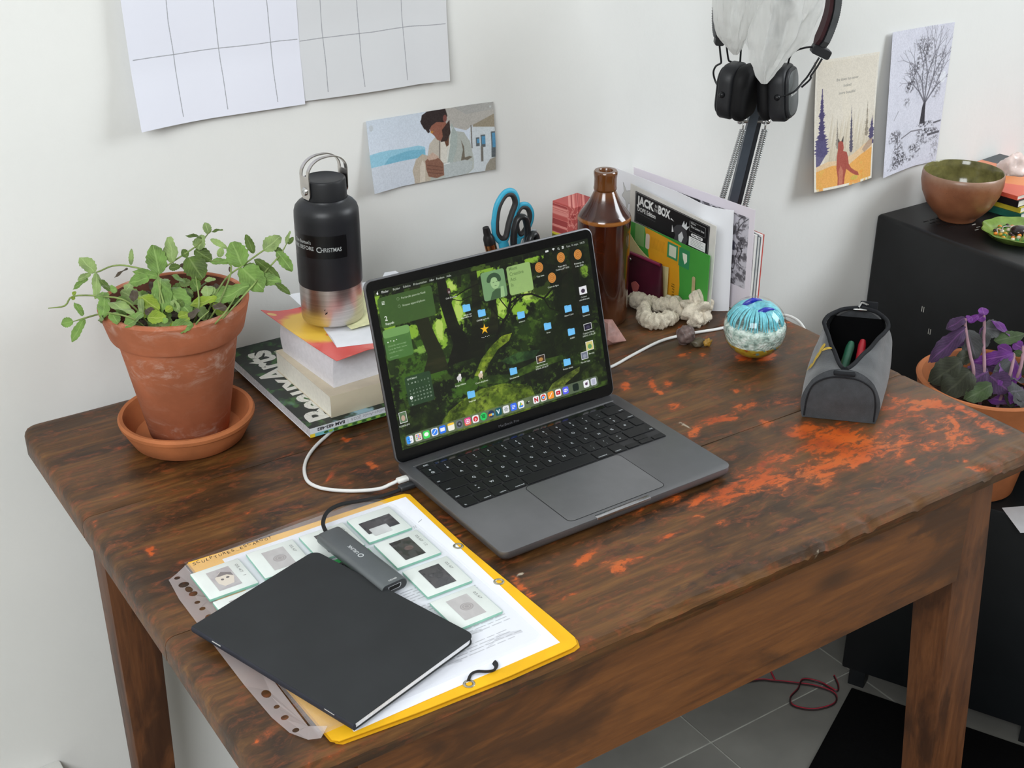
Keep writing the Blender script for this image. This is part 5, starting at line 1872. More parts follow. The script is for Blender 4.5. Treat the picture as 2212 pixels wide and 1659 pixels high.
cyltext("Tim Burton's", A_C - math.radians(63), 0.1050, 0.0058, 0.012, 0.0265)
cyltext('THE NIGHTMARE', A_C - math.radians(126), 0.0978, 0.0064, 0.012, 0.0490)
cyltext('BEFORE', A_C - math.radians(49), 0.0978, 0.0066, 0.012, 0.0205)
cyltext('C', A_C - math.radians(14), 0.0962, 0.0094, 0.012)
cyltext('HRISTMAS', A_C - math.radians(5.5), 0.0968, 0.0070, 0.012, 0.0245)
obj('lettering', bm, M_silver, fk, 0, recalc=False)
st_ = Pic(160, 220, 1, 1, (150, 152, 190))
st_.blend(sm(0.45, 0.6, vnoise(220, 160, 4, 6, 9, 4)), (74, 74, 140))
st_.blend(sm(0.56, 0.66, vnoise(220, 160, 6, 8, 10, 4)), (214, 214, 226))
patch('sticker', A_C - math.radians(118), A_C - math.radians(78), 0.054, 0.080, 0.03812, print_mat('violet_sticker', st_, 0.35), 8)
patch('sticker', A_C - math.radians(112), A_C - math.radians(80), 0.012, 0.045, 0.03742, print_mat('violet_sticker_low', st_, 0.35), 8)
bm = NB()
for a_, z_, w_ in ((-6, 0.024, 0.0016), (-3, 0.0205, 0.0024), (-5, 0.0195, 0.0018)):
    aa = A_C + math.radians(a_)
    ring = [bm.verts.new(cyl(0.0375, aa + w_ * 12 * math.cos(t) * 1.2, z_ + w_ * 0.55 * math.sin(t * 2 + 1) + w_ * 0.4 * math.sin(t))) for t in np.linspace(0, 2 * PI, 9, endpoint=False)]
    bm.faces.new(ring)
ck = obj('chip_mark', bm, M_slot, fk, 0)
ck['kind'] = 'stuff'

# ------------------------------------------------------------------ white charging cable
M_cable = mat('white_cable_rubber', (222, 222, 220), 0.5, 0, 0.4, 0.02)
cb = thing('charging_cable', 'white charging cable plugged into the left side of the laptop', 'cable', (0.76, -0.36, T))
CA = (0.76, -0.36, T)
bm = NB()
path = [(0.7655, -0.3665, 0.0092), (0.757, -0.3672, 0.0085), (0.745, -0.3635, 0.005), (0.7245, -0.350, 0.0024), (0.706, -0.3355, 0.0022), (0.6935, -0.3195, 0.0022), (0.690, -0.2995, 0.0022), (0.701, -0.2710, 0.0022), (0.7205, -0.2465, 0.0022), (0.7475, -0.2255, 0.0022),
        (0.785, -0.206, 0.0022), (0.86, -0.195, 0.0022), (0.96, -0.20, 0.0022), (1.05, -0.236, 0.0022), (1.10, -0.256, 0.0022), (1.137, -0.2602, 0.0022), (1.187, -0.2470, 0.0022), (1.245, -0.2340, 0.0022), (1.291, -0.2376, 0.0022), (1.34, -0.2482, 0.0022), (1.39, -0.2500, 0.0022), (1.42, -0.2520, 0.0024), (1.438, -0.2600, 0.0026),
        (1.4478, -0.2745, 0.0016), (1.4510, -0.292, -0.006), (1.4515, -0.310, -0.030), (1.450, -0.318, -0.09), (1.449, -0.318, -0.25)]
tube(bm, [(x, y, T + z) for x, y, z in path], 0.0020, 10, 8)
obj('cord', bm, M_cable, cb, 1.2, CA)
bm = NB()
box(bm, -0.0085, 0.0085, -0.0042, 0.0042, -0.0027, 0.0027, 0.0022, 0, 3)
bmesh.ops.rotate(bm, verts=bm.verts, cent=(0, 0, 0), matrix=Matrix.Rotation(LA, 3, 'Z'))
bmesh.ops.translate(bm, verts=bm.verts, vec=(0.7735, -0.3666, T + 0.0092))
obj('plug', bm, M_whiteplastic, cb, 0.7, CA)

# ------------------------------------------------------------------ folder with slides, hub and notebook, front left
M_yel = mat('yellow_card', (240, 182, 30), 0.65, 0, 0.3, 0.04, 25, 0.05, 300)
M_yel2 = mat('yellow_card_shade', (214, 160, 24), 0.65, 0, 0.3, 0.04, 25)
FA = (0.646, -0.54, T)
fold = thing('card_folder', 'yellow card folder with metal eyelets lying on the front left of the desk', 'folder', FA)


def wavy(pts, z, sag=0.0, n=1):
    return pts


def sheet(bm, pts, z0, th, sub=0):
    vs0 = [bm.verts.new((x, y, z0 + dz)) for x, y, dz in pts]
    vs1 = [bm.verts.new((x, y, z0 + dz + th)) for x, y, dz in pts]
    n = len(pts)
    bm.faces.new(list(reversed(vs0)))
    bm.faces.new(vs1)
    for i in range(n):
        j = (i + 1) % n
        bm.faces.new((vs0[i], vs0[j], vs1[j], vs1[i]))


fo = [(0.5225, -0.3815, 0), (0.640, -0.3845, 0), (0.750, -0.3855, 0), (0.7625, -0.3870, 0), (0.7670, -0.3915, 0), (0.7655, -0.45, 0), (0.7645, -0.505, 0), (0.7660, -0.565, 0), (0.7675, -0.615, 0), (0.7690, -0.66, 0), (0.7690, -0.687, 0), (0.7650, -0.6955, 0), (0.758, -0.6975, 0), (0.69, -0.6985, 0), (0.60, -0.6950, 0), (0.531, -0.6895, 0), (0.5265, -0.685, 0), (0.524, -0.60, 0), (0.523, -0.48, 0)]
fo = fo[::-1]
for k_, (nm, m, z, dx, dy) in enumerate((('back_cover', M_yel2, 0.0004, 0.0025, -0.0010), ('inner_flap', M_yel2, 0.0022, -0.001, 0.0015), ('front_cover', M_yel, 0.0042, 0, 0))):
    bm = NB()
    sheet(bm, [(x + dx, y + dy, T) for x, y, _ in fo], z, 0.0007)
    obj(nm, bm, m, fold, 0, FA)
M_brass = mat('nickel_eyelet', (200, 194, 176), 0.3, 1.0)
for x, y in ((0.7580, -0.5045), (0.7585, -0.5780), (0.6555, -0.6885)):
    bm = NB()
    pr_ = []
    lathe(bm, [(0.0030, 0.0), (0.0052, 0.0), (0.0054, 0.0006), (0.0046, 0.0012), (0.0036, 0.0012), (0.0029, 0.0006), (0.0030, 0.0)], 24, (x, y, T + 0.0049), capb=False, capt=False)
    bmesh.ops.remove_doubles(bm, verts=bm.verts, dist=1e-6)
    obj('eyelet', bm, M_brass, fold, 0.9, FA)
bm = NB()
tube(bm, [(0.6565, -0.6855, T + 0.0062), (0.6625, -0.6805, T + 0.0070), (0.6690, -0.6800, T + 0.0068), (0.6760, -0.6845, T + 0.0066), (0.6820, -0.6865, T + 0.0066), (0.6870, -0.6830, T + 0.0068), (0.6885, -0.6770, T + 0.0058)], 0.0026, 8, 5, flat=0.45)
obj('elastic_cord', bm, mat('black_elastic', (38, 38, 40), 0.8), fold, 1.0, FA)

# loose white sheet on the folder
pap = tag(None, None) if False else None
sh_ = thing('paper_sheet', 'white paper sheet lying on the yellow folder under the slide sleeve', 'paper', (0.66, -0.54, T))
SA = (0.66, -0.54, T)
pc = Pic(420, 600, 0.21, 0.297, (236, 238, 246))
RR = random.Random(5)
yy = 0.150
for b_ in range(5):
    for l_ in range(RR.choice((3, 4, 5))):
        x = 0.045
        while x < 0.19:
            w = RR.uniform(0.004, 0.016)
            if x + w > 0.192:
                break
            pc.rect(x, yy, x + w, yy + 0.0011, (120, 122, 128), 0.55)
            x += w + 0.0022
        yy += 0.0042
    yy += 0.008
for (x, y, r) in ((0.13, 0.24, 0.03), (0.17, 0.262, 0.02), (0.10, 0.266, 0.022)):
    for k_ in range(6):
        pc.line([(x - r + 0.3 * r * k_ / 3, y + 0.004 * math.sin(k_)), (x, y - 0.006 + 0.004 * k_ / 3), (x + r, y + 0.002 * k_ / 3)], 0.0006, (150, 152, 160), 0.5)
pc.text('//', 0.188, 0.060, 0.007, (90, 92, 100), 0.8)
pc.line([(0.197, 0.052), (0.203, 0.049)], 0.0006, (130, 132, 140))
bm = NB()
PA0, PA1, PA2 = Vector((0.7605, -0.3935, 0)), Vector((0.7535, -0.6855, 0)), None
exv = Vector((0.9995, 0.006, 0))
eyv = (PA0 - PA1).normalized()


def pf(u, v):
    p = PA1 + eyv * (0.292 * v) - exv * (0.208 * (1 - u))
    return (p.x, p.y, T + 0.0052 + 0.0003 * math.sin(u * 6 + v * 4))


grid(bm, pf, 6, 8)
thicken(bm, 0.0001)
obj('sheet', bm, print_mat('typed_page', pc, 0.7), sh_, 0.8, SA, recalc=False)

# clear sleeve: punched strip, back film and front film, hand lettering
SL = (0.63, -0.53, T)
slv = thing('slide_sleeve', 'clear plastic punched sleeve holding glass slides on the yellow folder', 'sleeve', SL)
M_film = film_mat('clear_film', (240, 242, 246), 0.035, 0.2)
M_strip = film_mat('milky_film', (206, 194, 194), 0.42, 0.3)
M_cloud = film_mat('clear_film_back', (240, 240, 246), 0.16, 0.3)
out = [(0.5170, -0.3860), (0.640, -0.3790), (0.7140, -0.3765), (0.7335, -0.3900), (0.7400, -0.41), (0.7440, -0.53), (0.7455, -0.62), (0.7445, -0.668), (0.735, -0.674), (0.62, -0.676), (0.5190, -0.676)]
out = out[::-1]
for nm, m, z in (('back_film', M_cloud, 0.0060), ('front_film', M_film, 0.0098)):
    bm = NB()
    vs = [bm.verts.new((x, y, T + z)) for x, y in out]
    f = bm.faces.new(vs)
    obj(nm, bm, m, slv, 0, SL, recalc=False)
strip_o = [(0.4975, -0.3945), (0.5080, -0.3885), (0.5180, -0.3858), (0.5190, -0.45), (0.5180, -0.55), (0.5175, -0.66), (0.5280, -0.6755), (0.5195, -0.680), (0.5120, -0.671), (0.503, -0.655), (0.4985, -0.63), (0.4960, -0.58), (0.4950, -0.5), (0.4945, -0.43)]
holes = [((0.5055, -0.3960), 0.0030, 0.0026), ((0.5068, -0.4100), 0.0052, 0.0045), ((0.5080, -0.4200), 0.0034, 0.0052), ((0.5088, -0.4290), 0.0042, 0.0040), ((0.5070, -0.4440), 0.0028, 0.0024), ((0.5072, -0.4560), 0.0030, 0.0026), ((0.5080, -0.4720), 0.0042, 0.0046),
         ((0.507, -0.60), 0.0040, 0.0055), ((0.5075, -0.62), 0.0026, 0.0024), ((0.5075, -0.636), 0.0034, 0.0030), ((0.5085, -0.655), 0.0030, 0.0026)]
pts = [Vector((x, y, 0)) for x, y in strip_o]
loops = [pts]
for (cx, cy), rx, ry in holes:
    loops.append([Vector((cx + rx * math.cos(t), cy + ry * math.sin(t), 0)) for t in np.linspace(0, 2 * PI, 12, endpoint=False)])
tri = tessellate_polygon(loops)
flat = [p for lp in loops for p in lp]
bm = NB()
vs = [bm.verts.new((p.x, p.y, T + 0.0016 + 0.0045 * max(0, (p.x - 0.512) / 0.007) if p.x > 0.512 else T + 0.0016)) for p in flat]
for t in tri:
    try:
        bm.faces.new([vs[i] for i in t])
    except ValueError:
        pass
obj('punched_strip', bm, M_strip, slv, 0, SL)
M_pen = mat('black_marker', (40, 36, 38), 0.6)
bm = NB()
hx_ = 0.5225
for i_, ch in enumerate('SCULPTURES_ESCARGOT'):
    wv = 0.0044
    dy = 0.0010 * math.sin(i_ * 2.1) - 0.0042 * (1 if ch == '_' else 0) * 0.2
    rot = 0.12 * math.sin(i_ * 1.7)
    sz = 0.0062 * (1.1 if i_ == 0 else 1)
    x0_ = hx_ + i_ * 0.00447
    y0_ = -0.3965 + 0.0003 * i_ * 0.4 + dy
    letter(bm, ch, lambda a, b: (x0_ + a * math.cos(rot) - b * math.sin(rot), y0_ + a * math.sin(rot) + b * math.cos(rot), T + 0.00995), sz, 0.0036, 0.006, 0.1)
obj('lettering', bm, M_pen, slv, 0, SL, recalc=False)

# glass-mounted slides
M_slide = mat('white_slide_mount', (224, 230, 226), 0.35, 0, 0.5, 0.02)
M_gedge = mat('green_glass_edge', (128, 186, 164), 0.2)
M_slgreen = mat('green_slide_mount', (36, 170, 82), 0.4)


def slide_pic(kind, seed):
    c = (58, 54, 56) if kind in ('dark', 'red') else (182, 178, 178)
    p = Pic(140, 200, 0.024, 0.036, c)
    g = vnoise(200, 140, 3, 4, seed, 4)
    h = vnoise(200, 140, 8, 10, seed + 1, 3)
    if kind == 'dark':
        p.blend(sm(0.45, 0.65, g) * 0.8, (28, 26, 30))
        p.blend(sm(0.62, 0.8, g) * 0.5, (110, 106, 108))
        p.poly([(0.003, 0.030), (0.012, 0.022), (0.021, 0.027), (0.022, 0.036), (0.002, 0.036)], (40, 40, 44), 0.6)
    elif kind == 'red':
        p.blend(sm(0.4, 0.6, g) * 0.9, (26, 20, 22))
        p.ell(0.014, 0.018, 0.005, 0.004, (120, 92, 92), 0.7)
        p.blend(sm(0.6, 0.75, h) * 0.4, (74, 46, 44))
    elif kind == 'shell':
        p.blend(sm(0.4, 0.7, g) * 0.5, (160, 154, 158))
        p.poly([(0.004, 0.014), (0.012, 0.006), (0.021, 0.010), (0.022, 0.020), (0.018, 0.030), (0.008, 0.031), (0.004, 0.024)], (216, 206, 192))
        p.poly([(0.006, 0.012), (0.013, 0.006), (0.022, 0.011), (0.022, 0.018), (0.017, 0.013), (0.010, 0.013)], (112, 106, 108), 0.9)
        p.ell(0.010, 0.019, 0.0016, 0.0016, (96, 92, 92))
        p.ell(0.016, 0.018, 0.0018, 0.0016, (96, 92, 92))
    else:
        p.blend(sm(0.4, 0.7, g) * 0.4, (196, 192, 192))
        for k_ in range(5):
            p.ell(0.013, 0.018, 0.007 - k_ * 0.0012, 0.006 - k_ * 0.001, ((150, 144, 144), (176, 170, 168))[k_ % 2], 0.8)
    return p


smats = {}
SLIDES = [
    (0.5395, -0.4318, 0.5, 'shell', 'white glass slide with a round shell picture, leftmost in the sleeve', 11, '03.47  1', 'w'),
    (0.5975, -0.4300, -1.5, 'coil', 'white glass slide with a faint grey coiled shell, second in the top row', 22, '03.47', 'w'),
    (0.6545, -0.4310, 0, 'dark', 'white glass slide half hidden under the upper end of the hub', 33, '03.47', 'w'),
    (0.7090, -0.4300, 0.5, 'dark', 'white glass slide with a small grey sticker, topmost at the right end of the sleeve', 44, '', 'w'),
    (0.5405, -0.4860, 0.5, 'coil', 'white glass slide almost wholly covered by the black notebook corner', 55, '', 'w'),
    (0.6545, -0.4870, 0.5, 'dark', 'green-framed slide between the hub and the black notebook', 66, '', 'g'),
    (0.7110, -0.4845, 0, 'red', 'white glass slide with a dark reddish picture right of the hub', 77, '03.47  12', 'w'),
    (0.7115, -0.5415, -0.5, 'dark', 'white glass slide with a grey picture, below the reddish one beside the hub', 88, '03.47', 'w'),
    (0.7085, -0.5985, 0.5, 'coil', 'white glass slide showing only a corner past the notebook, lowest of the right column', 99, '03.47', 'w'),
]
for cx, cy, rz, kind, lab, seed, note, fc in SLIDES:
    t = thing('photo_slide', lab, 'slide', (cx, cy, T + 0.0062), math.radians(rz), 'glass slides in the sleeve')
    bm = NB()
    prism(bm, rrect(-0.0248, 0.0248, -0.0248, 0.0248, 0.0012, 3), 0.0, 0.0027, 0.0003, 0.0003, 1, 0)
    for f in bm.faces:
        if f.normal.z > 0.5 and f.calc_center_median().z > 0.0026:
            f.material_index = 0
    obj('mount', bm, [M_slgreen if fc == 'g' else M_slide, M_slgreen if fc == 'g' else M_gedge], t, 0.5)
    bm = NB()
    wide = cx > 0.70 and cy > -0.45
    a, b = (0.018, 0.0115) if wide else (0.0115, 0.0172)
    vs = [bm.verts.new(p) for p in ((-a, -b, 0.0029), (a, -b, 0.0029), (a, b, 0.0029), (-a, b, 0.0029))]
    bm.faces.new(vs)
    plan_uv(bm, lambda c: ((c.x + a) / (2 * a), (c.y + b) / (2 * b)))
    obj('film', bm, print_mat('slide_picture', slide_pic(kind, seed), 0.15), t, 0)
    if note:
        bm = NB()
        letter(bm, note, lambda x, y: (0.0175 + y, 0.016 - x, 0.0029), 0.0042, 0.022 if len(note) > 6 else 0.013, 0.0)
        obj('lettering', bm, mat('pencil_grey', (140, 142, 140), 0.7), t, 0, recalc=False)
    if wide:
        bm = NB()
        prism(bm, rrect(-0.014, 0.006, -0.018, -0.0035, 0.0008, 2), 0.0029, 0.0031)
        obj('label', bm, mat('grey_label', (196, 198, 198), 0.6), t, 0)

# ------------------------------------------------------------------ USB hub with its short cable
M_hub = mat('grey_anodised_hub', (112, 117, 120), 0.4, 0.75, 0.5, 0.03, 30)
ha = Vector((0.6525, -0.4290, 0))
hb = Vector((0.6640, -0.5440, 0))
hu = (hb - ha).normalized()
HP = (ha.x, ha.y, T + 0.0105)
hub = thing('usb_hub', 'grey metal connection hub with a short black cable, lying across the slides', 'hub', HP, math.atan2(hu.y, hu.x))
Lh, Wh, Hh = 0.1155, 0.029, 0.0115
bm = NB()
prof = []
for i in range(13):
    t = PI / 2 + PI * i / 12
    prof.append((-(Wh / 2 - 0.0050) + 0.0050 * math.cos(t), Hh / 2 + (Hh / 2) * math.sin(t)))
for i in range(13):
    t = -PI / 2 + PI * i / 12
    prof.append(((Wh / 2 - 0.0050) + 0.0050 * math.cos(t), Hh / 2 + (Hh / 2) * math.sin(t)))
rows = []
for x, s in ((0.0, 0.90), (0.0006, 0.96), (0.002, 1.0), (Lh - 0.0012, 1.0), (Lh - 0.0004, 0.98)):
    rows.append([bm.verts.new((x, p[0] * s, Hh / 2 + (p[1] - Hh / 2) * s)) for p in prof])
for a, b in zip(rows, rows[1:]):
    for i in range(len(prof)):
        j = (i + 1) % len(prof)
        bm.faces.new((a[i], a[j], b[j], b[i]))
bm.faces.new(rows[0])
bm.faces.new(list(reversed(rows[-1])))
obj('body', bm, M_hub, hub, 0.7)
M_hubend = mat('hub_end_dark', (52, 53, 56), 0.5)
bm = NB()
vs = [bm.verts.new((Lh - 0.0002, p[0] * 0.93, Hh / 2 + (p[1] - Hh / 2) * 0.9)) for p in prof]
bm.faces.new(vs)
obj('end_plate', bm, M_hubend, hub, 0)
bm = NB()
hp = [(-0.0072, 0.0088), (0.0072, 0.0088), (0.0072, 0.0055), (0.0055, 0.0036), (-0.0055, 0.0036), (-0.0072, 0.0055)]
po = [bm.verts.new((Lh + 0.0001, a, b)) for a, b in hp]
pi = [bm.verts.new((Lh + 0.0001, a * 0.88, 0.0062 + (b - 0.0062) * 0.8)) for a, b in hp]
for i in range(6):
    bm.faces.new((po[i], po[(i + 1) % 6], pi[(i + 1) % 6], pi[i]))
obj('port_rim', bm, M_chrome, hub, 0)
bm = NB()
bm.faces.new([bm.verts.new((Lh + 0.00005, a * 0.88, 0.0062 + (b - 0.0062) * 0.8)) for a, b in hp])
obj('port', bm, M_slot, hub, 0)
bm = NB()
# lettering reads from the port end back towards the cable
lw = text_tris('QUIRLINK', 0.012)[1]
letter(bm, 'URLINK', lambda x, y: (0.054 - x, -0.0022 - 0.0 - y + 0.004 - 0.0, Hh + 0.0001), 0.0055, 0.017, 0.008)
obj('lettering', bm, mat('pale_grey_lettering', (196, 200, 202), 0.5), hub, 0, recalc=False)
bm = NB()
for r0, r1 in ((0.0030, 0.0020),):
    n = 24
    o_ = [bm.verts.new((0.0585 + r0 * math.cos(2 * PI * i / n), r0 * math.sin(2 * PI * i / n), Hh + 0.0001)) for i in range(n)]
    i_ = [bm.verts.new((0.0585 + r1 * math.cos(2 * PI * i / n), r1 * math.sin(2 * PI * i / n), Hh + 0.0001)) for i in range(n)]
    for i in range(n):
        bm.faces.new((o_[i], o_[(i + 1) % n], i_[(i + 1) % n], i_[i]))
obj('logo_ring', bm, mat('pale_grey_lettering_ring', (196, 200, 202), 0.5), hub, 0)
bm = NB()
letter(bm, 'HDMI', lambda x, y: (Lh - 0.006 + y * 1.0, -0.0035 + x, Hh + 0.0001), 0.0030, 0.009, 0.01)
obj('port_lettering', bm, mat('white_hub_lettering', (226, 228, 228), 0.5), hub, 0, recalc=False)
hm = Matrix.Rotation(-math.atan2(hu.y, hu.x), 3, 'Z')


def hl(p):
    return hm @ (Vector((p[0], p[1], T + p[2])) - Vector(HP))


bm = NB()
cpts = [(0.6530, -0.4300, 0.0160), (0.6535, -0.4190, 0.0160), (0.6580, -0.4060, 0.0170), (0.6690, -0.3945, 0.0190), (0.6860, -0.3880, 0.0180), (0.7080, -0.3850, 0.0130), (0.7330, -0.3835, 0.0085), (0.7540, -0.3815, 0.0072), (0.7680, -0.3795, 0.0070)]
tube(bm, [hl(p) for p in cpts], 0.0021, 10, 6)
obj('cable', bm, M_rubber, hub, 1.0)
bm = NB()
box(bm, -0.0095, 0.0095, -0.0044, 0.0044, -0.0030, 0.0030, 0.0018, 0, 3)
bmesh.ops.rotate(bm, verts=bm.verts, cent=(0, 0, 0), matrix=hm @ Matrix.Rotation(LA, 3, 'Z'))
c_ = hl((0.7705, -0.3788, 0.0072))
bmesh.ops.translate(bm, verts=bm.verts, vec=c_)
obj('plug', bm, mat('dark_grey_plug', (74, 76, 80), 0.4, 0.7), hub, 0.7)

# ------------------------------------------------------------------ black notebook
n0, n1_ = Vector((0.4841, -0.4923, 0)), Vector((0.5436, -0.6921, 0))
nu_ = (n1_ - n0).normalized()
NBP = (n0.x, n0.y, T + 0.0112)
note = thing('notebook', 'black soft-cover notebook with white pages lying over the folder and slides', 'notebook', NBP, math.atan2(nu_.y, nu_.x))
Ln, Wn, Hn = 0.2085, 0.1500, 0.0068
M_nb = mat('black_notebook_card', (44, 46, 48), 0.7, 0, 0.35, 0.06, 18, 0.05, 500)
M_nbp = mat('white_page_block', (232, 232, 236), 0.8, 0, 0.2, 0.03, 300)


def nbo(d, r):
    pts = [(d, 0.0), (Ln - d, 0.0)]
    for cx, a in ((Ln - d - r, 0), (d + r, 90)):
        for i in range(7):
            t = math.radians(a + 90 * i / 6)
            pts.append((cx + r * math.cos(t), Wn - d - r + r * math.sin(t)))
    return pts


def lift(bm):
    # the loose left end overhangs the slides and droops a little towards its corner
    for v in bm.verts:
        s = max(0.0, 1 - v.co.x / 0.16) * max(0.0, 1 - v.co.y / 0.10)
        v.co.z -= 0.0036 * s
        v.co.z += 0.0012 * math.sin(v.co.y / Wn * PI)
    return bm


for nm, m, z0, z1, d in (('pages', M_nbp, 0.0007, Hn - 0.0007, 0.0012), ('back_cover', M_nb, 0.0, 0.0006, 0.0), ('front_cover', M_nb, Hn - 0.0006, Hn, 0.0)):
    bm = NB()
    prism(bm, nbo(d, 0.009), z0, z1, 0.0002)
    bmesh.ops.triangulate(bm, faces=[f for f in bm.faces if len(f.verts) > 4])
    obj(nm, lift(bm), m, note, 0.5)
bm = NB()
tube(bm, [(0.0, 0.0006, Hn / 2), (Ln, 0.0006, Hn / 2)], Hn / 2, 10, 24, flat=0.5, up=(0, 1, 0))
obj('spine', lift(bm), mat('navy_spine_cloth', (40, 42, 52), 0.7), note, 1.0)
for x in (0.030, 0.175):
    bm = NB()
    tube(bm, [(x, -0.0012, Hn * 0.72), (x + 0.012, -0.0012, Hn * 0.72)], 0.0005, 6, 1)
    obj('staple', lift(bm), M_chrome, note, 1.0)

# ------------------------------------------------------------------ back right of the desk
# ---- stoneware bottle
M_amber = NT('brown_salt_glaze')
k = M_amber
v_ = k.coords()
n_ = k.noise(v_, 18, 6, 0.65, 0.5)
tc = k.n('ShaderNodeTexCoord')
sx = k.n('ShaderNodeSeparateXYZ')
k.l(tc.outputs['Object'], sx.inputs[0])
col = k.ramp(n_, [(0.3, (44, 15, 8)), (0.55, (64, 24, 9)), (0.8, (90, 42, 15))])
low = k.framp(k.math('ADD', sx.outputs[2], k.math('MULTIPLY', n_, 0.06)), 0.085, 0.045)
col = k.mix(k.math('MULTIPLY', low, 0.7), col, (98, 62, 40))
rim = k.math('MULTIPLY', k.framp(sx.outputs[2], 0.1465, 0.1485), k.framp(sx.outputs[2], 0.1535, 0.151))
col = k.mix(k.math('MULTIPLY', rim, 0.8), col, (156, 96, 34))
nk = k.framp(sx.outputs[2], 0.172, 0.185)
col = k.mix(k.math('MULTIPLY', nk, 0.55), col, (122, 76, 34))
k.l(col, k.b.inputs['Base Color'])
k.b.inputs['Roughness'].default_value = 0.16
k.b.inputs['Coat Weight'].default_value = 0.6
k.bump(n_, 0.12, 0.002)
st = thing('stoneware_bottle', 'tall glazed brown stoneware bottle behind the laptop', 'bottle', (1.2249, -0.1257, T))
bm = NB()
lathe(bm, [(0, 0), (0.0335, 0), (0.0356, 0.003), (0.0362, 0.010), (0.0362, 0.1455), (0.0366, 0.1490), (0.0355, 0.1525), (0.0318, 0.1575), (0.0272, 0.1635), (0.0225, 0.1705), (0.0182, 0.1785), (0.0155, 0.1845), (0.0142, 0.1870), (0.0155, 0.1885), (0.0158, 0.1905),
           (0.0152, 0.1935), (0.0152, 0.2040), (0.0160, 0.2095), (0.0160, 0.2125), (0.0148, 0.2140), (0.0098, 0.2140), (0.0088, 0.2125), (0.0085, 0.19), (0, 0.185)], 72, capb=False, capt=False)
obj('body', bm, M_amber.m, st, 0.8)

# ---- red printed box behind it
rb = Pic(200, 500, 0.05, 0.145, (186, 84, 80))
g_ = vnoise(500, 200, 8, 20, 71, 4)
rb.blend(sm(0.45, 0.55, g_) * sm(0.62, 0.54, g_), (226, 150, 140))
rb.blend(sm(0.6, 0.7, g_) * 0.6, (140, 48, 50))
rb.rect(0, 0.047, 0.05, 0.145, (116, 112, 36))
rb.rect(0, 0.044, 0.05, 0.047, (210, 196, 50))
M_red = print_mat('red_pattern', rb, 0.6)
rx = thing('red_box', 'upright box with red swirl print and green lower part behind the stoneware bottle', 'box', (1.236, -0.055, T), math.radians(10))
bm = NB()
box(bm, -0.0235, 0.0265, -0.012, 0.030, 0.0, 0.148, 0.0006, 0, 1)
plan_uv(bm, lambda c: ((c.x - c.y) / 0.05 + 0.5, c.z / 0.148))
obj('carton', bm, M_red, rx, 0.4)

# ---- pen pot with scissors, hidden behind the screen
pp = thing('pen_pot', 'grey pen pot behind the laptop screen holding the scissors', 'pot', (1.100, -0.078, T))
bm = NB()
lathe(bm, [(0, 0), (0.036, 0), (0.0375, 0.002), (0.0375, 0.088), (0.0365, 0.089), (0.0350, 0.088), (0.0350, 0.004), (0, 0.004)], 40, capb=False, capt=False)
obj('cup', bm, mat('grey_tin', (110, 112, 116), 0.4, 0.6), pp, 0.6)


def ring_strip(bm, pts, r, n=10, flat=1.0, upv=(0, 1, 0)):
    P = spline([Vector(p) for p in pts] + [Vector(pts[0])], 6)[:-1]
    m = len(P)
    rings = []
    for i in range(m):
        t = (P[(i + 1) % m] - P[i - 1]).normalized()
        nn = (Vector(upv) - t * t.dot(Vector(upv))).normalized()
        b = t.cross(nn)
        rings.append([bm.verts.new(P[i] + r * (math.cos(2 * PI * k / n) * b + flat * math.sin(2 * PI * k / n) * nn)) for k in range(n)])
    for i in range(m):
        a, c = rings[i], rings[(i + 1) % m]
        for k in range(n):
            bm.faces.new((a[k], a[(k + 1) % n], c[(k + 1) % n], c[k]))


M_teal = mat('turquoise_plastic', (60, 164, 196), 0.45, 0, 0.5, 0.03)
M_dgrip = mat('dark_grip_rubber', (52, 50, 50), 0.6)
sc = thing('blue_scissors', 'scissors with turquoise and dark grey handles standing in the pen pot', 'scissors', (1.100, -0.078, T))
SCA = (1.100, -0.078, T)


def big(d):
    return [(1.0790, -0.08, T + 0.1560), (1.0835, -0.08, T + 0.178), (1.0950, -0.08, T + 0.1925), (1.1070, -0.08, T + 0.1915), (1.1130, -0.08, T + 0.1790), (1.1085, -0.08, T + 0.165), (1.1020, -0.08, T + 0.148), (1.0965, -0.08, T + 0.1310), (1.0880, -0.08, T + 0.1300), (1.0805, -0.08, T + 0.1400)]


def off(pts, d):
    c = sum((Vector(p) for p in pts), Vector()) / len(pts)
    return [tuple(Vector(p) + (Vector(p) - c).normalized() * d) for p in pts]


bm = NB()
ring_strip(bm, off(big(0), 0.0016), 0.0042, 10, 0.75)
tube(bm, [(1.0905, -0.08, T + 0.130), (1.0955, -0.08, T + 0.112), (1.0985, -0.08, T + 0.090)], [0.007, 0.0085, 0.006], 10, 4, flat=0.5, up=(0, 1, 0))
obj('large_handle', bm, M_teal, sc, 1.0, SCA)
bm = NB()
ring_strip(bm, off(big(0), -0.0024), 0.0036, 10, 1.25)
obj('large_grip', bm, M_dgrip, sc, 1.0, SCA)
sml = [(1.1150, -0.075, T + 0.1600), (1.1235, -0.075, T + 0.1690), (1.1340, -0.075, T + 0.1665), (1.1400, -0.075, T + 0.1560), (1.1385, -0.075, T + 0.1440), (1.1310, -0.075, T + 0.1320), (1.1220, -0.075, T + 0.1270), (1.1160, -0.075, T + 0.1380)]
bm = NB()
ring_strip(bm, off(sml, 0.0015), 0.0036, 10, 0.75)
tube(bm, [(1.122, -0.075, T + 0.128), (1.113, -0.076, T + 0.110), (1.105, -0.077, T + 0.090)], [0.005, 0.007, 0.006], 10, 4, flat=0.5, up=(0, 1, 0))
obj('small_handle', bm, M_teal, sc, 1.0, SCA)
bm = NB()
ring_strip(bm, off(sml, -0.0022), 0.0032, 10, 1.25)
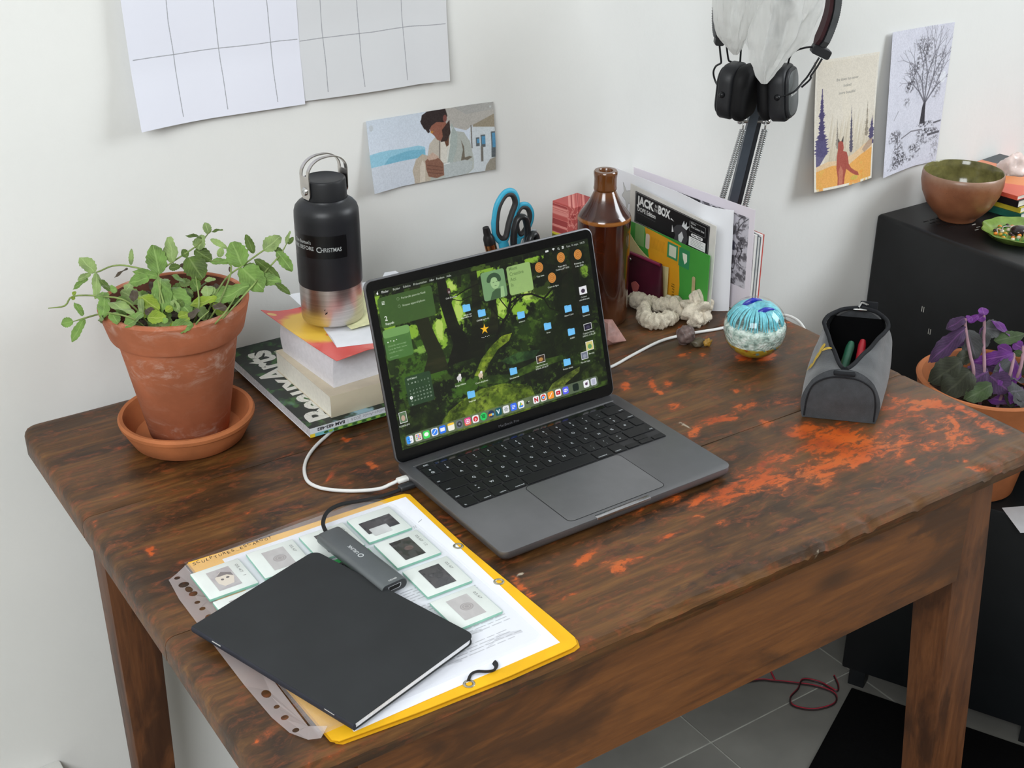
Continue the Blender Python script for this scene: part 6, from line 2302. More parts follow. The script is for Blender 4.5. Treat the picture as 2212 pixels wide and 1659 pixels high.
obj('small_grip', bm, M_dgrip, sc, 1.0, SCA)
bm = NB()
for dx in (-0.002, 0.002):
    hull(bm, [(1.0985 + dx, -0.0785, T + 0.098), (1.1065 + dx, -0.0785, T + 0.098), (1.1025 + dx, -0.0785, T + 0.012), (1.0985 + dx, -0.0775, T + 0.098), (1.1065 + dx, -0.0775, T + 0.098), (1.1025 + dx, -0.0775, T + 0.012)])
obj('blades', bm, M_chrome, sc, 0, SCA)
sc2 = thing('black_scissors', 'black-handled scissors in the pen pot in front of the turquoise pair', 'scissors', (1.112, -0.095, T))
S2 = (1.112, -0.095, T)
M_bgrip = mat('black_handle_plastic', (26, 27, 29), 0.35)
bl = [(1.0975, -0.098, T + 0.148), (1.1030, -0.098, T + 0.162), (1.1120, -0.100, T + 0.163), (1.1170, -0.100, T + 0.148), (1.1170, -0.100, T + 0.122), (1.1100, -0.099, T + 0.108), (1.1010, -0.098, T + 0.112), (1.0970, -0.098, T + 0.128)]
bm = NB()
ring_strip(bm, bl, 0.0040, 10, 1.5)
obj('handle', bm, M_bgrip, sc2, 1.0, S2)
bl2 = [(1.1120, -0.108, T + 0.118), (1.1165, -0.108, T + 0.136), (1.1250, -0.106, T + 0.139), (1.1290, -0.106, T + 0.126), (1.1270, -0.106, T + 0.106), (1.1180, -0.106, T + 0.096), (1.1120, -0.107, T + 0.102)]
bm = NB()
ring_strip(bm, bl2, 0.0042, 10, 1.4)
obj('handle', bm, M_bgrip, sc2, 1.0, S2)
bm = NB()
hull(bm, [(1.106, -0.098, T + 0.108), (1.118, -0.098, T + 0.104), (1.110, -0.088, T + 0.014), (1.106, -0.099, T + 0.108), (1.118, -0.099, T + 0.104), (1.110, -0.089, T + 0.014)])
obj('blades', bm, M_chrome, sc2, 0, S2)
# small vaporiser-like pen leaning left
vp = thing('black_vaporiser', 'small black and copper cylinder leaning in the pen pot left of the scissors', 'vaporiser', (1.080, -0.082, T))
ax0, ax1 = Vector((1.0885, -0.082, T + 0.060)), Vector((1.0635, -0.082, T + 0.1530))
axd = (ax1 - ax0).normalized()
Lv = (ax1 - ax0).length
Q_ = axd.to_track_quat('Z', 'Y').to_matrix()


def leaned(prof, name, m):
    bm = NB()
    lathe(bm, prof, 24)
    for v in bm.verts:
        v.co = ax0 + Q_ @ v.co
    obj(name, bm, m, vp, 0.6, (1.080, -0.082, T))


leaned([(0.0, 0.0), (0.0082, 0.0), (0.0082, 0.060), (0.0078, 0.0625)], 'tube', mat('black_tube', (30, 28, 28), 0.3))
leaned([(0.0079, 0.0625), (0.0079, 0.072)], 'copper_band', mat('copper_band', (196, 128, 84), 0.25, 1.0))
leaned([(0.0077, 0.072), (0.0074, 0.080), (0.0060, 0.084), (0.0052, 0.086), (0.0050, Lv - 0.006), (0.0042, Lv), (0.0, Lv)], 'mouthpiece', mat('black_mouthpiece', (24, 22, 22), 0.4))
gs = thing('grey_tool', 'grey pointed tool with a white and blue end in the pen pot', 'tool', (1.125, -0.070, T))
bm = NB()
tube(bm, [(1.118, -0.072, T + 0.02), (1.134, -0.064, T + 0.10), (1.1445, -0.060, T + 0.119)], 0.0035, 8, 3)
obj('shaft', bm, mat('grey_shaft', (150, 152, 156), 0.4), gs, 1.0, (1.125, -0.070, T))
bm = NB()
box(bm, -0.014, 0.012, -0.003, 0.003, -0.004, 0.0035, 0.002, 0, 2)
bmesh.ops.translate(bm, verts=bm.verts, vec=(1.1475, -0.060, T + 0.1215))
obj('end', bm, mat('pale_grey_end', (200, 204, 210), 0.3), gs, 0.6, (1.125, -0.070, T))
bm = NB()
lathe(bm, [(0.0022, 0), (0.0022, 0.0004)], 14, (0, 0, 0))
bmesh.ops.rotate(bm, verts=bm.verts, cent=(0, 0, 0), matrix=Matrix.Rotation(PI / 2, 3, 'X'))
bmesh.ops.translate(bm, verts=bm.verts, vec=(1.141, -0.0632, T + 0.1215))
obj('blue_dot', bm, mat('blue_dot', (60, 130, 200), 0.4), gs, 0.6, (1.125, -0.070, T))

# ---- papers and cards standing in a row (thin sheets in planes near x = 1.35)
def stand(name, label, cat, f, nu, nv, m, th=0.0004, base=(1.35, -0.12, T), extra=None):
    t = thing(name, label, cat, base)
    bm = NB()
    grid(bm, f, nu, nv)
    thicken(bm, th)
    obj(extra or 'sheet', bm, m, t, 0.9, base, recalc=False)
    return t


# (1) envelope: big white sheet with the ink doodle, its near edge bent round
pe = Pic(560, 360, 0.27, 0.17, (238, 239, 244))
ox, oy = 0.222, 0.108
for k_ in range(4):
    cx_ = ox - 0.0065 * k_ * 0.9
    pe.line([(cx_ + 0.0035 * math.cos(t), oy + 0.0045 * math.sin(t)) for t in np.linspace(0, 2 * PI, 16)], 0.0007, (60, 60, 66), 0.8)
pe.line([(0.242, 0.090), (0.240, 0.112), (0.226, 0.112)], 0.0007, (60, 60, 66), 0.8)
for k_ in range(14):
    t0 = k_ * 0.8
    pe.line([(0.200 + 0.004 * math.sin(t0), 0.125 + k_ * 0.003), (0.203 + 0.004 * math.sin(t0 + 1.3), 0.127 + k_ * 0.003)], 0.0006, (60, 60, 66), 0.7)
spx = [(0.025, 0.018), (0.034, 0.030), (0.048, 0.026), (0.044, 0.040), (0.050, 0.050), (0.040, 0.048), (0.036, 0.060), (0.032, 0.046), (0.022, 0.040), (0.028, 0.032)]
pe.poly(spx, (206, 206, 204))
pe.line(spx + spx[:1], 0.0006, (150, 150, 150))


def env(u, v):
    L = 0.224 * u
    z = 0.160 * v + 0.0007
    y = 0.008 - L
    x = 1.345 + 0.012 * v * 0 + 0.010 * u
    if u > 0.78:
        q = (u - 0.78) / 0.22
        x += 0.030 * q * q
        y += 0.010 * q * q
    z += (0.010 * v * (1 - u) * 0.2)
    if v > 0.5 and u > 0.55:
        z -= 0.010 * ((u - 0.55) / 0.45) ** 2 * (v - 0.5) * 2
    return (x + 0.006 * (1 - v), y, T + z)


M_env = print_mat('doodled_envelope', pe, 0.65)
e1 = stand('white_envelope', 'large white sheet with ink doodles standing upright at the back right of the desk', 'paper', lambda u, v: env(u, v), 40, 8, M_env, 0.0006)

# (2) the flyer stuck on a cream board
pfz = Pic(800, 300, 0.158, 0.058, (28, 28, 30))
pfz.rect(0.0012, 0.0012, 0.1568, 0.0568, (150, 150, 150))
pfz.rect(0.0018, 0.0018, 0.1562, 0.0562, (26, 26, 29))
pfz.text('JACK', 0.006, 0.0215, 0.021, (232, 234, 232), 1, 0.05, width=0.036)
pfz.text('IN', 0.0435, 0.0135, 0.008, (200, 202, 200), 1, 0.02, width=0.0055)
pfz.text('THE', 0.0425, 0.0215, 0.008, (200, 202, 200), 1, 0.02, width=0.0075)
pfz.text('BOX', 0.0510, 0.0215, 0.021, (232, 234, 232), 1, 0.05, width=0.026)
pfz.text('DOPE Edition', 0.006, 0.0345, 0.0115, (228, 230, 228), 1, 0.03, width=0.040)
pfz.poly([(0.078, 0.0215), (0.086, 0.0225), (0.079, 0.0185)], (232, 234, 232))
pfz.line([(0.006, 0.0385), (0.046, 0.040)], 0.0005, (110, 110, 112))
pfz.poly([(0.086, 0.058), (0.090, 0.046), (0.084, 0.036), (0.092, 0.026), (0.102, 0.022), (0.112, 0.030), (0.116, 0.044), (0.112, 0.058)], (66, 66, 70))
pfz.poly([(0.096, 0.044), (0.103, 0.034), (0.107, 0.044), (0.103, 0.056), (0.097, 0.054)], (206, 208, 210))
pfz.poly([(0.102, 0.024), (0.106, 0.012), (0.108, 0.020), (0.112, 0.012), (0.112, 0.021), (0.118, 0.018), (0.112, 0.028)], (214, 218, 220))
pfz.poly([(0.082, 0.030), (0.086, 0.042), (0.082, 0.044)], (220, 220, 220))
pfz.line([(0.118, 0.007), (0.150, 0.007), (0.150, 0.026), (0.118, 0.026), (0.118, 0.007)], 0.0006, (150, 152, 152))
for k_, (s_, y_, z_) in enumerate((('One', 0.0115, 0.005), ('The Letter box', 0.0185, 0.0058))):
    pfz.text(s_, 0.120, y_, z_, (226, 228, 228), 1, 0.02, width=(0.010, 0.028)[k_])
pfz.rect(0.122, 0.0285, 0.146, 0.0345, (232, 232, 232), 1, 0.003)
pfz.text('Red NEP', 0.125, 0.0330, 0.0045, (40, 40, 44), 1, 0.03, width=0.018)
pfz.rect(0.118, 0.036, 0.152, 0.0535, (232, 233, 232))
for k_ in range(5):
    pfz.rect(0.122, 0.0385 + k_ * 0.0028, 0.122 + 0.026 * (0.8 if k_ % 2 else 1), 0.0393 + k_ * 0.0028, (120, 122, 124), 0.8)
fl = thing('flyer_card', 'black printed flyer on a pale card standing against the white envelope', 'card', (1.34, -0.12, T))
FLA = (1.34, -0.12, T)
bm = NB()
grid(bm, lambda u, v: (1.3388 + 0.004 * u, -0.040 - 0.180 * u, T + 0.0007 + 0.1515 * v - 0.012 * u * v), 4, 4)
thicken(bm, 0.0008)
obj('card', bm, mat('pale_card', (216, 214, 208), 0.7, 0, 0.3, 0.03), fl, 0.6, FLA, recalc=False)
bm = NB()
grid(bm, lambda u, v: (1.3374 + 0.004 * (0.07 + 0.86 * u), -0.0525 - 0.156 * u, T + 0.0985 + 0.046 * v - 0.0045 * u - 0.003 * u * v), 4, 4)
thicken(bm, 0.0002)
obj('print', bm, print_mat('flyer_print', pfz, 0.4), fl, 0.6, FLA, recalc=False)

# (3) green card wallet with orange leaf and cut-outs
pg = Pic(600, 320, 0.182, 0.095, (70, 152, 62))
pg.poly([(0.040, 0.0), (0.122, 0.004), (0.120, 0.030), (0.124, 0.060), (0.122, 0.095), (0.050, 0.095), (0.052, 0.040)], (230, 158, 34))
pg.blend(vnoise(320, 600, 10, 6, 3, 3) * 0.12, (40, 110, 50))
pg.rect(0.020, 0.0, 0.040, 0.030, (134, 170, 110), 0.9)
pg.rect(0.043, 0.008, 0.052, 0.030, (222, 206, 196), 0.95, 0.003)
for k_ in range(12):
    pg.line([(0.056 + k_ * 0.0026, 0.010), (0.055 + k_ * 0.0026, 0.026)], 0.0007, (190, 130, 30))
pg.rect(0.092, 0.006, 0.116, 0.028, (60, 140, 92), 1)
pg.rect(0.096, 0.009, 0.112, 0.025, (206, 214, 190), 1)
pg.rect(0.1185, 0.006, 0.142, 0.032, (52, 132, 86), 1)
pg.poly([(0.126, 0.012), (0.136, 0.012), (0.137, 0.022), (0.132, 0.027), (0.128, 0.020)], (220, 226, 206))
pg.text('Pauli', 0.113, 0.090, 0.011, (110, 78, 24), 0.9, 0.0, width=0.028, rot=-PI / 2 * 1.0)
pg.text('Adhesive', 0.098, 0.090, 0.011, (110, 78, 24), 0.9, 0.0, width=0.040, rot=-PI / 2 * 1.0)
gw = stand('green_card_wallet', 'green and orange printed card standing in front of the flyer', 'card', lambda u, v: (1.3330 + 0.003 * u - 0.006 * v * 0 + 0.002 * math.sin(u * 5), -0.0410 - 0.180 * u, T + 0.0007 + (0.098 + 0.002 * u) * v), 16, 4, print_mat('green_wallet_print', pg, 0.5), 0.0012)
bm = NB()
prism(bm, rrect(-0.0035, 0.0035, -0.017, 0.017, 0.0033, 5), 0, 0.0006)
for v in bm.verts:
    c_ = v.co.copy()
    v.co = Vector((1.3312 - c_.z, -0.195 + c_.x * 0.9 + 0.02 * c_.y, T + 0.045 + c_.y))
obj('slot', bm, mat('card_slot_beige', (180, 164, 120), 0.8), gw, 0.5, (1.35, -0.12, T))
# (4) beige envelope flap
stand('beige_envelope', 'beige paper envelope with a torn curved edge in front of the green card', 'envelope',
      lambda u, v: (1.3265 + 0.003 * u, -0.050 - 0.093 * u, T + 0.0007 + (0.092 - 0.046 * math.sin(min(1, u * 1.15) * PI / 2) ** 0.8 + 0.012 * u) * v), 16, 4, mat('beige_paper', (204, 190, 138), 0.75, 0, 0.3, 0.05), 0.0006)
# (5) maroon pouch
M_pouch = mat('maroon_leather', (66, 16, 34), 0.42, 0, 0.5, 0.2, 25, 0.1, 300)
po_ = thing('maroon_pouch', 'dark maroon pouch standing between the brown bottle and the green card', 'pouch', (1.3115, -0.094, T), math.radians(-84))
bm = NB()


def pou(u, v):
    w = 0.054 - 0.004 * v
    th = 0.0095 * (1 - v) ** 0.6 + 0.0015
    a = 2 * PI * u
    return (w * math.copysign(abs(math.cos(a)) ** 0.5, math.cos(a)), th * math.copysign(abs(math.sin(a)) ** 0.7, math.sin(a)), 0.0005 + 0.066 * v)


g_ = grid(bm, pou, 36, 10, uv=False, close_u=True)
bm.faces.new(g_[-1])
bm.faces.new(list(reversed(g_[0])))
obj('body', bm, M_pouch, po_, 0.9)
bm = NB()
tube(bm, [(-0.048, -0.0025, 0.0655), (0, -0.003, 0.0665), (0.048, -0.0025, 0.0655)], 0.0025, 8, 4)
obj('rim', bm, mat('plum_rim', (116, 30, 62), 0.4), po_, 1.0)
bm = NB()
hull(bm, [(0.010 + 0.007 * math.cos(t) * (1 + 0.3 * math.sin(3 * t)), -0.0105 + d, 0.022 + 0.009 * math.sin(t)) for t in np.linspace(0, 2 * PI, 12, endpoint=False) for d in (0, -0.0012)])
obj('patch', bm, mat('dusty_pink_patch', (176, 92, 88), 0.6), po_, 0)
bm = NB()
lathe(bm, [(0.003, 0), (0.0026, 0.0012), (0, 0.0016)], 12)
bmesh.ops.rotate(bm, verts=bm.verts, cent=(0, 0, 0), matrix=Matrix.Rotation(PI / 2, 3, 'X'))
bmesh.ops.translate(bm, verts=bm.verts, vec=(-0.008, -0.0060, 0.058))
obj('press_stud', bm, M_chrome, po_, 0.8)

# (6) photo card and booklets behind the envelope
pb = Pic(420, 260, 0.26, 0.155, (226, 218, 226))
pb.rect(0.100, 0.014, 0.250, 0.118, (196, 192, 200))
g_ = vnoise(260, 420, 20, 14, 55, 5, 0.7)
X, Y = pb.xy()
ins = ((X > 0.10) & (X < 0.25) & (Y > 0.014) & (Y < 0.118)).astype(float)
pb.blend(sm(0.46, 0.6, g_) * ins, (96, 92, 98))
rr_ = random.Random(4)
for k_ in range(26):
    x, y = rr_.uniform(0.11, 0.245), rr_.uniform(0.03, 0.115)
    pts = [(x, y)]
    for j in range(5):
        x += rr_.uniform(-0.008, 0.008)
        y -= rr_.uniform(0.002, 0.012)
        pts.append((min(max(x, 0.102), 0.249), max(y, 0.016)))
    pb.line(pts, 0.0011, (44, 42, 46), 0.9)
pb.rect(0.205, 0.055, 0.225, 0.068, (60, 58, 76), 0.9)
pb.rect(0.10, 0.014, 0.15, 0.018, (50, 48, 52))
stand('photo_card', 'white-bordered card with a winter branches photograph behind the white envelope', 'card', lambda u, v: (1.398 + 0.004 * u - 0.004 * v, 0.022 - 0.256 * u, T + 0.0007 + (0.150 + 0.006 * u) * v), 8, 4, print_mat('branches_photo', pb, 0.5), 0.0008)
for i_, (nm, lab, dx, h_, c_) in enumerate((('booklet', 'thin white booklet with a small red emblem, standing behind the envelope', 0.0, 0.118, (228, 226, 222)), ('booklet', 'grey-edged thin booklet standing behind the one with the red emblem', 0.0055, 0.113, (206, 206, 204)),
                                            ('booklet', 'thin booklet with a red back cover, rearmost of the standing papers', 0.0110, 0.116, (236, 232, 230)))):
    t = thing(nm, lab, 'booklet', (1.402 + dx, -0.12, T), 0, 'thin booklets behind the envelope')
    bm = NB()
    box(bm, 0.0032, 0.0075, -0.111, 0.08, 0.0007, h_, 0.0003, 0, 1)
    obj('pages', bm, mat('booklet_pages', c_, 0.7, 0, 0.3, 0.03), t, 0)
    bm = NB()
    box(bm, 0.0076, 0.0081, -0.112, 0.08, 0.0007, h_ + 0.0005)
    obj('back_cover', bm, mat('booklet_back', (206, 74, 62) if i_ == 2 else (110, 116, 122), 0.5), t, 0)
    if i_ == 0:
        bm = NB()
        box(bm, 0.0030, 0.0032, -0.108, -0.0995, 0.068, 0.081)
        obj('emblem', bm, mat('red_emblem', (206, 30, 50), 0.5), t, 0)
        bm = NB()
        letter(bm, 'NEUF', lambda x, y: (0.00295, -0.097 + y * 0.9 - 0.0135, 0.0665 + x), 0.0038, 0.016)
        obj('lettering', bm, mat('booklet_grey_print', (130, 120, 124), 0.6), t, 0, recalc=False)
dk = thing('dark_clip', 'small dark red clip at the foot of the standing booklets', 'clip', (1.419, -0.222, T))
bm = NB()
rock(bm, (0.0, 0.0, 0.010), (0.006, 0.008, 0.011), 3, 2, 0.3, 2.0, 0.05, -0.0)
obj('body', bm, mat('dark_red_clip', (84, 34, 40), 0.5), dk, 1.0)

# ---- corals, stones
M_coral = mat('bleached_coral', (214, 204, 184), 0.9, 0, 0.2, 0.07, 120, 0.9, 700, 0.0022)


def lumpy_tube(bm, pts, r, seed, bump=0.32, n=16):
    from mathutils import noise as mn
    rings = tube(bm, pts, r, n, 10)
    for ring in rings:
        c = sum((v.co for v in ring), Vector()) / len(ring)
        for v in ring:
            d = (v.co - c)
            k = 1 + bump * mn.noise(v.co * 190 + Vector((seed, 0, 0))) + bump * 0.7 * mn.noise(v.co * 420 + Vector((0, seed, 0)))
            v.co = c + d * k
            if v.co.z < T + 0.0003:
                v.co.z = T + 0.0003


def coral(name, label, pts, r, seed):
    c = Vector(pts[0])
    t = tag(None) if False else None
    bm = NB()
    lumpy_tube(bm, pts, r, seed)
    for v in bm.verts:
        v.co -= Vector((c.x, c.y, T))
    bmesh.ops.subdivide_edges(bm, edges=list(bm.edges), cuts=1, use_grid_fill=True)
    o = obj(name, bm, M_coral, None, 2.0)
    o.location = (c.x, c.y, T)
    return tag(o, label, 'coral')


coral('coral', 'long knobbly white coral branch lying behind the curved one, near the bottle', [(1.2915, -0.112, T + 0.011), (1.2870, -0.128, T + 0.014), (1.296, -0.146, T + 0.013), (1.3015, -0.162, T + 0.0145), (1.314, -0.172, T + 0.0165), (1.316, -0.188, T + 0.0125), (1.3125, -0.199, T + 0.008)], [0.006, 0.012, 0.011, 0.0095, 0.013, 0.0125, 0.006], 5)
coral('coral', 'hook-shaped white coral piece in front of the long branch', [(1.2830, -0.160, T + 0.020), (1.2730, -0.163, T + 0.020), (1.2620, -0.174, T + 0.013), (1.2610, -0.188, T + 0.010), (1.273, -0.197, T + 0.0105), (1.289, -0.198, T + 0.0115), (1.3005, -0.200, T + 0.010)], [0.0055, 0.008, 0.011, 0.0115, 0.0115, 0.0105, 0.006], 9)
bm = NB()
rock(bm, (0, 0, 0.019), (0.021, 0.019, 0.021), 4, 5, 0.42, 1.5, 0.05, None)
rock(bm, (-0.012, -0.010, 0.012), (0.011, 0.011, 0.012), 6, 4, 0.3, 1.8, 0.06, None)
rock(bm, (0.013, 0.0, 0.022), (0.012, 0.010, 0.011), 8, 4, 0.35, 1.6, 0.06, None)
rock(bm, (-0.002, 0.004, 0.033), (0.008, 0.008, 0.012), 9, 4, 0.3, 1.8, 0.06, None)
zz = min(v.co.z for v in bm.verts)
for v in bm.verts:
    v.co.z = max(v.co.z, 0.0004)
cr = obj('coral_stone', bm, mat('chalky_stone', (206, 196, 178), 0.92, 0, 0.2, 0.08, 90, 0.7, 380, 0.002), None, 2.0)
cr.location = (1.3275, -0.211, T)
tag(cr, 'jagged chalky white stone right of the two corals', 'stone')
# pink quartz by the laptop
bm = NB()
rq = random.Random(8)
hull(bm, [(rq.uniform(-1, 1) * 0.021 * (1 - zf * 0.55), rq.uniform(-1, 1) * 0.024 * (1 - zf * 0.6), 0.0004 + 0.031 * zf) for zf in (0, 0, 0, 0, 0, 0.15, 0.2, 0.3, 0.35, 0.5, 0.6, 0.7, 0.85, 0.95, 1.0) for _ in (0, 1)])
qz = obj('rose_quartz', bm, mat('rose_quartz_stone', (182, 138, 130), 0.3, 0, 0.5, 0.12, 60, 0.3, 120, 0.002, trans=0.15, sss=0.3), None, 0.35)
qz.location = (1.187, -0.191, T)
tag(qz, 'rough pink quartz stone on the desk beside the screen edge', 'stone')
# snail-like fossil with yellow tip
sn = thing('snail_stone', 'small grey snail-shaped stone with a yellow crystal tip by the white cable', 'stone', (1.271, -0.2625, T))
bm = NB()
rock(bm, (-0.003, 0.006, 0.0135), (0.0125, 0.0125, 0.0135), 12, 4, 0.18, 2.0, 0.04)
for v in bm.verts:
    v.co.z = max(v.co.z, 0.0004)
obj('shell', bm, mat('grey_violet_stone', (104, 88, 84), 0.35, 0, 0.5, 0.25, 90, 0.4, 200, 0.001), sn, 2.0)
bm = NB()
rock(bm, (0.0065, -0.0075, 0.0055), (0.0105, 0.0085, 0.0058), 14, 3, 0.25, 2.0, 0.06)
for v in bm.verts:
    v.co.z = max(v.co.z, 0.0004)
obj('foot', bm, mat('grey_green_stone', (86, 78, 62), 0.4, 0, 0.5, 0.2, 90), sn, 2.0)
bm = NB()
rock(bm, (0.0165, -0.0155, 0.0055), (0.0060, 0.0050, 0.0055), 15, 3, 0.3, 2.0, 0.08)
for v in bm.verts:
    v.co.z = max(v.co.z, 0.0004)
obj('yellow_tip', bm, mat('yellow_crystal', (178, 136, 58), 0.3, 0, 0.5, 0.15, 200), sn, 2.0)

# ---- glass paperweight
GX, GY, GR = 1.3176, -0.3328, 0.041
pwt = thing('glass_paperweight', 'round glass paperweight with turquoise plumes and two blue dolphins inside', 'paperweight', (GX, GY, T))
kg = NT('paperweight_glass')
kt = kg.n('ShaderNodeBsdfTransparent')
kt.inputs[0].default_value = (0.97, 0.985, 0.98, 1)
kq = kg.n('ShaderNodeBsdfGlossy')
kq.inputs['Roughness'].default_value = 0.015
fr = kg.n('ShaderNodeFresnel')
fr.inputs[0].default_value = 1.5
mx = kg.n('ShaderNodeMixShader')
gb = kg.n('ShaderNodeNewGeometry')
kg.l(kg.math('MULTIPLY', fr.outputs[0], kg.math('SUBTRACT', 1.0, gb.outputs['Backfacing'])), mx.inputs[0])
kg.l(kt.outputs[0], mx.inputs[1])
kg.l(kq.outputs[0], mx.inputs[2])
kg.l(mx.outputs[0], kg.out.inputs[0])
bm = NB()
bmesh.ops.create_uvsphere(bm, u_segments=64, v_segments=40, radius=GR)
for v in bm.verts:
    v.co.z = max(v.co.z + GR, 0.0006)
obj('glass', bm, kg.m, pwt, 2.0)
M_bloom = mat('turquoise_glass', (124, 206, 220), 0.3, 0, 0.5, 0.1, 200)
bm = NB()
rp = random.Random(2)
for i in range(64):
    a = 2 * PI * i / 64 + rp.uniform(-.04, .04)
    ca, sa = math.cos(a), math.sin(a)
    j = rp.uniform(0.9, 1.05)
    rad = [(0.003, 0.050), (0.0075, 0.0640), (0.0140, 0.0715), (0.0225 * j, 0.0705), (0.0300, 0.0640), (0.0345 * j, 0.0560), (0.0358, rp.uniform(0.044, 0.052))]
    tube(bm, [(r * ca, r * sa, z) for r, z in rad], [0.0012, 0.0014, 0.0016, 0.0016, 0.0015, 0.0012, 0.0006], 5, 3)
bl_ = obj('turquoise_plume', bm, M_bloom, pwt, 1.5)
bl_['kind'] = 'stuff'
kc = NT('bubbly_white_glass')
v_ = kc.coords()
vo = kc.n('ShaderNodeTexVoronoi')
vo.inputs['Scale'].default_value = 260
kc.l(v_, vo.inputs['Vector'])
kc.l(kc.ramp(kc.noise(v_, 130, 4, 0.6), [(0.3, (120, 146, 138)), (0.48, (196, 214, 204)), (0.66, (240, 246, 240))]), kc.b.inputs['Base Color'])
kc.b.inputs['Roughness'].default_value = 0.25
kc.bump(vo.outputs['Distance'], 0.6, 0.002)
bm = NB()
lathe(bm, [(0, 0.0085)] + [(0.0400 * math.sqrt(max(0, 1 - ((z - GR) / 0.0402) ** 2)), z) for z in (0.0085, 0.014, 0.020, 0.026, 0.032, 0.038, 0.043, 0.046)] + [(0.0360, 0.0485), (0.026, 0.0500), (0.010, 0.0490), (0, 0.0485)], 48, capb=False, capt=False)
obj('crystal_layer', bm, kc.m, pwt, 1.5)
kc = NT('yellow_frit')
v_ = kc.coords()
vo = kc.n('ShaderNodeTexVoronoi')
vo.inputs['Scale'].default_value = 230
kc.l(v_, vo.inputs['Vector'])
kc.l(kc.ramp(kc.noise(vo.outputs['Position'], 330, 1), [(0.30, (60, 150, 170)), (0.40, (206, 170, 50)), (0.6, (190, 150, 40)), (0.70, (170, 60, 40)), (0.78, (210, 200, 90))]), kc.b.inputs['Base Color'])
kc.b.inputs['Roughness'].default_value = 0.3
bm = NB()
lathe(bm, [(0, 0.0012)] + [(0.0403 * math.sqrt(max(0, 1 - ((z - GR) / 0.0405) ** 2)), z) for z in (0.0012, 0.003, 0.006, 0.010, 0.014, 0.018, 0.0215, 0.0232)] + [(0.030, 0.0240), (0, 0.0245)], 48, capb=False, capt=False)
obj('yellow_base', bm, kc.m, pwt, 1.5)
M_dol = mat('cobalt_glass', (30, 44, 176), 0.25, 0, 0.5, 0.1)
DR, DU, DF = Vector((0.8314, -0.5557, 0)), Vector((0.2496, 0.3758, 0.8925)), Vector((-0.4965, -0.7416, 0.4511))
for cx_, cy_, dp_ in ((-0.0080, 0.0310, 0.0165), (0.0055, 0.0180, 0.0310)):
    pts = [Vector((0, 0, GR)) + DR * (cx_ + a_ * 0.0145) + DU * (cy_ + b_ * 0.0075) + DF * (dp_ - 0.006 * a_ * a_) for a_, b_ in ((-1, -1), (-0.45, -0.15), (0.1, 0.35), (0.65, 0.55), (1.0, 0.45))]
    bm = NB()
    tube(bm, pts, [0.0008, 0.0032, 0.0036, 0.0018, 0.0009], 10, 5, flat=0.8)
    e = Vector(pts[-1])
    d = (e - Vector(pts[-2])).normalized()
    s_ = d.cross(Vector((0, 0, 1))).normalized()
    hull(bm, [e - d * 0.002, e + d * 0.0025 + s_ * 0.003, e + d * 0.0025 - s_ * 0.003, e + Vector((0, 0, 0.0008))])
    obj('dolphin', bm, M_dol, pwt, 1.5)

# ---- felt pencil case
kf = NT('grey_felt')
v_ = kf.coords()
f1 = kf.noise(v_, 55, 6, 0.7)
f2 = kf.noise(v_, 900, 3)
kf.l(kf.ramp(f1, [(0.3, (50, 52, 55)), (0.7, (70, 73, 77))]), kf.b.inputs['Base Color'])
kf.b.inputs['Roughness'].default_value = 0.95
kf.b.inputs['Sheen Weight'].default_value = 0.35
kf.bump(f2, 0.4, 0.001)
M_felt = kf.m
M_felt_d = mat('dark_piping', (36, 37, 40), 0.9, 0, 0.2, 0.1, 60)
M_inner = mat('inner_black', (9, 9, 10), 0.95, 0, 0.1)  # near-black sheets added to darken the inside of the case
w_dir = Vector((0.0580, -0.0600, 0)).normalized()
pcz = thing('pencil_case', 'open grey felt pencil case with black piping at the right of the desk', 'pencil case', (1.2790, -0.5215, T), math.atan2(w_dir.y, w_dir.x))
PLc = 0.168


def rimz(v):
    return 0.0665 + 0.0085 * v


def rimu(v):
    t = min(1.0, v / 0.70)
    a = 0.0370 * t ** 0.85
    if v > 0.70:
        q = (v - 0.70) / 0.30
        a = 0.0370 * math.sqrt(max(0.0, 1 - q * q))
    return 0.0018 + a


def side(s, ins=0.0):
    def f(u, v):
        # u from the foot to the rim, v along the case
        y = PLc * v
        zt = rimz(v)
        ur = rimu(v)
        wb = 0.0425 - ins
        bul = 0.006 * math.sin(PI * min(1, u * 1.1)) * (0.4 + 0.6 * math.sin(PI * v)) + 0.004 * math.sin(PI * u)
        y0_ = 0.12 * y
        if u < 0.72:
            t = u / 0.72
            x = wb + bul - 0.011 * t * t
            z = 0.0008 + ins + (zt * 0.74) * t
        else:
            t = (u - 0.72) / 0.28
            x0 = wb + 0.006 * math.sin(PI * min(1, 0.72 * 1.1)) * (0.4 + 0.6 * math.sin(PI * v)) + 0.004 * math.sin(PI * 0.72) - 0.011
            e = 1 - (1 - t) ** 1.6 if ur < 0.02 else t
            x = x0 + (ur - x0) * (t ** 1.2)
            z = 0.0008 + zt * 0.74 + (zt * 0.26) * math.sin(t * PI / 2)
        z += 0.0008 * math.sin(v * 23 + u * 9)
        return (s * x + y0_, y, z)
    return f


for s in (-1, 1):
    bm = NB()
    grid(bm, side(s), 22, 34, uv=False)
    thicken(bm, 0.0022)
    obj('side_panel', bm, M_felt, pcz, 1.2)


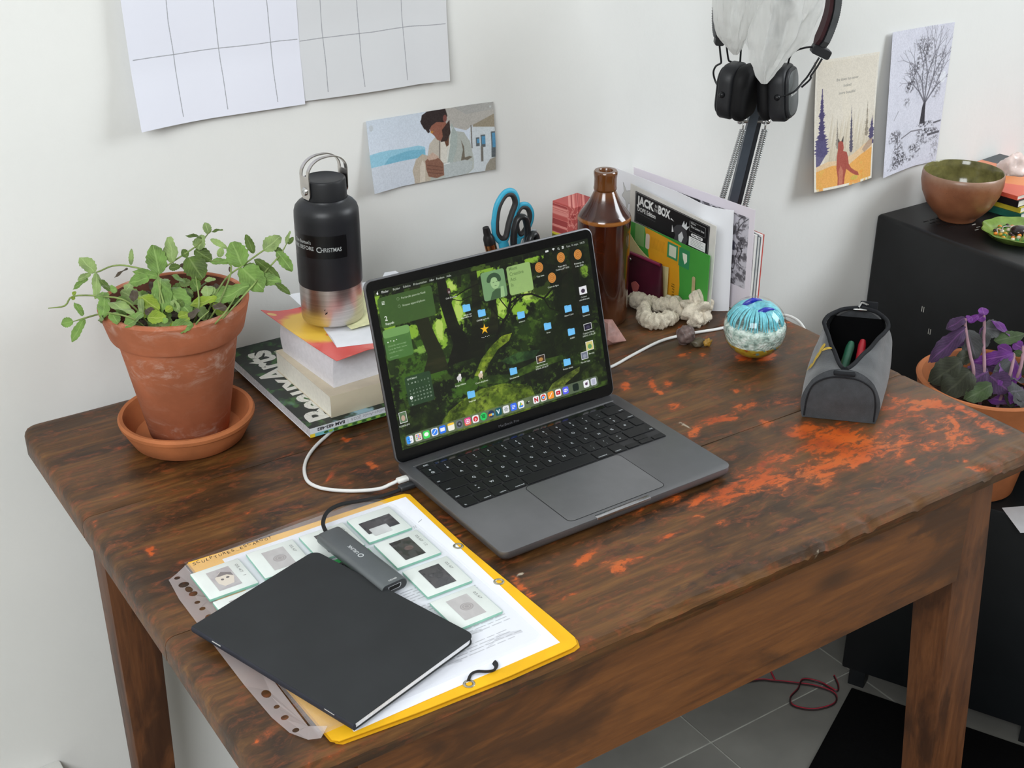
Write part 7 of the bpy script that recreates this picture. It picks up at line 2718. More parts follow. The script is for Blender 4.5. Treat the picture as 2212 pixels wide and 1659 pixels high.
def endp(y, s, nm):
    bm = NB()
    ztop = rimz(0 if s < 0 else 1)

    def f(u, v):
        t = u * 2 - 1
        fu = list(side(1)(v, 0 if s < 0 else 1))
        fu[0] -= 0.12 * y
        return (t * (abs(fu[0])) + 0.12 * y, y + s * (0.009 * (1 - t * t) * math.sin(PI * min(1, v * 1.02)) + 0.001), fu[2])
    grid(bm, f, 16, 16, uv=False)
    thicken(bm, 0.0015)
    obj(nm, bm, M_felt, pcz, 1.2)


for s in (-1, 1):
    bm = NB()
    fs_ = side(s)
    grid(bm, lambda u, v: ((fs_(u * 0.985, 0.02 + v * 0.96)[0] - 0.12 * PLc * (0.02 + v * 0.96)) * 0.93 + 0.12 * PLc * (0.02 + v * 0.96), 0.004 + fs_(u, 0.02 + v * 0.96)[1] * 0.97, fs_(u * 0.985, v)[2] - 0.0006), 14, 20, uv=False)
    obj('inner_dark', bm, M_inner, pcz, 1.2)
endp(0.0, -1, 'front_panel')
endp(PLc, 1, 'back_panel')
bm = NB()
box(bm, -0.034, 0.034, PLc - 0.0075, PLc - 0.0065, 0.003, 0.066)
for v in bm.verts:
    v.co.x += 0.12 * v.co.y
obj('inner_dark', bm, M_inner, pcz, 0)
bm = NB()
box(bm, -0.0415, 0.0415, 0.001, PLc - 0.001, 0.0006, 0.0030, 0.0008, 0, 1)
for v in bm.verts:
    v.co.x += 0.12 * v.co.y
obj('base', bm, M_felt_d, pcz, 0.5)
for s in (-1, 1):
    bm = NB()
    tube(bm, [Vector(side(s)(1.0, i / 30)) + Vector((0, 0, 0.0006)) for i in range(31)], 0.0026, 8, 2)
    obj('zip_tape', bm, M_felt_d, pcz, 1.0)
bm = NB()
arc = []
for i in range(25):
    t = -1 + 2 * i / 24
    u = 0.0
    arc.append(t)
path = [(-0.0405, -0.0025, 0.004), (-0.0395, -0.0060, 0.028), (-0.0350, -0.0080, 0.046), (-0.0250, -0.0090, 0.0560), (-0.0110, -0.0080, 0.0605), (0.0110, -0.0080, 0.0605), (0.0250, -0.0090, 0.0560), (0.0350, -0.0080, 0.046), (0.0395, -0.0060, 0.028), (0.0405, -0.0025, 0.004)]
tube(bm, path, 0.0010, 8, 6)
obj('piping', bm, M_felt_d, pcz, 1.0)
bm = NB()
box(bm, -0.0125, 0.0125, -0.0085, 0.0055, 0.0625, 0.0662, 0.0015, 0, 2)
obj('front_tab', bm, M_felt_d, pcz, 0.6)
bm = NB()
box(bm, 0.011, 0.029, PLc - 0.006, PLc + 0.005, 0.0740, 0.0770, 0.0012, 0, 2)
obj('zip_slider', bm, M_chrome, pcz, 0.6)
bm = NB()
tube(bm, [(0.018, PLc - 0.002, 0.0780), (0.022, PLc + 0.004, 0.0820), (0.030, PLc + 0.0065, 0.0790)], 0.0013, 6, 4)
obj('zip_pull', bm, M_chrome, pcz, 1.0)
bm = NB()
box(bm, 0.020, 0.042, PLc + 0.006, PLc + 0.010, 0.062, 0.083, 0.0015, 0, 2)
obj('pull_tab', bm, M_felt_d, pcz, 0.6)
M_embr = mat('yellow_thread', (196, 164, 66), 0.7, 0, 0.3, 0.1, 300)
bm = NB()
for (dy, dz, ry, rz2, a) in ((0.0, 0.0, 0.0075, 0.0052, 0.7), (0.011, 0.0075, 0.0085, 0.0036, 0.45), (-0.0075, -0.0065, 0.0055, 0.0040, 1.2), (0.002, 0.013, 0.0065, 0.0034, 1.6), (-0.003, -0.013, 0.0055, 0.0026, 1.3)):
    vs = []
    for t in np.linspace(0, 2 * PI, 14, endpoint=False):
        yy_ = dy + ry * math.cos(t) * math.cos(a) - rz2 * math.sin(t) * math.sin(a)
        zz_ = dz + ry * math.cos(t) * math.sin(a) + rz2 * math.sin(t) * math.cos(a)
        q_ = Vector(side(-1)(0.78 + zz_ / 0.085, (0.046 + yy_) / PLc))
        vs.append(bm.verts.new(q_ + Vector((-0.0022, -0.0012, 0.0024))))
    bm.faces.new(vs)
em = obj('embroidery', bm, M_embr, pcz, 0)
em['kind'] = 'stuff'
# pens inside are things of their own
wm = Matrix.Rotation(math.atan2(w_dir.y, w_dir.x), 4, 'Z')


def incase(p):
    return Vector((1.2790, -0.5215, T)) + wm.to_3x3() @ Vector(p)


for nm, lab, p0, p1, r, c_ in (('felt_pen', 'green pen lying inside the open pencil case', (-0.006, 0.030, 0.012), (0.012, 0.125, 0.046), 0.0055, (36, 92, 70)), ('felt_pen', 'red pen lying inside the open pencil case', (0.016, 0.040, 0.012), (0.026, 0.130, 0.048), 0.005, (168, 30, 44)),
                               ('felt_pen', 'blue pen tip showing at the front of the open pencil case', (0.0, 0.012, 0.052), (0.004, 0.080, 0.026), 0.0055, (52, 96, 156)), ('felt_pen', 'dark pen at the bottom of the open pencil case', (0.006, 0.020, 0.010), (-0.012, 0.140, 0.016), 0.005, (60, 40, 40))):
    bm = NB()
    a, b = incase(p0), incase(p1)
    tube(bm, [p - a for p in (a, a * 0.9 + b * 0.1, a * 0.5 + b * 0.5, b * 0.92 + a * 0.08, b)], [r * 0.35, r, r, r, r * 0.7], 12, 1)
    o = obj(nm, bm, mat('pen_plastic', c_, 0.35), None, 0.7)
    o.location = a
    tag(o, lab, 'pen', 'pens in the pencil case')
bm = NB()
lathe(bm, [(0, -0.006), (0.0090, -0.006), (0.0098, -0.004), (0.0098, 0.004), (0.0090, 0.006), (0, 0.006)], 24, capb=False, capt=False)
tp = obj('tape_roll', bm, mat('ochre_roll', (206, 152, 62), 0.6), None, 0.6)
tp.location = incase((-0.020, 0.112, 0.040))
tp.rotation_euler = (math.radians(70), 0, math.radians(40))
tag(tp, 'ochre yellow roll inside the open pencil case', 'roll')

# ------------------------------------------------------------------ desk lamp clamped to the right edge
CR = Vector((0.8314, -0.5557, 0))          # a sideways direction in the room, parallel to the lamp's hinge plane
CF = Vector((0.5563, 0.8310, 0))
LB = Vector((1.4585, -0.14, T))
lamp = thing('desk_lamp', 'dark metal balanced-arm desk lamp with springs, clamped behind the standing papers', 'lamp', LB)
M_lamp = mat('grey_lamp_metal', (74, 82, 92), 0.45, 0.3, 0.5, 0.05, 30)
M_lampd = mat('dark_lamp_metal', (40, 43, 48), 0.45, 0.3, 0.5, 0.05, 30)


def LP(a, z, b=0.0):
    """sideways a, height z above the desk, b away"""
    p = LB + CR * a + CF * b
    return Vector((p.x, p.y, T + z))


lat = tuple(LB)


def bar(bm, p, q_, w, d):
    """rectangular bar from p to q, w sideways and d deep"""
    t = (q_ - p).normalized()
    s = (CR - t * t.dot(CR)).normalized()
    n = t.cross(s)
    vs = []
    for e in (p, q_):
        for a, b in ((-1, -1), (1, -1), (1, 1), (-1, 1)):
            vs.append(bm.verts.new(e + s * (w / 2 * a) + n * (d / 2 * b)))
    for f in ((3, 2, 1, 0), (4, 5, 6, 7), (0, 1, 5, 4), (1, 2, 6, 5), (2, 3, 7, 6), (3, 0, 4, 7)):
        bm.faces.new([vs[i] for i in f])


A0, A1 = LP(-0.0215, 0.050), LP(0.0330, 0.400)
bm = NB()
bar(bm, A0 + CF * 0.006, A1 + CF * 0.006, 0.0125, 0.012)
obj('arm', bm, M_lamp, lamp, 0, lat)
bm = NB()
o_ = CR * 0.0095
bar(bm, A0 + o_ + CF * 0.008, A1 + o_ + CF * 0.008, 0.0070, 0.010)
obj('arm_channel', bm, M_lampd, lamp, 0, lat)


def spring(p, q_, r, turns, wire):
    d = (q_ - p)
    t = d.normalized()
    s = (CR - t * t.dot(CR)).normalized()
    n = t.cross(s)
    N = turns * 8
    pts = [p + d * (i / N) + (s * math.cos(2 * PI * i / 8) + n * math.sin(2 * PI * i / 8)) * r for i in range(N + 1)]
    bm = NB()
    tube(bm, pts, wire, 5, 1)
    return bm


M_spring = mat('zinc_spring', (188, 190, 190), 0.3, 0.9)
fr_ = lambda t: A0 + (A1 - A0) * t
TOPS = 0.535
for a0, a1 in ((-0.022, -0.0125), (0.0175, 0.0185)):
    p = fr_(0.06) + CR * a0 - CF * 0.004
    q_ = fr_(TOPS) + CR * a1 - CF * 0.004
    obj('spring', spring(p, q_, 0.0036, 62, 0.0011), M_spring, lamp, 1.5, lat)
    bm = NB()
    tube(bm, [q_, q_ + Vector((0, 0, 0.007)), q_ + Vector((0, 0, 0.009)) + CF * 0.004], 0.0012, 6, 3)
    obj('hook', bm, M_chrome, lamp, 1.5, lat)
bm = NB()
q_ = fr_(TOPS) + Vector((0, 0, 0.009)) + CF * 0.004
tube(bm, [q_ - CR * 0.017, q_ + CR * 0.024], 0.0026, 10, 1)
for e in (-0.016, 0.018, 0.0225):
    r_ = bmesh.ops.create_uvsphere(bm, u_segments=12, v_segments=8, radius=0.0042)
    bmesh.ops.translate(bm, verts=r_['verts'], vec=q_ + CR * e)
ax_ = obj('cross_pin', bm, M_chrome, lamp, 1.0, lat)
# clamp on the desk edge
bm = NB()
prism(bm, rrect(1.4185, 1.4795, -0.166, -0.112, 0.006, 4), T, T + 0.006, 0.001)
prism(bm, rrect(1.4465, 1.4795, -0.166, -0.112, 0.005, 4), T - 0.062, T, 0.0)
prism(bm, rrect(1.4150, 1.4795, -0.166, -0.112, 0.005, 4), T - 0.068, T - 0.060, 0.001, 0.001)
obj('clamp', bm, M_lampd, lamp, 0.6, lat)
bm = NB()
lathe(bm, [(0, 0), (0.013, 0), (0.013, 0.003), (0.0045, 0.004), (0.0045, 0.033), (0, 0.033)], 20, (1.432, -0.139, T - 0.060))
obj('clamp_screw', bm, M_chrome, lamp, 0.6, lat)
bm = NB()
lathe(bm, [(0, 0), (0.011, 0), (0.011, 0.045), (0, 0.045)], 20, (1.4450, -0.127, T + 0.006))
obj('pivot', bm, M_lampd, lamp, 0.6, lat)
bm = NB()
for s_ in (-1, 1):
    r_ = lathe(bm, [(0, 0), (0.016, 0), (0.016, 0.005), (0, 0.005)], 24)
    vv = [v for ring in r_ for v in ring]
    bmesh.ops.rotate(bm, verts=vv, cent=(0, 0, 0), matrix=Vector((0, 0, 1)).rotation_difference(CF).to_matrix())
    bmesh.ops.translate(bm, verts=vv, vec=A1 + CF * (0.006 + 0.008 * s_) - CF * 0.0025 + CR * 0.004)
obj('elbow', bm, M_lampd, lamp, 0.6, lat)
A2 = LP(-0.06, 0.64, -0.20)
bm = NB()
bar(bm, A1 + CR * 0.004 + CF * 0.006, A2, 0.0125, 0.012)
obj('upper_arm', bm, M_lamp, lamp, 0, lat)
bm = NB()
lathe(bm, [(0.014, 0.07), (0.020, 0.06), (0.030, 0.045), (0.055, 0.0), (0.056, 0.0), (0.032, 0.046), (0.022, 0.062), (0.014, 0.072), (0.014, 0.07)], 32, capb=False, capt=False)
bmesh.ops.rotate(bm, verts=bm.verts, cent=(0, 0, 0), matrix=Matrix.Rotation(math.radians(22), 3, CR))
bmesh.ops.translate(bm, verts=bm.verts, vec=A2 - Vector((0, 0, 0.055)))
obj('shade', bm, M_lampd, lamp, 0.6, lat)

# ------------------------------------------------------------------ headphones hanging on the lamp
HO = Vector((1.4388, -0.178, T + 0.3004))
hp = thing('headphones', 'black over-ear headphones hanging upside down from the desk lamp arm', 'headphones', HO)
hat = tuple(HO)
K = 0.000668                                      # metres per step of the sketch grid
M_hp = mat('black_soft_leatherette', (36, 37, 40), 0.5, 0, 0.45, 0.08, 60, 0.12, 700)
M_hpc = mat('black_cushion', (18, 18, 20), 0.65, 0, 0.3, 0.08, 60)
M_plate = mat('grey_cup_plate', (92, 96, 96), 0.45, 0.2, 0.5, 0.04, 200, 0.1, 900)
M_wirep = mat('black_yoke_wire', (24, 25, 28), 0.35, 0.3)


def H(x, y, b=0.0):
    """x right, y DOWN on a sketch centred between the cups, b away (metres)"""
    p = HO + CR * ((x - 1638) * K) + CF * b
    return Vector((p.x, p.y, HO.z - (y - 197) * K))


def cup(cx, cy, az, tilt, layers):
    """rounded-square slabs stacked along an axis turned az from the sideways direction"""
    n = (CR * math.cos(az) + CF * math.sin(az)).normalized()
    up_ = Vector((0, 0, 1))
    n = (n + up_ * tilt).normalized()
    s = up_.cross(n).normalized()
    u = n.cross(s)
    out = []
    for nm, m, a0, a1, w, h, r, ch in layers:
        bm = NB()
        prism(bm, rrect(-w / 2, w / 2, -h / 2, h / 2, r, 7), a0, a1, ch, ch)
        c = H(cx, cy)
        for v in bm.verts:
            k_ = v.co.copy()
            v.co = c + s * k_.x + u * k_.y + n * k_.z
        out.append((nm, obj(nm, bm, m, hp, 0.9, hat)))
    return n, s, u


nr, sr, ur = cup(1680, 199, math.radians(-26), 0.10, [('ear_cushion', M_hpc, -0.0235, -0.0065, 0.060, 0.073, 0.022, 0.006), ('ear_cup', M_hp, -0.0075, 0.0150, 0.061, 0.074, 0.021, 0.0035), ('cup_rim', M_hp, 0.0140, 0.0195, 0.054, 0.066, 0.018, 0.0025), ('cup_plate', M_plate, 0.0190, 0.0202, 0.047, 0.058, 0.015, 0.0005)])
nl, sl, ul = cup(1592, 196, math.radians(148), 0.04, [('ear_cushion', M_hpc, -0.0235, -0.0045, 0.061, 0.074, 0.022, 0.006), ('ear_cup', M_hp, -0.0055, 0.0150, 0.060, 0.073, 0.021, 0.0035), ('cup_rim', M_hp, 0.0140, 0.0185, 0.052, 0.064, 0.018, 0.0025), ('cup_plate', M_plate, 0.0180, 0.0192, 0.045, 0.056, 0.015, 0.0005)])
bm = NB()
cR = H(1680, 199)
letter(bm, 'Marshall', lambda x, y: cR + nr * 0.02035 + sr * (x - 0.0155) + ur * (y - 0.003), 0.0085, 0.031, 0.01, 0.35)
obj('lettering', bm, mat('white_script', (226, 228, 226), 0.5), hp, 0, hat, recalc=False)
bm = NB()
r_ = lathe(bm, [(0, 0), (0.0036, 0), (0.0036, 0.004), (0.0026, 0.0052), (0, 0.0055)], 16)
bmesh.ops.rotate(bm, verts=bm.verts, cent=(0, 0, 0), matrix=Vector((0, 0, 1)).rotation_difference((-ur * 0.9 + sr * 0.5 + nr * .1).normalized()).to_matrix())
bmesh.ops.translate(bm, verts=bm.verts, vec=H(1683, 241, -0.010))
obj('control_knob', bm, mat('brass_knob', (178, 134, 92), 0.3, 1.0), hp, 0.6, hat)


def wire(pts, r=0.0013, nm='yoke'):
    bm = NB()
    tube(bm, pts, r, 8, 6)
    obj(nm, bm, M_wirep, hp, 1.2, hat)


pvR = cR + nr * 0.006 - sr * 0.0315
pvR2 = cR + nr * 0.006 + sr * 0.0315
wire([H(1744, 108, 0.002), H(1722, 112, 0.004), H(1706, 119, 0.006), H(1698, 130, 0.008), H(1696, 146, 0.010), pvR2 + ur * 0.028])
wire([H(1752, 128, -0.004), H(1741, 148, -0.006), H(1731, 163, -0.010), H(1722, 172, -0.014), H(1700, 188, -0.028), pvR - sr * 0.0015])
wire([H(1758, 130, -0.004), H(1748, 150, -0.004), H(1739, 165, -0.004), H(1740, 168, -0.004), H(1735, 174, -0.006), H(1721, 185, -0.010)])
for c_, n_, s_, sg in ((cR, nr, sr, -1), (H(1592, 196), nl, sl, 1)):
    bm = NB()
    r_ = bmesh.ops.create_uvsphere(bm, u_segments=14, v_segments=10, radius=0.0042)
    bmesh.ops.translate(bm, verts=bm.verts, vec=c_ + n_ * 0.006 + s_ * 0.031 * sg)
    obj('pivot', bm, M_wirep, hp, 1.0, hat)
wire([H(1553, 104), H(1556, 122, 0.0), H(1559, 138, 0), H(1557, 142, 0), H(1549, 147, 0), H(1545, 158, 0), H(1548, 172, 0), H(1555, 186, -0.006), H(1592, 196) + nl * 0.006 + sl * 0.031])
wire([H(1569, 105, 0.010), H(1572, 122, 0.010), H(1576, 138, 0.010), H(1580, 141, 0.010), H(1592, 146, 0.012), H(1598, 152, 0.012)])
wire([H(1600, 118, 0.014), H(1600, 146, 0.012)])
for cx, cy, w, h in ((1755, 117, 0.026, 0.0125), (1552, 95, 0.0125, 0.013)):
    bm = NB()
    prism(bm, rrect(-w / 2, w / 2, -h / 2, h / 2, 0.003, 3), -0.008, 0.008, 0.001, 0.001)
    c = H(cx, cy)
    tl = 0.42 if cx > 1700 else 0.06
    ca, sa = math.cos(tl), math.sin(tl)
    for v in bm.verts:
        k_ = v.co.copy()
        v.co = c + CR * (k_.x * ca + k_.y * sa) + Vector((0, 0, -k_.x * sa + k_.y * ca)) + CF * k_.z
    obj('slider_block', bm, M_hp, hp, 0.6, hat)
wire([H(1757, 108, -0.006), H(1763, 96, -0.007), H(1767, 84, -0.007)], 0.0013, 'slider_wire')
# padded band: ribbed outside, maroon cushion inside, over the top of the lamp's elbow
band = [(1552, 88), (1548, 62), (1547, 20), (1556, -40), (1582, -100), (1622, -140), (1664, -150), (1706, -138), (1742, -96), (1764, -40), (1771, 5), (1771, 40), (1764, 74), (1753, 106)]


def band_mesh(off_, w, th, nm, m, ribs):
    P = spline([H(x, y) for x, y in band], 16)
    c = H(1655, 10)
    bm = NB()
    rows = []
    for i, p in enumerate(P):
        t = (P[min(i + 1, len(P) - 1)] - P[max(i - 1, 0)]).normalized()
        n = CF.cross(t).normalized()
        if n.dot(p - c) < 0:
            n = -n
        e = min(1, min(i, len(P) - 1 - i) / 6.0)
        ww = w * (0.45 + 0.55 * e)
        tt = th * (1 + (0.16 if ribs and i % 2 else 0))
        p = p + n * off_
        pr2 = [(-1, -1), (-0.86, 0.75), (-0.5, 1), (0.5, 1), (0.86, 0.75), (1, -1)]
        rows.append([bm.verts.new(p + CF * (a * ww / 2) + n * (b * tt / 2)) for a, b in pr2])
    for a, b in zip(rows, rows[1:]):
        for k_ in range(6):
            bm.faces.new((a[k_], a[(k_ + 1) % 6], b[(k_ + 1) % 6], b[k_]))
    bm.faces.new(rows[0])
    bm.faces.new(list(reversed(rows[-1])))
    obj(nm, bm, m, hp, 0.5, hat)


band_mesh(0.0025, 0.030, 0.0095, 'headband', mat('grey_ribbed_band', (78, 80, 82), 0.6, 0, 0.4, 0.08), True)
band_mesh(-0.0060, 0.026, 0.0060, 'band_cushion', mat('maroon_band_lining', (70, 42, 46), 0.7), False)
band_mesh(-0.0018, 0.031, 0.0022, 'band_seam', M_hp, False)

# ------------------------------------------------------------------ crumpled clear bag over the headphones
kb = NT('crumpled_clear_plastic')
v_ = kb.coords((1, 1, 0.35))
bn = kb.noise(v_, 20, 4, 0.5, 0.6)
tr = kb.n('ShaderNodeBsdfTransparent')
tl_ = kb.n('ShaderNodeBsdfTranslucent')
tl_.inputs[0].default_value = (0.95, 0.95, 0.94, 1)
kb.b.inputs['Base Color'].default_value = rgb((236, 237, 235))
kb.b.inputs['Roughness'].default_value = 0.22
m1 = kb.n('ShaderNodeMixShader')
m1.inputs[0].default_value = 0.45
kb.l(kb.b.outputs[0], m1.inputs[1])
kb.l(tl_.outputs[0], m1.inputs[2])
m2 = kb.n('ShaderNodeMixShader')
kb.l(kb.math('ADD', kb.math('MULTIPLY', kb.framp(bn, 0.35, 0.65), 0.42), 0.42), m2.inputs[0])
kb.l(tr.outputs[0], m2.inputs[1])
kb.l(m1.outputs[0], m2.inputs[2])
kb.l(m2.outputs[0], kb.out.inputs[0])
kb.bump(bn, 0.8, 0.012)
bag = thing('plastic_bag', 'crumpled translucent white plastic bag hanging from the lamp over the headphones', 'bag', tuple(H(1640, 60, -0.03)))
bat = tuple(H(1640, 60, -0.03))
from mathutils import noise as MNOISE


def bag_lobe(cl, wl, dl, seed, nm):
    """centre line, half width and half depth along its length, top to bottom"""
    C_ = spline([H(x, y, b) for x, y, b in cl], 1)

    def f(u, v):
        i = v * (len(cl) - 1)
        k_ = min(int(i), len(cl) - 2)
        t = i - k_
        t = t * t * (3 - 2 * t) * 0.4 + t * 0.6
        c = C_[k_].lerp(C_[k_ + 1], t)
        w = wl[k_] * (1 - t) + wl[k_ + 1] * t
        d = dl[k_] * (1 - t) + dl[k_ + 1] * t
        a = 2 * PI * u
        fo = 1 + 0.34 * MNOISE.noise(Vector((math.cos(a) * 2.6, math.sin(a) * 2.6, v * 3.2 + seed))) - 0.42 * abs(MNOISE.noise(Vector((math.cos(a) * 3.4, math.sin(a) * 3.4, v * 2.6 + seed * 3)))) - 0.2 * abs(MNOISE.noise(Vector((math.cos(a) * 8, math.sin(a) * 8, v * 7 + seed)))) + 0.14
        return c + CR * (w * K * math.cos(a) * fo) + CF * (d * math.sin(a) * fo)
    bm = NB()
    g = grid(bm, f, 56, 44, uv=False, close_u=True)
    o = obj(nm, bm, kb.m, bag, 1.0, bat)
    return o


bag_lobe([(1668, -210, 0.0), (1666, -120, -0.022), (1664, -30, -0.030), (1658, 30, -0.034), (1650, 85, -0.036), (1641, 122, -0.036), (1637, 150, -0.036), (1638, 168, -0.037)], [26, 54, 72, 66, 56, 36, 18, 5], [0.012, 0.024, 0.026, 0.024, 0.018, 0.012, 0.008, 0.003], 1, 'main_fold')
bag_lobe([(1640, -190, -0.01), (1588, -110, -0.034), (1574, -20, -0.044), (1569, 40, -0.044), (1569, 76, -0.040), (1573, 98, -0.034), (1578, 114, -0.030)], [20, 42, 46, 36, 25, 15, 4], [0.010, 0.018, 0.020, 0.016, 0.012, 0.008, 0.002], 4, 'side_fold')
bm = NB()
tube(bm, [A1 + CR * 0.004 + Vector((0, 0, -0.010)), H(1668, -185, -0.005), H(1668, -208, 0.0)], 0.004, 8, 4)
obj('knot', bm, kb.m, bag, 1.0, bat)

# ------------------------------------------------------------------ papers on the wall
def wall_sheet(name, label, cat, x0, x1, z0, z1, m, curl, nu=24, nv=24, group=None, corner=0.0, skew=0.0, th=0.00025):
    """thin sheet pinned on the wall; curl(u, v) = distance of each point off the plaster"""
    base = ((x0 + x1) / 2, WALL, T + (z0 + z1) / 2)
    t = thing(name, label, cat, base, 0, group)
    bm = NB()

    def f(u, v):
        x = x0 + (x1 - x0) * u
        z = z0 + (z1 - z0) * v + skew * (u - 0.5)
        return (x - base[0], -0.0012 - curl(u, v), z - base[2] + T)
    grid(bm, f, nu, nv)
    thicken(bm, th)
    obj('sheet', bm, m, t, 1.0, recalc=False)
    return t


def grid_pic(vl, hl, W_, H_, name, col):
    p = Pic(700, int(700 * H_ / W_), W_, H_, col)
    rr = random.Random(len(name))
    for x in vl:
        pts = [(x + rr.uniform(-.0008, .0008) + 0.004 * (t - 0.5), H_ * t * 0.975) for t in np.linspace(0, 1, 9)]
        p.line(pts, 0.0010, (140, 142, 148), 0.75)
    for y in hl:
        pts = [(0.004 + (W_ - 0.006) * t, y + rr.uniform(-.0006, .0006)) for t in np.linspace(0, 1, 9)]
        p.line(pts, 0.0010, (140, 142, 148), 0.75)
    return print_mat(name, p, 0.7, 0.25)


GL = grid_pic([0.053, 0.110, 0.1755], [0.297 - 0.079 - 0.087 * i for i in range(3)], 0.2135, 0.297, 'ruled_grid_left', (228, 229, 240))
GR_ = grid_pic([0.034, 0.083, 0.146], [0.297 - 0.073 - 0.087 * i for i in range(3)], 0.2075, 0.297, 'ruled_grid_right', (214, 215, 218))
wall_sheet('grid_sheet', 'white sheet ruled with a pencil grid on the wall, the left of the pair', 'paper', 0.6540, 0.8675, 0.3225, 0.6195, GL, lambda u, v: 0.0016 + 0.016 * max(0, 1 - u * 2.2) ** 1.6 * (0.35 + 0.65 * max(0, 1 - v * 1.4)) + 0.007 * max(0, 0.22 - v) / 0.22 * (1 - 0.3 * u), 28, 28, 'pencil grid sheets on the wall', skew=-0.002)
wall_sheet('grid_sheet', 'greyer sheet ruled with a pencil grid on the wall, the right of the pair', 'paper', 0.8645, 1.0720, 0.3245, 0.6215, GR_, lambda u, v: 0.0003 + 0.009 * max(0, 0.30 - v) / 0.30 * (0.4 + 0.6 * math.sin(PI * u)) + 0.010 * max(0, u - 0.8) / 0.2 * (0.3 + 0.7 * (1 - v)), 28, 28, 'pencil grid sheets on the wall')

# man by the water: a plain printed photograph
pm = Pic(760, 370, 0.192, 0.094, (206, 214, 226))
X, Y = pm.xy()
pm.blend(np.clip(1 - Y / 0.05, 0, 1) * 0.35, (196, 208, 220))
pm.poly([(0, 0.044), (0.015, 0.0425), (0.030, 0.0425), (0.050, 0.044), (0.075, 0.0435), (0.085, 0.047), (0.085, 0.060), (0, 0.0605)], (146, 194, 214))
pm.poly([(0.03, 0.052), (0.06, 0.048), (0.085, 0.050), (0.085, 0.060), (0.02, 0.0605)], (112, 172, 196), 0.8)
pm.rect(0, 0.0605, 0.09, 0.094, (198, 204, 214), 0.9)
pm.poly([(0.112, 0), (0.192, 0), (0.192, 0.016), (0.160, 0.028), (0.150, 0.034), (0.116, 0.022)], (176, 172, 166))
pm.poly([(0.130, 0), (0.192, 0), (0.192, 0.010), (0.15, 0.012)], (164, 164, 162), 0.7)
pm.poly([(0.160, 0.028), (0.192, 0.016), (0.192, 0.040), (0.160, 0.044)], (148, 138, 120))
pm.poly([(0.156, 0.030), (0.192, 0.034), (0.192, 0.094), (0.150, 0.094)], (198, 204, 208))
pm.line([(0.1575, 0.028), (0.158, 0.060)], 0.0014, (96, 90, 84))
for x, w, y0, y1 in ((0.164, 0.005, 0.046, 0.058), (0.171, 0.0065, 0.043, 0.060), (0.186, 0.007, 0.040, 0.076)):
    pm.rect(x, y0, x + w, y1, (92, 98, 102))
    pm.rect(x + 0.0014, y0 + 0.002, x + w, y1 - (0.004 if y1 < 0.07 else 0.014), (84, 140, 176))
pm.rect(0.1705, 0.058, 0.174, 0.080, (112, 108, 102))
pm.poly([(0.178, 0.086), (0.184, 0.078), (0.192, 0.076), (0.192, 0.094), (0.176, 0.094)], (146, 140, 128))
# figure
pm.poly([(0.131, 0.032), (0.146, 0.036), (0.155, 0.050), (0.160, 0.075), (0.159, 0.088), (0.150, 0.094), (0.085, 0.094), (0.088, 0.060), (0.092, 0.044), (0.104, 0.034)], (174, 178, 172))
pm.poly([(0.104, 0.034), (0.092, 0.044), (0.087, 0.064), (0.096, 0.070), (0.110, 0.072), (0.112, 0.040)], (188, 180, 168))
pm.poly([(0.110, 0.038), (0.120, 0.036), (0.124, 0.050), (0.119, 0.074), (0.108, 0.072)], (210, 206, 196))
pm.line([(0.1075, 0.042), (0.106, 0.066)], 0.0012, (110, 104, 98))
pm.poly([(0.126, 0.020), (0.136, 0.036), (0.134, 0.056), (0.126, 0.076), (0.118, 0.074), (0.124, 0.050)], (164, 174, 170))
pm.line([(0.128, 0.026), (0.122, 0.048), (0.117, 0.074)], 0.0010, (206, 210, 206))
pm.poly([(0.141, 0.046), (0.1435, 0.060), (0.139, 0.076), (0.143, 0.078), (0.158, 0.072), (0.1535, 0.070), (0.146, 0.071), (0.1455, 0.056)], (112, 104, 92))
pm.poly([(0.114, 0.040), (0.119, 0.044), (0.1225, 0.038), (0.1215, 0.050), (0.118, 0.052)], (98, 66, 50))
pm.poly([(0.092, 0.022), (0.096, 0.016), (0.108, 0.012), (0.118, 0.018), (0.124, 0.030), (0.120, 0.042), (0.110, 0.043), (0.104, 0.040), (0.100, 0.034), (0.096, 0.030)], (142, 92, 76))
pm.poly([(0.112, 0.028), (0.124, 0.016), (0.125, 0.034), (0.119, 0.044), (0.109, 0.044), (0.113, 0.037)], (60, 46, 42))
pm.poly([(0.080, 0.014), (0.082, 0.004), (0.090, 0.0), (0.118, 0.0), (0.121, 0.010), (0.116, 0.018), (0.104, 0.016), (0.096, 0.020), (0.092, 0.026), (0.085, 0.023)], (52, 42, 42))
for k_ in range(14):
    t = k_ / 13
    pm.ell(0.0815 + 0.011 * t * 0.9, 0.012 + 0.014 * t + 0.001 * math.sin(k_ * 3), 0.002, 0.002, (52, 42, 42))
pm.ell(0.117, 0.013, 0.003, 0.005, (120, 72, 66))
pm.ell(0.0965, 0.0285, 0.0024, 0.0018, (190, 132, 60), 0.8)
pm.poly([(0.066, 0.088), (0.064, 0.076), (0.070, 0.062), (0.080, 0.056), (0.090, 0.060), (0.096, 0.068), (0.090, 0.094), (0.066, 0.094)], (182, 170, 154))
pm.poly([(0.074, 0.094), (0.076, 0.072), (0.080, 0.064), (0.084, 0.070), (0.082, 0.094)], (206, 196, 182), 0.9)
pm.poly([(0.084, 0.066), (0.094, 0.060), (0.106, 0.066), (0.112, 0.074), (0.112, 0.090), (0.100, 0.092), (0.088, 0.088), (0.085, 0.078)], (132, 94, 78))
pm.poly([(0.086, 0.062), (0.096, 0.056), (0.106, 0.064), (0.100, 0.066), (0.090, 0.066)], (190, 164, 148))
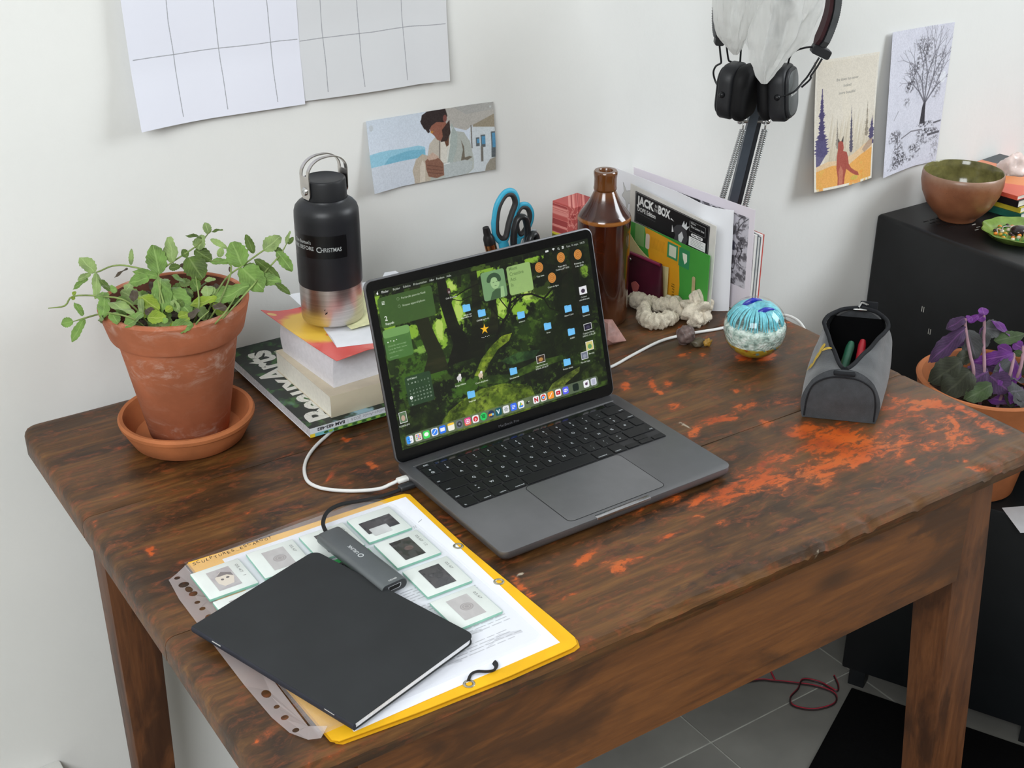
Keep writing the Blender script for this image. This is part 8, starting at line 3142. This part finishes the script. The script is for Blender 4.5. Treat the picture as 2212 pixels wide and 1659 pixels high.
for k_ in range(3):
    pm.line([(0.086, 0.072 + k_ * 0.005), (0.098, 0.075 + k_ * 0.005), (0.110, 0.079 + k_ * 0.004)], 0.0008, (92, 62, 52), 0.8)
pm.poly([(0.112, 0.075), (0.146, 0.074), (0.158, 0.078), (0.156, 0.088), (0.146, 0.094), (0.112, 0.094)], (178, 184, 184))
pm.line([(0.112, 0.075), (0.122, 0.0745)], 0.0014, (222, 224, 222))
pm.ell(0.187, 0.006, 0.0016, 0.0016, (200, 206, 204), 0.8)
pm.ell(0.006, 0.010, 0.003, 0.004, (182, 188, 192), 0.7)
wall_sheet('printed_photo', 'printed photograph of a bearded person in a pale suit by water, taped to the wall', 'photograph', 0.9530, 1.1455, 0.1915, 0.2850, print_mat('suit_photograph', pm.soft(3, 5, 5), 0.5, 0.3),
           lambda u, v: 0.0010 + 0.010 * max(0, 0.25 - u) / 0.25 * (1 - v) + 0.007 * max(0, u - 0.82) / 0.18 * (1 - abs(v - 0.4)) + 0.004 * (1 - v) ** 2, 24, 14, skew=-0.0015)

# forest card with lettering and a fox-coloured deer-like animal
pf_ = Pic(440, 640, 0.147, 0.2126, (232, 226, 214))
X, Y = pf_.xy()
pf_.rect(0.004, 0.004, 0.143, 0.2086, (226, 218, 204))
pf_.blend(sm(0.5, 0.7, vnoise(640, 440, 5, 6, 31, 4)) * 0.25, (236, 226, 206))
pf_.text('the dawn has never', 0.0735, 0.0375, 0.0066, (110, 108, 104), 0.9, 0.0, center=True)
pf_.text('looked', 0.0735, 0.0480, 0.0066, (110, 108, 104), 0.9, 0.0, center=True)
pf_.text('more beautiful', 0.0735, 0.0595, 0.0066, (110, 108, 104), 0.9, 0.0, center=True)
for k_, c_, w in ((0, (190, 176, 148), 0.010), (1, (176, 160, 132), 0.006), (2, (204, 190, 164), 0.012)):
    for j in range(7):
        x = 0.03 + 0.016 * j + 0.005 * k_
        pf_.poly([(x + 0.012, 0.085 + 0.006 * ((j * 7 + k_ * 3) % 4)), (x + 0.004, 0.175), (x - w, 0.175)], c_, 0.35)


def conifer(x, y0, y1, w, col, n=14, seed=1):
    rr = random.Random(seed)
    n = int(n * 1.7)
    for k_ in range(n):
        t = k_ / (n - 1)
        y = y0 + (y1 - y0) * t
        ww = w * (0.10 + 0.9 * t) * rr.uniform(0.45, 1.2)
        h = (y1 - y0) / n * rr.uniform(1.6, 2.6)
        pf_.poly([(x, y - h * 0.3), (x + ww * 0.6, y + h * 0.45), (x + ww, y + h * 0.5), (x + ww * 0.4, y + h), (x, y + h * 1.1), (x - ww * 0.4, y + h), (x - ww, y + h * 0.6), (x - ww * 0.6, y + h * 0.4)], col, 0.95)


conifer(0.0165, 0.052, 0.148, 0.0180, (78, 70, 112), 15, 2)
pf_.poly([(0.004, 0.13), (0.024, 0.13), (0.030, 0.150), (0.012, 0.170), (0.004, 0.175)], (90, 84, 124), 0.9)
pf_.line([(0.0165, 0.046), (0.0165, 0.056)], 0.0016, (78, 70, 112))
conifer(0.086, 0.080, 0.148, 0.0058, (92, 88, 106), 10, 3)
conifer(0.126, 0.078, 0.130, 0.0060, (150, 140, 124), 9, 4)
conifer(0.140, 0.106, 0.146, 0.0150, (84, 78, 112), 7, 5)
conifer(0.052, 0.100, 0.140, 0.0045, (146, 138, 128), 8, 6)
g1_ = vnoise(640, 440, 9, 12, 33, 4)
pf_.poly([(0.004, 0.172), (0.030, 0.166), (0.060, 0.168), (0.090, 0.162), (0.120, 0.150), (0.143, 0.144), (0.143, 0.2086), (0.004, 0.2086)], (226, 196, 158))
pf_.poly([(0.004, 0.180), (0.040, 0.174), (0.080, 0.178), (0.112, 0.166), (0.143, 0.158), (0.143, 0.2086), (0.004, 0.2086)], (232, 170, 92))
pf_.blend(sm(0.5, 0.68, g1_) * (Y > 0.178) * (X > 0.005) * (X < 0.142) * 0.6, (222, 190, 96))
pf_.blend(sm(0.58, 0.7, g1_) * (Y > 0.184) * (X > 0.005) * (X < 0.142) * 0.6, (236, 146, 70))
pf_.poly([(0.115, 0.158), (0.130, 0.146), (0.143, 0.142), (0.143, 0.154), (0.122, 0.164)], (176, 150, 132), 0.8)
ft = (168, 84, 72)
pf_.poly([(0.054, 0.138), (0.055, 0.132), (0.057, 0.136), (0.062, 0.136), (0.0665, 0.130), (0.066, 0.139), (0.0675, 0.148), (0.066, 0.153), (0.075, 0.156), (0.078, 0.164), (0.080, 0.176), (0.086, 0.184), (0.096, 0.190), (0.105, 0.194), (0.108, 0.200), (0.100, 0.199), (0.086, 0.192), (0.074, 0.184), (0.070, 0.196), (0.068, 0.2086), (0.052, 0.2086), (0.053, 0.196), (0.050, 0.180), (0.051, 0.160), (0.0535, 0.150)], ft)
pf_.poly([(0.054, 0.138), (0.0545, 0.130), (0.0575, 0.136)], (70, 62, 60))
pf_.poly([(0.062, 0.136), (0.0672, 0.128), (0.0662, 0.139)], (70, 62, 60))
pf_.poly([(0.055, 0.186), (0.060, 0.176), (0.066, 0.186), (0.064, 0.2086), (0.055, 0.2086)], (214, 150, 120), 0.55)
pf_.ell(0.095, 0.202, 0.010, 0.004, (196, 186, 92), 0.7)
wall_sheet('forest_card', 'postcard with dark firs, a reddish animal and small lettering on the wall', 'card', 1.7640, 1.9110, 0.0470, 0.2590, print_mat('forest_print', pf_.soft(2, 5, 6), 0.55, 0.3),
           lambda u, v: 0.0012 + 0.026 * (1 - v) ** 1.3 * (1 - 0.35 * u) + 0.006 * math.sin(PI * u) * (1 - v), 18, 22, skew=-0.003)

# charcoal tree drawing
pt_ = Pic(440, 660, 0.162, 0.2445, (216, 216, 228))
X, Y = pt_.xy()
n_a = vnoise(660, 440, 6, 9, 61, 5, 0.6)
n_b = vnoise(660, 440, 60, 90, 62, 3, 0.7)
pt_.blend(sm(0.45, 0.8, n_a) * 0.25, (188, 188, 202))
rt = random.Random(12)


def cloud(cx, cy, rx, ry, s, c_=(84, 82, 88)):
    d = ((X - cx) / rx) ** 2 + ((Y - cy) / ry) ** 2
    pt_.blend(sm(0.2, 0.9, 1.1 - d + (n_a - 0.5) * 1.5) * sm(0.42, 0.66, n_b) * s, c_)


for a in ((0.085, 0.045, 0.020, 0.034, 0.75), (0.065, 0.075, 0.018, 0.030, 0.8), (0.062, 0.098, 0.016, 0.014, 0.95), (0.105, 0.040, 0.022, 0.036, 0.6), (0.135, 0.070, 0.022, 0.045, 0.5), (0.100, 0.095, 0.026, 0.030, 0.45), (0.058, 0.124, 0.014, 0.012, 0.6), (0.135, 0.110, 0.016, 0.025, 0.5)):
    cloud(*a)


def branch(x, y, a, L, w, d):
    x2, y2 = x + L * math.cos(a), y - L * math.sin(a)
    pt_.line([(x, y), ((x + x2) / 2 + rt.uniform(-1, 1) * L * 0.05, (y + y2) / 2), (x2, y2)], w, (84, 82, 90), 0.7)
    if d:
        for s_ in (-1, 1):
            branch(x2, y2, a + s_ * rt.uniform(0.16, 0.42), L * rt.uniform(0.62, 0.82), w * 0.62, d - 1)


pt_.poly([(0.103, 0.168), (0.105, 0.140), (0.108, 0.130), (0.113, 0.130), (0.114, 0.145), (0.117, 0.170)], (58, 56, 62), 0.95)
for a, L in ((1.95, 0.040), (1.62, 0.046), (1.28, 0.045), (2.30, 0.030), (0.85, 0.034)):
    branch(0.1105, 0.133, a, L, 0.0032, 4)
for a in ((0.125, 0.172, 0.036, 0.008, 0.9), (0.125, 0.186, 0.036, 0.010, 0.95), (0.125, 0.200, 0.034, 0.010, 0.6), (0.030, 0.180, 0.024, 0.014, 0.7), (0.040, 0.205, 0.022, 0.020, 0.7), (0.055, 0.222, 0.034, 0.016, 0.95), (0.095, 0.212, 0.024, 0.012, 0.95), (0.035, 0.232, 0.028, 0.008, 0.6), (0.080, 0.226, 0.040, 0.008, 0.7), (0.150, 0.215, 0.012, 0.03, 0.4)):
    cloud(*a, (72, 70, 76))
pt_.line([(0.016, 0.170), (0.038, 0.180), (0.040, 0.195)], 0.003, (90, 88, 94), 0.7)
pt_.line([(0.050, 0.186), (0.080, 0.178), (0.110, 0.180)], 0.0022, (90, 88, 94), 0.7)
pt_.line([(0.140, 0.172), (0.160, 0.170)], 0.003, (80, 78, 84), 0.8)
pt_.line([(0.128, 0.192), (0.160, 0.190)], 0.004, (70, 68, 74), 0.8)
pt_.line([(0.022, 0.150), (0.034, 0.135)], 0.0016, (130, 128, 136), 0.7)
pt_.ell(0.150, 0.092, 0.008, 0.010, (232, 234, 240), 0.8)
wall_sheet('charcoal_drawing', 'grey charcoal drawing of a bare tree, rightmost on the wall', 'drawing', 1.9300, 2.0920, 0.0425, 0.2870, print_mat('charcoal_tree', pt_.soft(2, 6, 7), 0.75, 0.2),
           lambda u, v: 0.0012 + 0.022 * max(0, 1 - u * 1.5) ** 1.2 * (0.25 + 0.75 * (1 - v)) + 0.004 * (1 - v), 18, 22, skew=-0.002)

# ------------------------------------------------------------------ on the cabinet
bowl = thing('ceramic_bowl', 'brown stoneware bowl with green glaze inside on the black cabinet', 'bowl', (2.054, -0.0680, CZ))
kk = NT('brown_bowl_clay')
v_ = kk.coords()
tc = kk.n('ShaderNodeTexCoord')
sx = kk.n('ShaderNodeSeparateXYZ')
kk.l(tc.outputs['Object'], sx.inputs[0])
nn_ = kk.noise(v_, 22, 5)
col = kk.ramp(nn_, [(0.3, (124, 76, 52)), (0.6, (150, 96, 66)), (0.8, (164, 112, 82))])
spk = kk.noise(v_, 420, 2)
col = kk.mix(kk.math('MULTIPLY', kk.framp(spk, 0.66, 0.74), 0.6), col, (70, 46, 34))
tp_ = kk.framp(kk.math('ADD', sx.outputs[2], kk.math('MULTIPLY', nn_, 0.03)), 0.082, 0.104)
col = kk.mix(kk.math('MULTIPLY', tp_, 0.5), col, (170, 150, 132))
kk.l(col, kk.b.inputs['Base Color'])
kk.b.inputs['Roughness'].default_value = 0.34
M_bowlo = kk.m
bm = NB()
lathe(bm, [(0, 0.0), (0.0300, 0.0), (0.0325, 0.0025), (0.0330, 0.005), (0.0440, 0.0150), (0.0560, 0.0300), (0.0655, 0.0500), (0.0692, 0.0680), (0.0690, 0.0800), (0.0680, 0.0862), (0.0668, 0.0872)], 64, capb=False, capt=False)
obj('outer', bm, M_bowlo, bowl, 0.9)
bm = NB()
lathe(bm, [(0.0668, 0.0872), (0.0655, 0.0860), (0.0660, 0.0700), (0.0620, 0.0500), (0.0525, 0.0320), (0.0380, 0.0170), (0.0200, 0.0100), (0, 0.0090)], 64, capb=False, capt=False)
obj('glazed_inside', bm, mat('olive_glaze', (112, 108, 66), 0.12, 0, 0.6, 0.15, 60), bowl, 0.9)
bm = NB()
hull(bm, [(0.0, -0.022, 0.013), (0.030, -0.004, 0.019), (0.018, 0.020, 0.012), (-0.012, 0.010, 0.010), (-0.004, 0.006, 0.060), (0.012, -0.010, 0.050), (0.010, 0.010, 0.048), (-0.016, 0.004, 0.046)])
og = obj('orange_piece', bm, mat('orange_resin', (226, 132, 28), 0.4), None, 0.4)
og.location = (2.058, -0.072, CZ)
tag(og, 'orange lump lying in the brown bowl', 'ornament')
bm = NB()
bmesh.ops.create_uvsphere(bm, u_segments=20, v_segments=14, radius=0.0085)
gb_ = obj('glass_marble', bm, mat('dark_glass_marble', (60, 66, 60), 0.05, 0, 0.8), None, 2.0)
gb_.location = (2.082, -0.096, CZ + 0.035)
tag(gb_, 'small shiny glass marble in the brown bowl', 'marble')

# green dish with beads
dish = thing('green_dish', 'scalloped green dish full of beads and trinkets on the black cabinet', 'dish', (2.068, -0.189, CZ))
dcx, dcy = 2.068, -0.189
bm = NB()
Nd = 64
prof = [(0.046, 0.0), (0.050, 0.001), (0.0585, 0.0095), (0.0640, 0.0135), (0.0625, 0.0150), (0.0560, 0.0110), (0.0480, 0.0050), (0.020, 0.0040)]
rings = []
for r, z in prof:
    rings.append([bm.verts.new((r * (1 + (0.030 * math.cos(10 * 2 * PI * i / Nd) if r > 0.055 else 0)) * math.cos(2 * PI * i / Nd), r * (1 + (0.030 * math.cos(10 * 2 * PI * i / Nd) if r > 0.055 else 0)) * math.sin(2 * PI * i / Nd), z)) for i in range(Nd)])
for a, b in zip(rings, rings[1:]):
    for i in range(Nd):
        j = (i + 1) % Nd
        bm.faces.new((a[i], a[j], b[j], b[i]))
bm.faces.new(list(reversed(rings[0])))
bm.faces.new(rings[-1])
obj('dish', bm, mat('green_enamel', (122, 150, 70), 0.2, 0, 0.6, 0.1, 60), dish, 0.8)
bead_mats = [mat('bead_' + n, c, 0.25) for n, c in (('orange', (226, 128, 40)), ('green', (60, 130, 66)), ('cream', (226, 216, 190)), ('brown', (56, 38, 36)), ('amber', (198, 146, 40)), ('peach', (226, 164, 122)))]
rb_ = random.Random(21)
used_ = set()
blabs = ['orange bead', 'green bead', 'cream bead', 'dark brown bead', 'amber bead', 'peach bead']
bme = {}
placed = []
for i in range(60):
    for _ in range(40):
        a, rr = rb_.uniform(0, 2 * PI), 0.042 * math.sqrt(rb_.random())
        x, y = rr * math.cos(a), rr * math.sin(a)
        if all((x - p[0]) ** 2 + (y - p[1]) ** 2 > 0.0068 ** 2 for p in placed) and (x - 0.004) ** 2 + (y - 0.006) ** 2 > 0.0155 ** 2 and (x + 0.012) ** 2 + (y + 0.024) ** 2 > 0.0145 ** 2:
            break
    else:
        continue
    placed.append((x, y))
    k_ = (i * 7 + i // 5) % 6
    sec = ('right', 'back right', 'back', 'back left', 'left', 'front left', 'front', 'front right')[int((math.degrees(a) - 33.8 + 33.8 + 22.5 + 33.8) // 45) % 8]
    lab_ = blabs[k_] + (' by the %s rim inside the green dish' if rr > 0.028 else ' near the middle, towards the %s, of the green dish') % sec
    if lab_ in used_:
        continue
    used_.add(lab_)
    if k_ not in bme:
        bm = NB()
        bmesh.ops.create_icosphere(bm, subdivisions=2, radius=0.0036)
        for v in bm.verts:
            v.co.z *= 0.8
        o = obj('bead', bm, bead_mats[k_], None, 2.0)
        bme[k_] = o
    else:
        o = bme[k_].copy()
        COL.objects.link(o)
    o.location = (dcx + x, dcy + y, CZ + 0.0040 + 0.0029)
    tag(o, lab_, 'bead', 'beads in the green dish')
bm = NB()
bmesh.ops.create_uvsphere(bm, u_segments=24, v_segments=14, radius=0.0145)
for v in bm.verts:
    v.co.z = max(v.co.z * 0.62, -0.004)
o = obj('dark_pebble', bm, mat('dark_polished_pebble', (44, 34, 36), 0.08, 0, 0.6), None, 2.0)
o.location = (dcx + 0.004, dcy + 0.006, CZ + 0.0085)
tag(o, 'dark polished oval pebble in the green dish', 'pebble')
bm = NB()
tube(bm, [(-0.010, -0.004, 0.001), (-0.006, -0.0015, 0.006), (0.0, 0.0, 0.010), (0.007, -0.002, 0.0105), (0.011, -0.006, 0.008)], [0.0045, 0.006, 0.0062, 0.0052, 0.002], 12, 6, flat=0.6)
o = obj('yellow_shell', bm, mat('yellow_shell', (216, 202, 128), 0.35), None, 1.5)
o.location = (dcx - 0.012, dcy - 0.024, CZ + 0.0086)
tag(o, 'curved pale yellow shell at the front of the green dish', 'shell')
bm = NB()
tube(bm, [(-0.034, 0.020, 0.008), (-0.028, 0.026, 0.013), (-0.020, 0.022, 0.010), (-0.006, 0.030, 0.011), (0.010, 0.026, 0.010), (0.026, 0.016, 0.0105), (0.022, 0.000, 0.0105), (0.012, -0.018, 0.0105), (0.024, -0.028, 0.010)], 0.0009, 6, 6)
o = obj('cord_necklace', bm, mat('pale_grey_cord', (176, 166, 160), 0.7), None, 1.5)
o.location = (dcx, dcy, CZ)
tag(o, 'thin pale cord curling over the beads in the green dish', 'cord')

# stack of small books behind the bowl, stone on top
def flat_book(name, label, x0, x1, y0, y1, z0, z1, cov, page, rz=0.0, patches=(), spinec=None, group='books stacked on the cabinet', text=None):
    c = ((x0 + x1) / 2, (y0 + y1) / 2, CZ + z0)
    t = thing(name, label, 'book', c, rz, group)
    w, d, h = (x1 - x0) / 2, (y1 - y0) / 2, z1 - z0
    bm = NB()
    box(bm, -w + 0.001, w - 0.0004, -d + 0.001, d - 0.001, 0.0006, h - 0.0006)
    obj('pages', bm, page, t, 0)
    bm = NB()
    box(bm, -w, w, -d, d, 0, 0.0006)
    obj('back_cover', bm, cov, t, 0)
    p = Pic(300, 200, 2 * w, 2 * d, cov_col(cov))
    for pts, c_ in patches:
        p.poly([(a * 2 * w, b * 2 * d) for a, b in pts], c_)
    bm = NB()
    box(bm, -w, w, -d, d, h - 0.0006, h)
    plan_uv(bm, lambda q: ((q.x + w) / (2 * w), (q.y + d) / (2 * d)))
    obj('front_cover', bm, print_mat('small_book_cover', p, 0.35) if patches else cov, t, 0)
    bm = NB()
    box(bm, -w - 0.0005, -w + 0.0006, -d, d, 0, h)
    m_ = spinec or cov
    obj('spine', bm, m_, t, 0)
    return t


def cov_col(m):
    return tuple(m.get('c', (200, 200, 200)))


def cmat(n, c):
    m = mat(n, c, 0.4)
    m['c'] = c
    return m


M_bp = mat('small_book_pages', (226, 222, 212), 0.8)
sx0 = 2.132
flat_book('small_book', 'teal book at the bottom of the stack behind the bowl', sx0, 2.36, -0.125, 0.020, 0.0, 0.0115, cmat('teal_cover', (40, 104, 88)), M_bp, 0.10)
pyb = Pic(300, 40, 0.13, 0.014, (206, 188, 60))
pyb.blend(vnoise(40, 300, 20, 2, 3, 3) * 0.8, (140, 110, 50))
flat_book('small_book', 'yellow speckled book second from the bottom behind the bowl', sx0 + 0.004, 2.36, -0.123, 0.020, 0.0117, 0.0210, cmat('yellow_cover', (206, 186, 56)), M_bp, 0.08)
flat_book('small_book', 'black book in the middle of the stack behind the bowl', sx0 + 0.002, 2.35, -0.121, 0.020, 0.0212, 0.0330, cmat('black_cover', (30, 26, 30)), M_bp, 0.06, [([(0, 0), (1, 0), (1, 1), (0, 1)], (36, 30, 34))])
flat_book('small_book', 'coral red book under the pink stone on the stack', sx0 + 0.004, 2.34, -0.118, 0.020, 0.0332, 0.0405, cmat('coral_cover', (226, 96, 74)), M_bp, 0.05, [([(0, 0), (1, 0), (1, 1), (0, 1)], (226, 104, 78)), ([(0.1, 0.2), (0.4, 0), (0.7, 0.4), (0.3, 0.8)], (236, 146, 86)), ([(0.5, 0.5), (0.9, 0.4), (0.9, 0.9), (0.6, 0.9)], (214, 70, 76))])
bmk = thing('patterned_book', 'thin book with yellow, blue and orange patches, topmost at the back of the stack', 'book', (2.116, 0.026, CZ + 0.0407), math.radians(6))
pkp = Pic(200, 120, 0.16, 0.07, (150, 140, 150))
pkp.rect(0, 0, 0.022, 0.030, (226, 214, 74))
pkp.rect(0, 0.030, 0.024, 0.07, (70, 144, 194))
pkp.rect(0.070, 0, 0.10, 0.07, (214, 132, 96))
pkp.rect(0.10, 0, 0.16, 0.07, (56, 66, 70))
bm = NB()
box(bm, 0, 0.16, -0.062, -0.018, 0.0003, 0.0165, 0.0004, 0, 1)
plan_uv(bm, lambda q: (q.x / 0.16, (q.y + 0.062) / 0.044))
obj('cover', bm, print_mat('patchwork_cover', pkp, 0.4), bmk, 0)
bm = NB()
box(bm, -0.0004, 0.1596, -0.0612, -0.0188, 0.0020, 0.0150)
obj('pages', bm, M_bp, bmk, 0)
bm = NB()
rock(bm, (0, 0, 0.030), (0.024, 0.022, 0.034), 31, 4, 0.30, 1.4, 0.07, 0.0003)
for v in bm.verts:
    v.co.z = max(v.co.z, 0.0003)
o = obj('pink_crystal', bm, mat('pale_pink_crystal', (226, 206, 200), 0.22, 0, 0.5, 0.05, 50, 0.3, 90, 0.003, sss=0.4), None, 2.0)
o.location = (2.158, -0.088, CZ + 0.0407)
tag(o, 'pale pink rough crystal sitting on the stack of books', 'crystal')

# ------------------------------------------------------------------ purple plant on the black box
QX, QY, QZ = 1.792, -0.3665, T - 0.335
vel = thing('velvet_plant', 'purple velvet-leaved plant in a terracotta pot right of the desk', 'plant', (QX, QY, QZ))
vat = (QX, QY, QZ)
bm = NB()
lathe(bm, [(0, 0.0005), (0.062, 0.0005), (0.065, 0.003), (0.088, 0.140), (0.0985, 0.142), (0.1060, 0.180), (0.1075, 0.184), (0.1050, 0.1862), (0.0985, 0.1850), (0.0955, 0.180), (0.0850, 0.138), (0.060, 0.02), (0, 0.018)], 72, capb=False, capt=False)
obj('pot', bm, M_terra2, vel, 0.7)
bm = NB()
grid(bm, lambda u, v: (0.0895 * v * math.cos(2 * PI * u), 0.0895 * v * math.sin(2 * PI * u), 0.150 + 0.004 * math.sin(14 * u * PI) * v * (1 - v)), 40, 8, uv=False)
bmesh.ops.remove_doubles(bm, verts=bm.verts, dist=0.0002)
obj('soil', bm, M_soil, vel, 1.0)
VM = [leaf_mat('purple_leaf', (76, 52, 88), (110, 52, 130), (120, 76, 132), 0.7), leaf_mat('violet_leaf', (112, 52, 136), (132, 60, 156), (150, 96, 164), 0.7), leaf_mat('grey_green_leaf', (78, 80, 80), (90, 66, 100), (106, 100, 112), 0.7), leaf_mat('dull_green_leaf', (68, 88, 52), (84, 80, 70), (96, 110, 80), 0.7), leaf_mat('dark_olive_leaf', (52, 56, 40), (66, 54, 60), (74, 76, 60), 0.7)]
VR = random.Random(6)
for a in PLEAVES:
    leaf('leaf', (a[0], a[1], a[2] + T), (a[3], a[4], a[5] + T), a[6] * 1.5, VM[a[7]], vel, vat, VR, ser=0.05, curl=0.9, fold=0.15)
for k_ in range(14):
    an = VR.uniform(0, 2 * PI)
    rr = VR.uniform(0.02, 0.085)
    A = Vector((QX + rr * math.cos(an), QY + rr * math.sin(an), QZ + VR.uniform(0.165, 0.20)))
    B = A + Vector((VR.uniform(-1, 1), VR.uniform(-1, 1), VR.uniform(-.1, .5))).normalized() * VR.uniform(0.03, 0.05)
    leaf('leaf', A, B, VR.uniform(0.02, 0.034), VM[VR.choice((0, 1, 2, 3, 4))], vel, vat, VR, ser=0.05, curl=0.8, fold=0.15)
M_vst = mat('mauve_stem', (150, 116, 126), 0.7)
for st_p in PSTEMS:
    bm = NB()
    p0 = Vector(st_p[0])
    pts = [(p0.x * 0.7 + QX * 0.3, p0.y * 0.7 + QY * 0.3, QZ + 0.150)] + [(p[0], p[1], p[2] + T) for p in st_p]
    tube(bm, pts, [0.0026] * (len(pts) - 1) + [0.0018], 8, 5)
    obj('stem', bm, M_vst, vel, 1.2, vat)
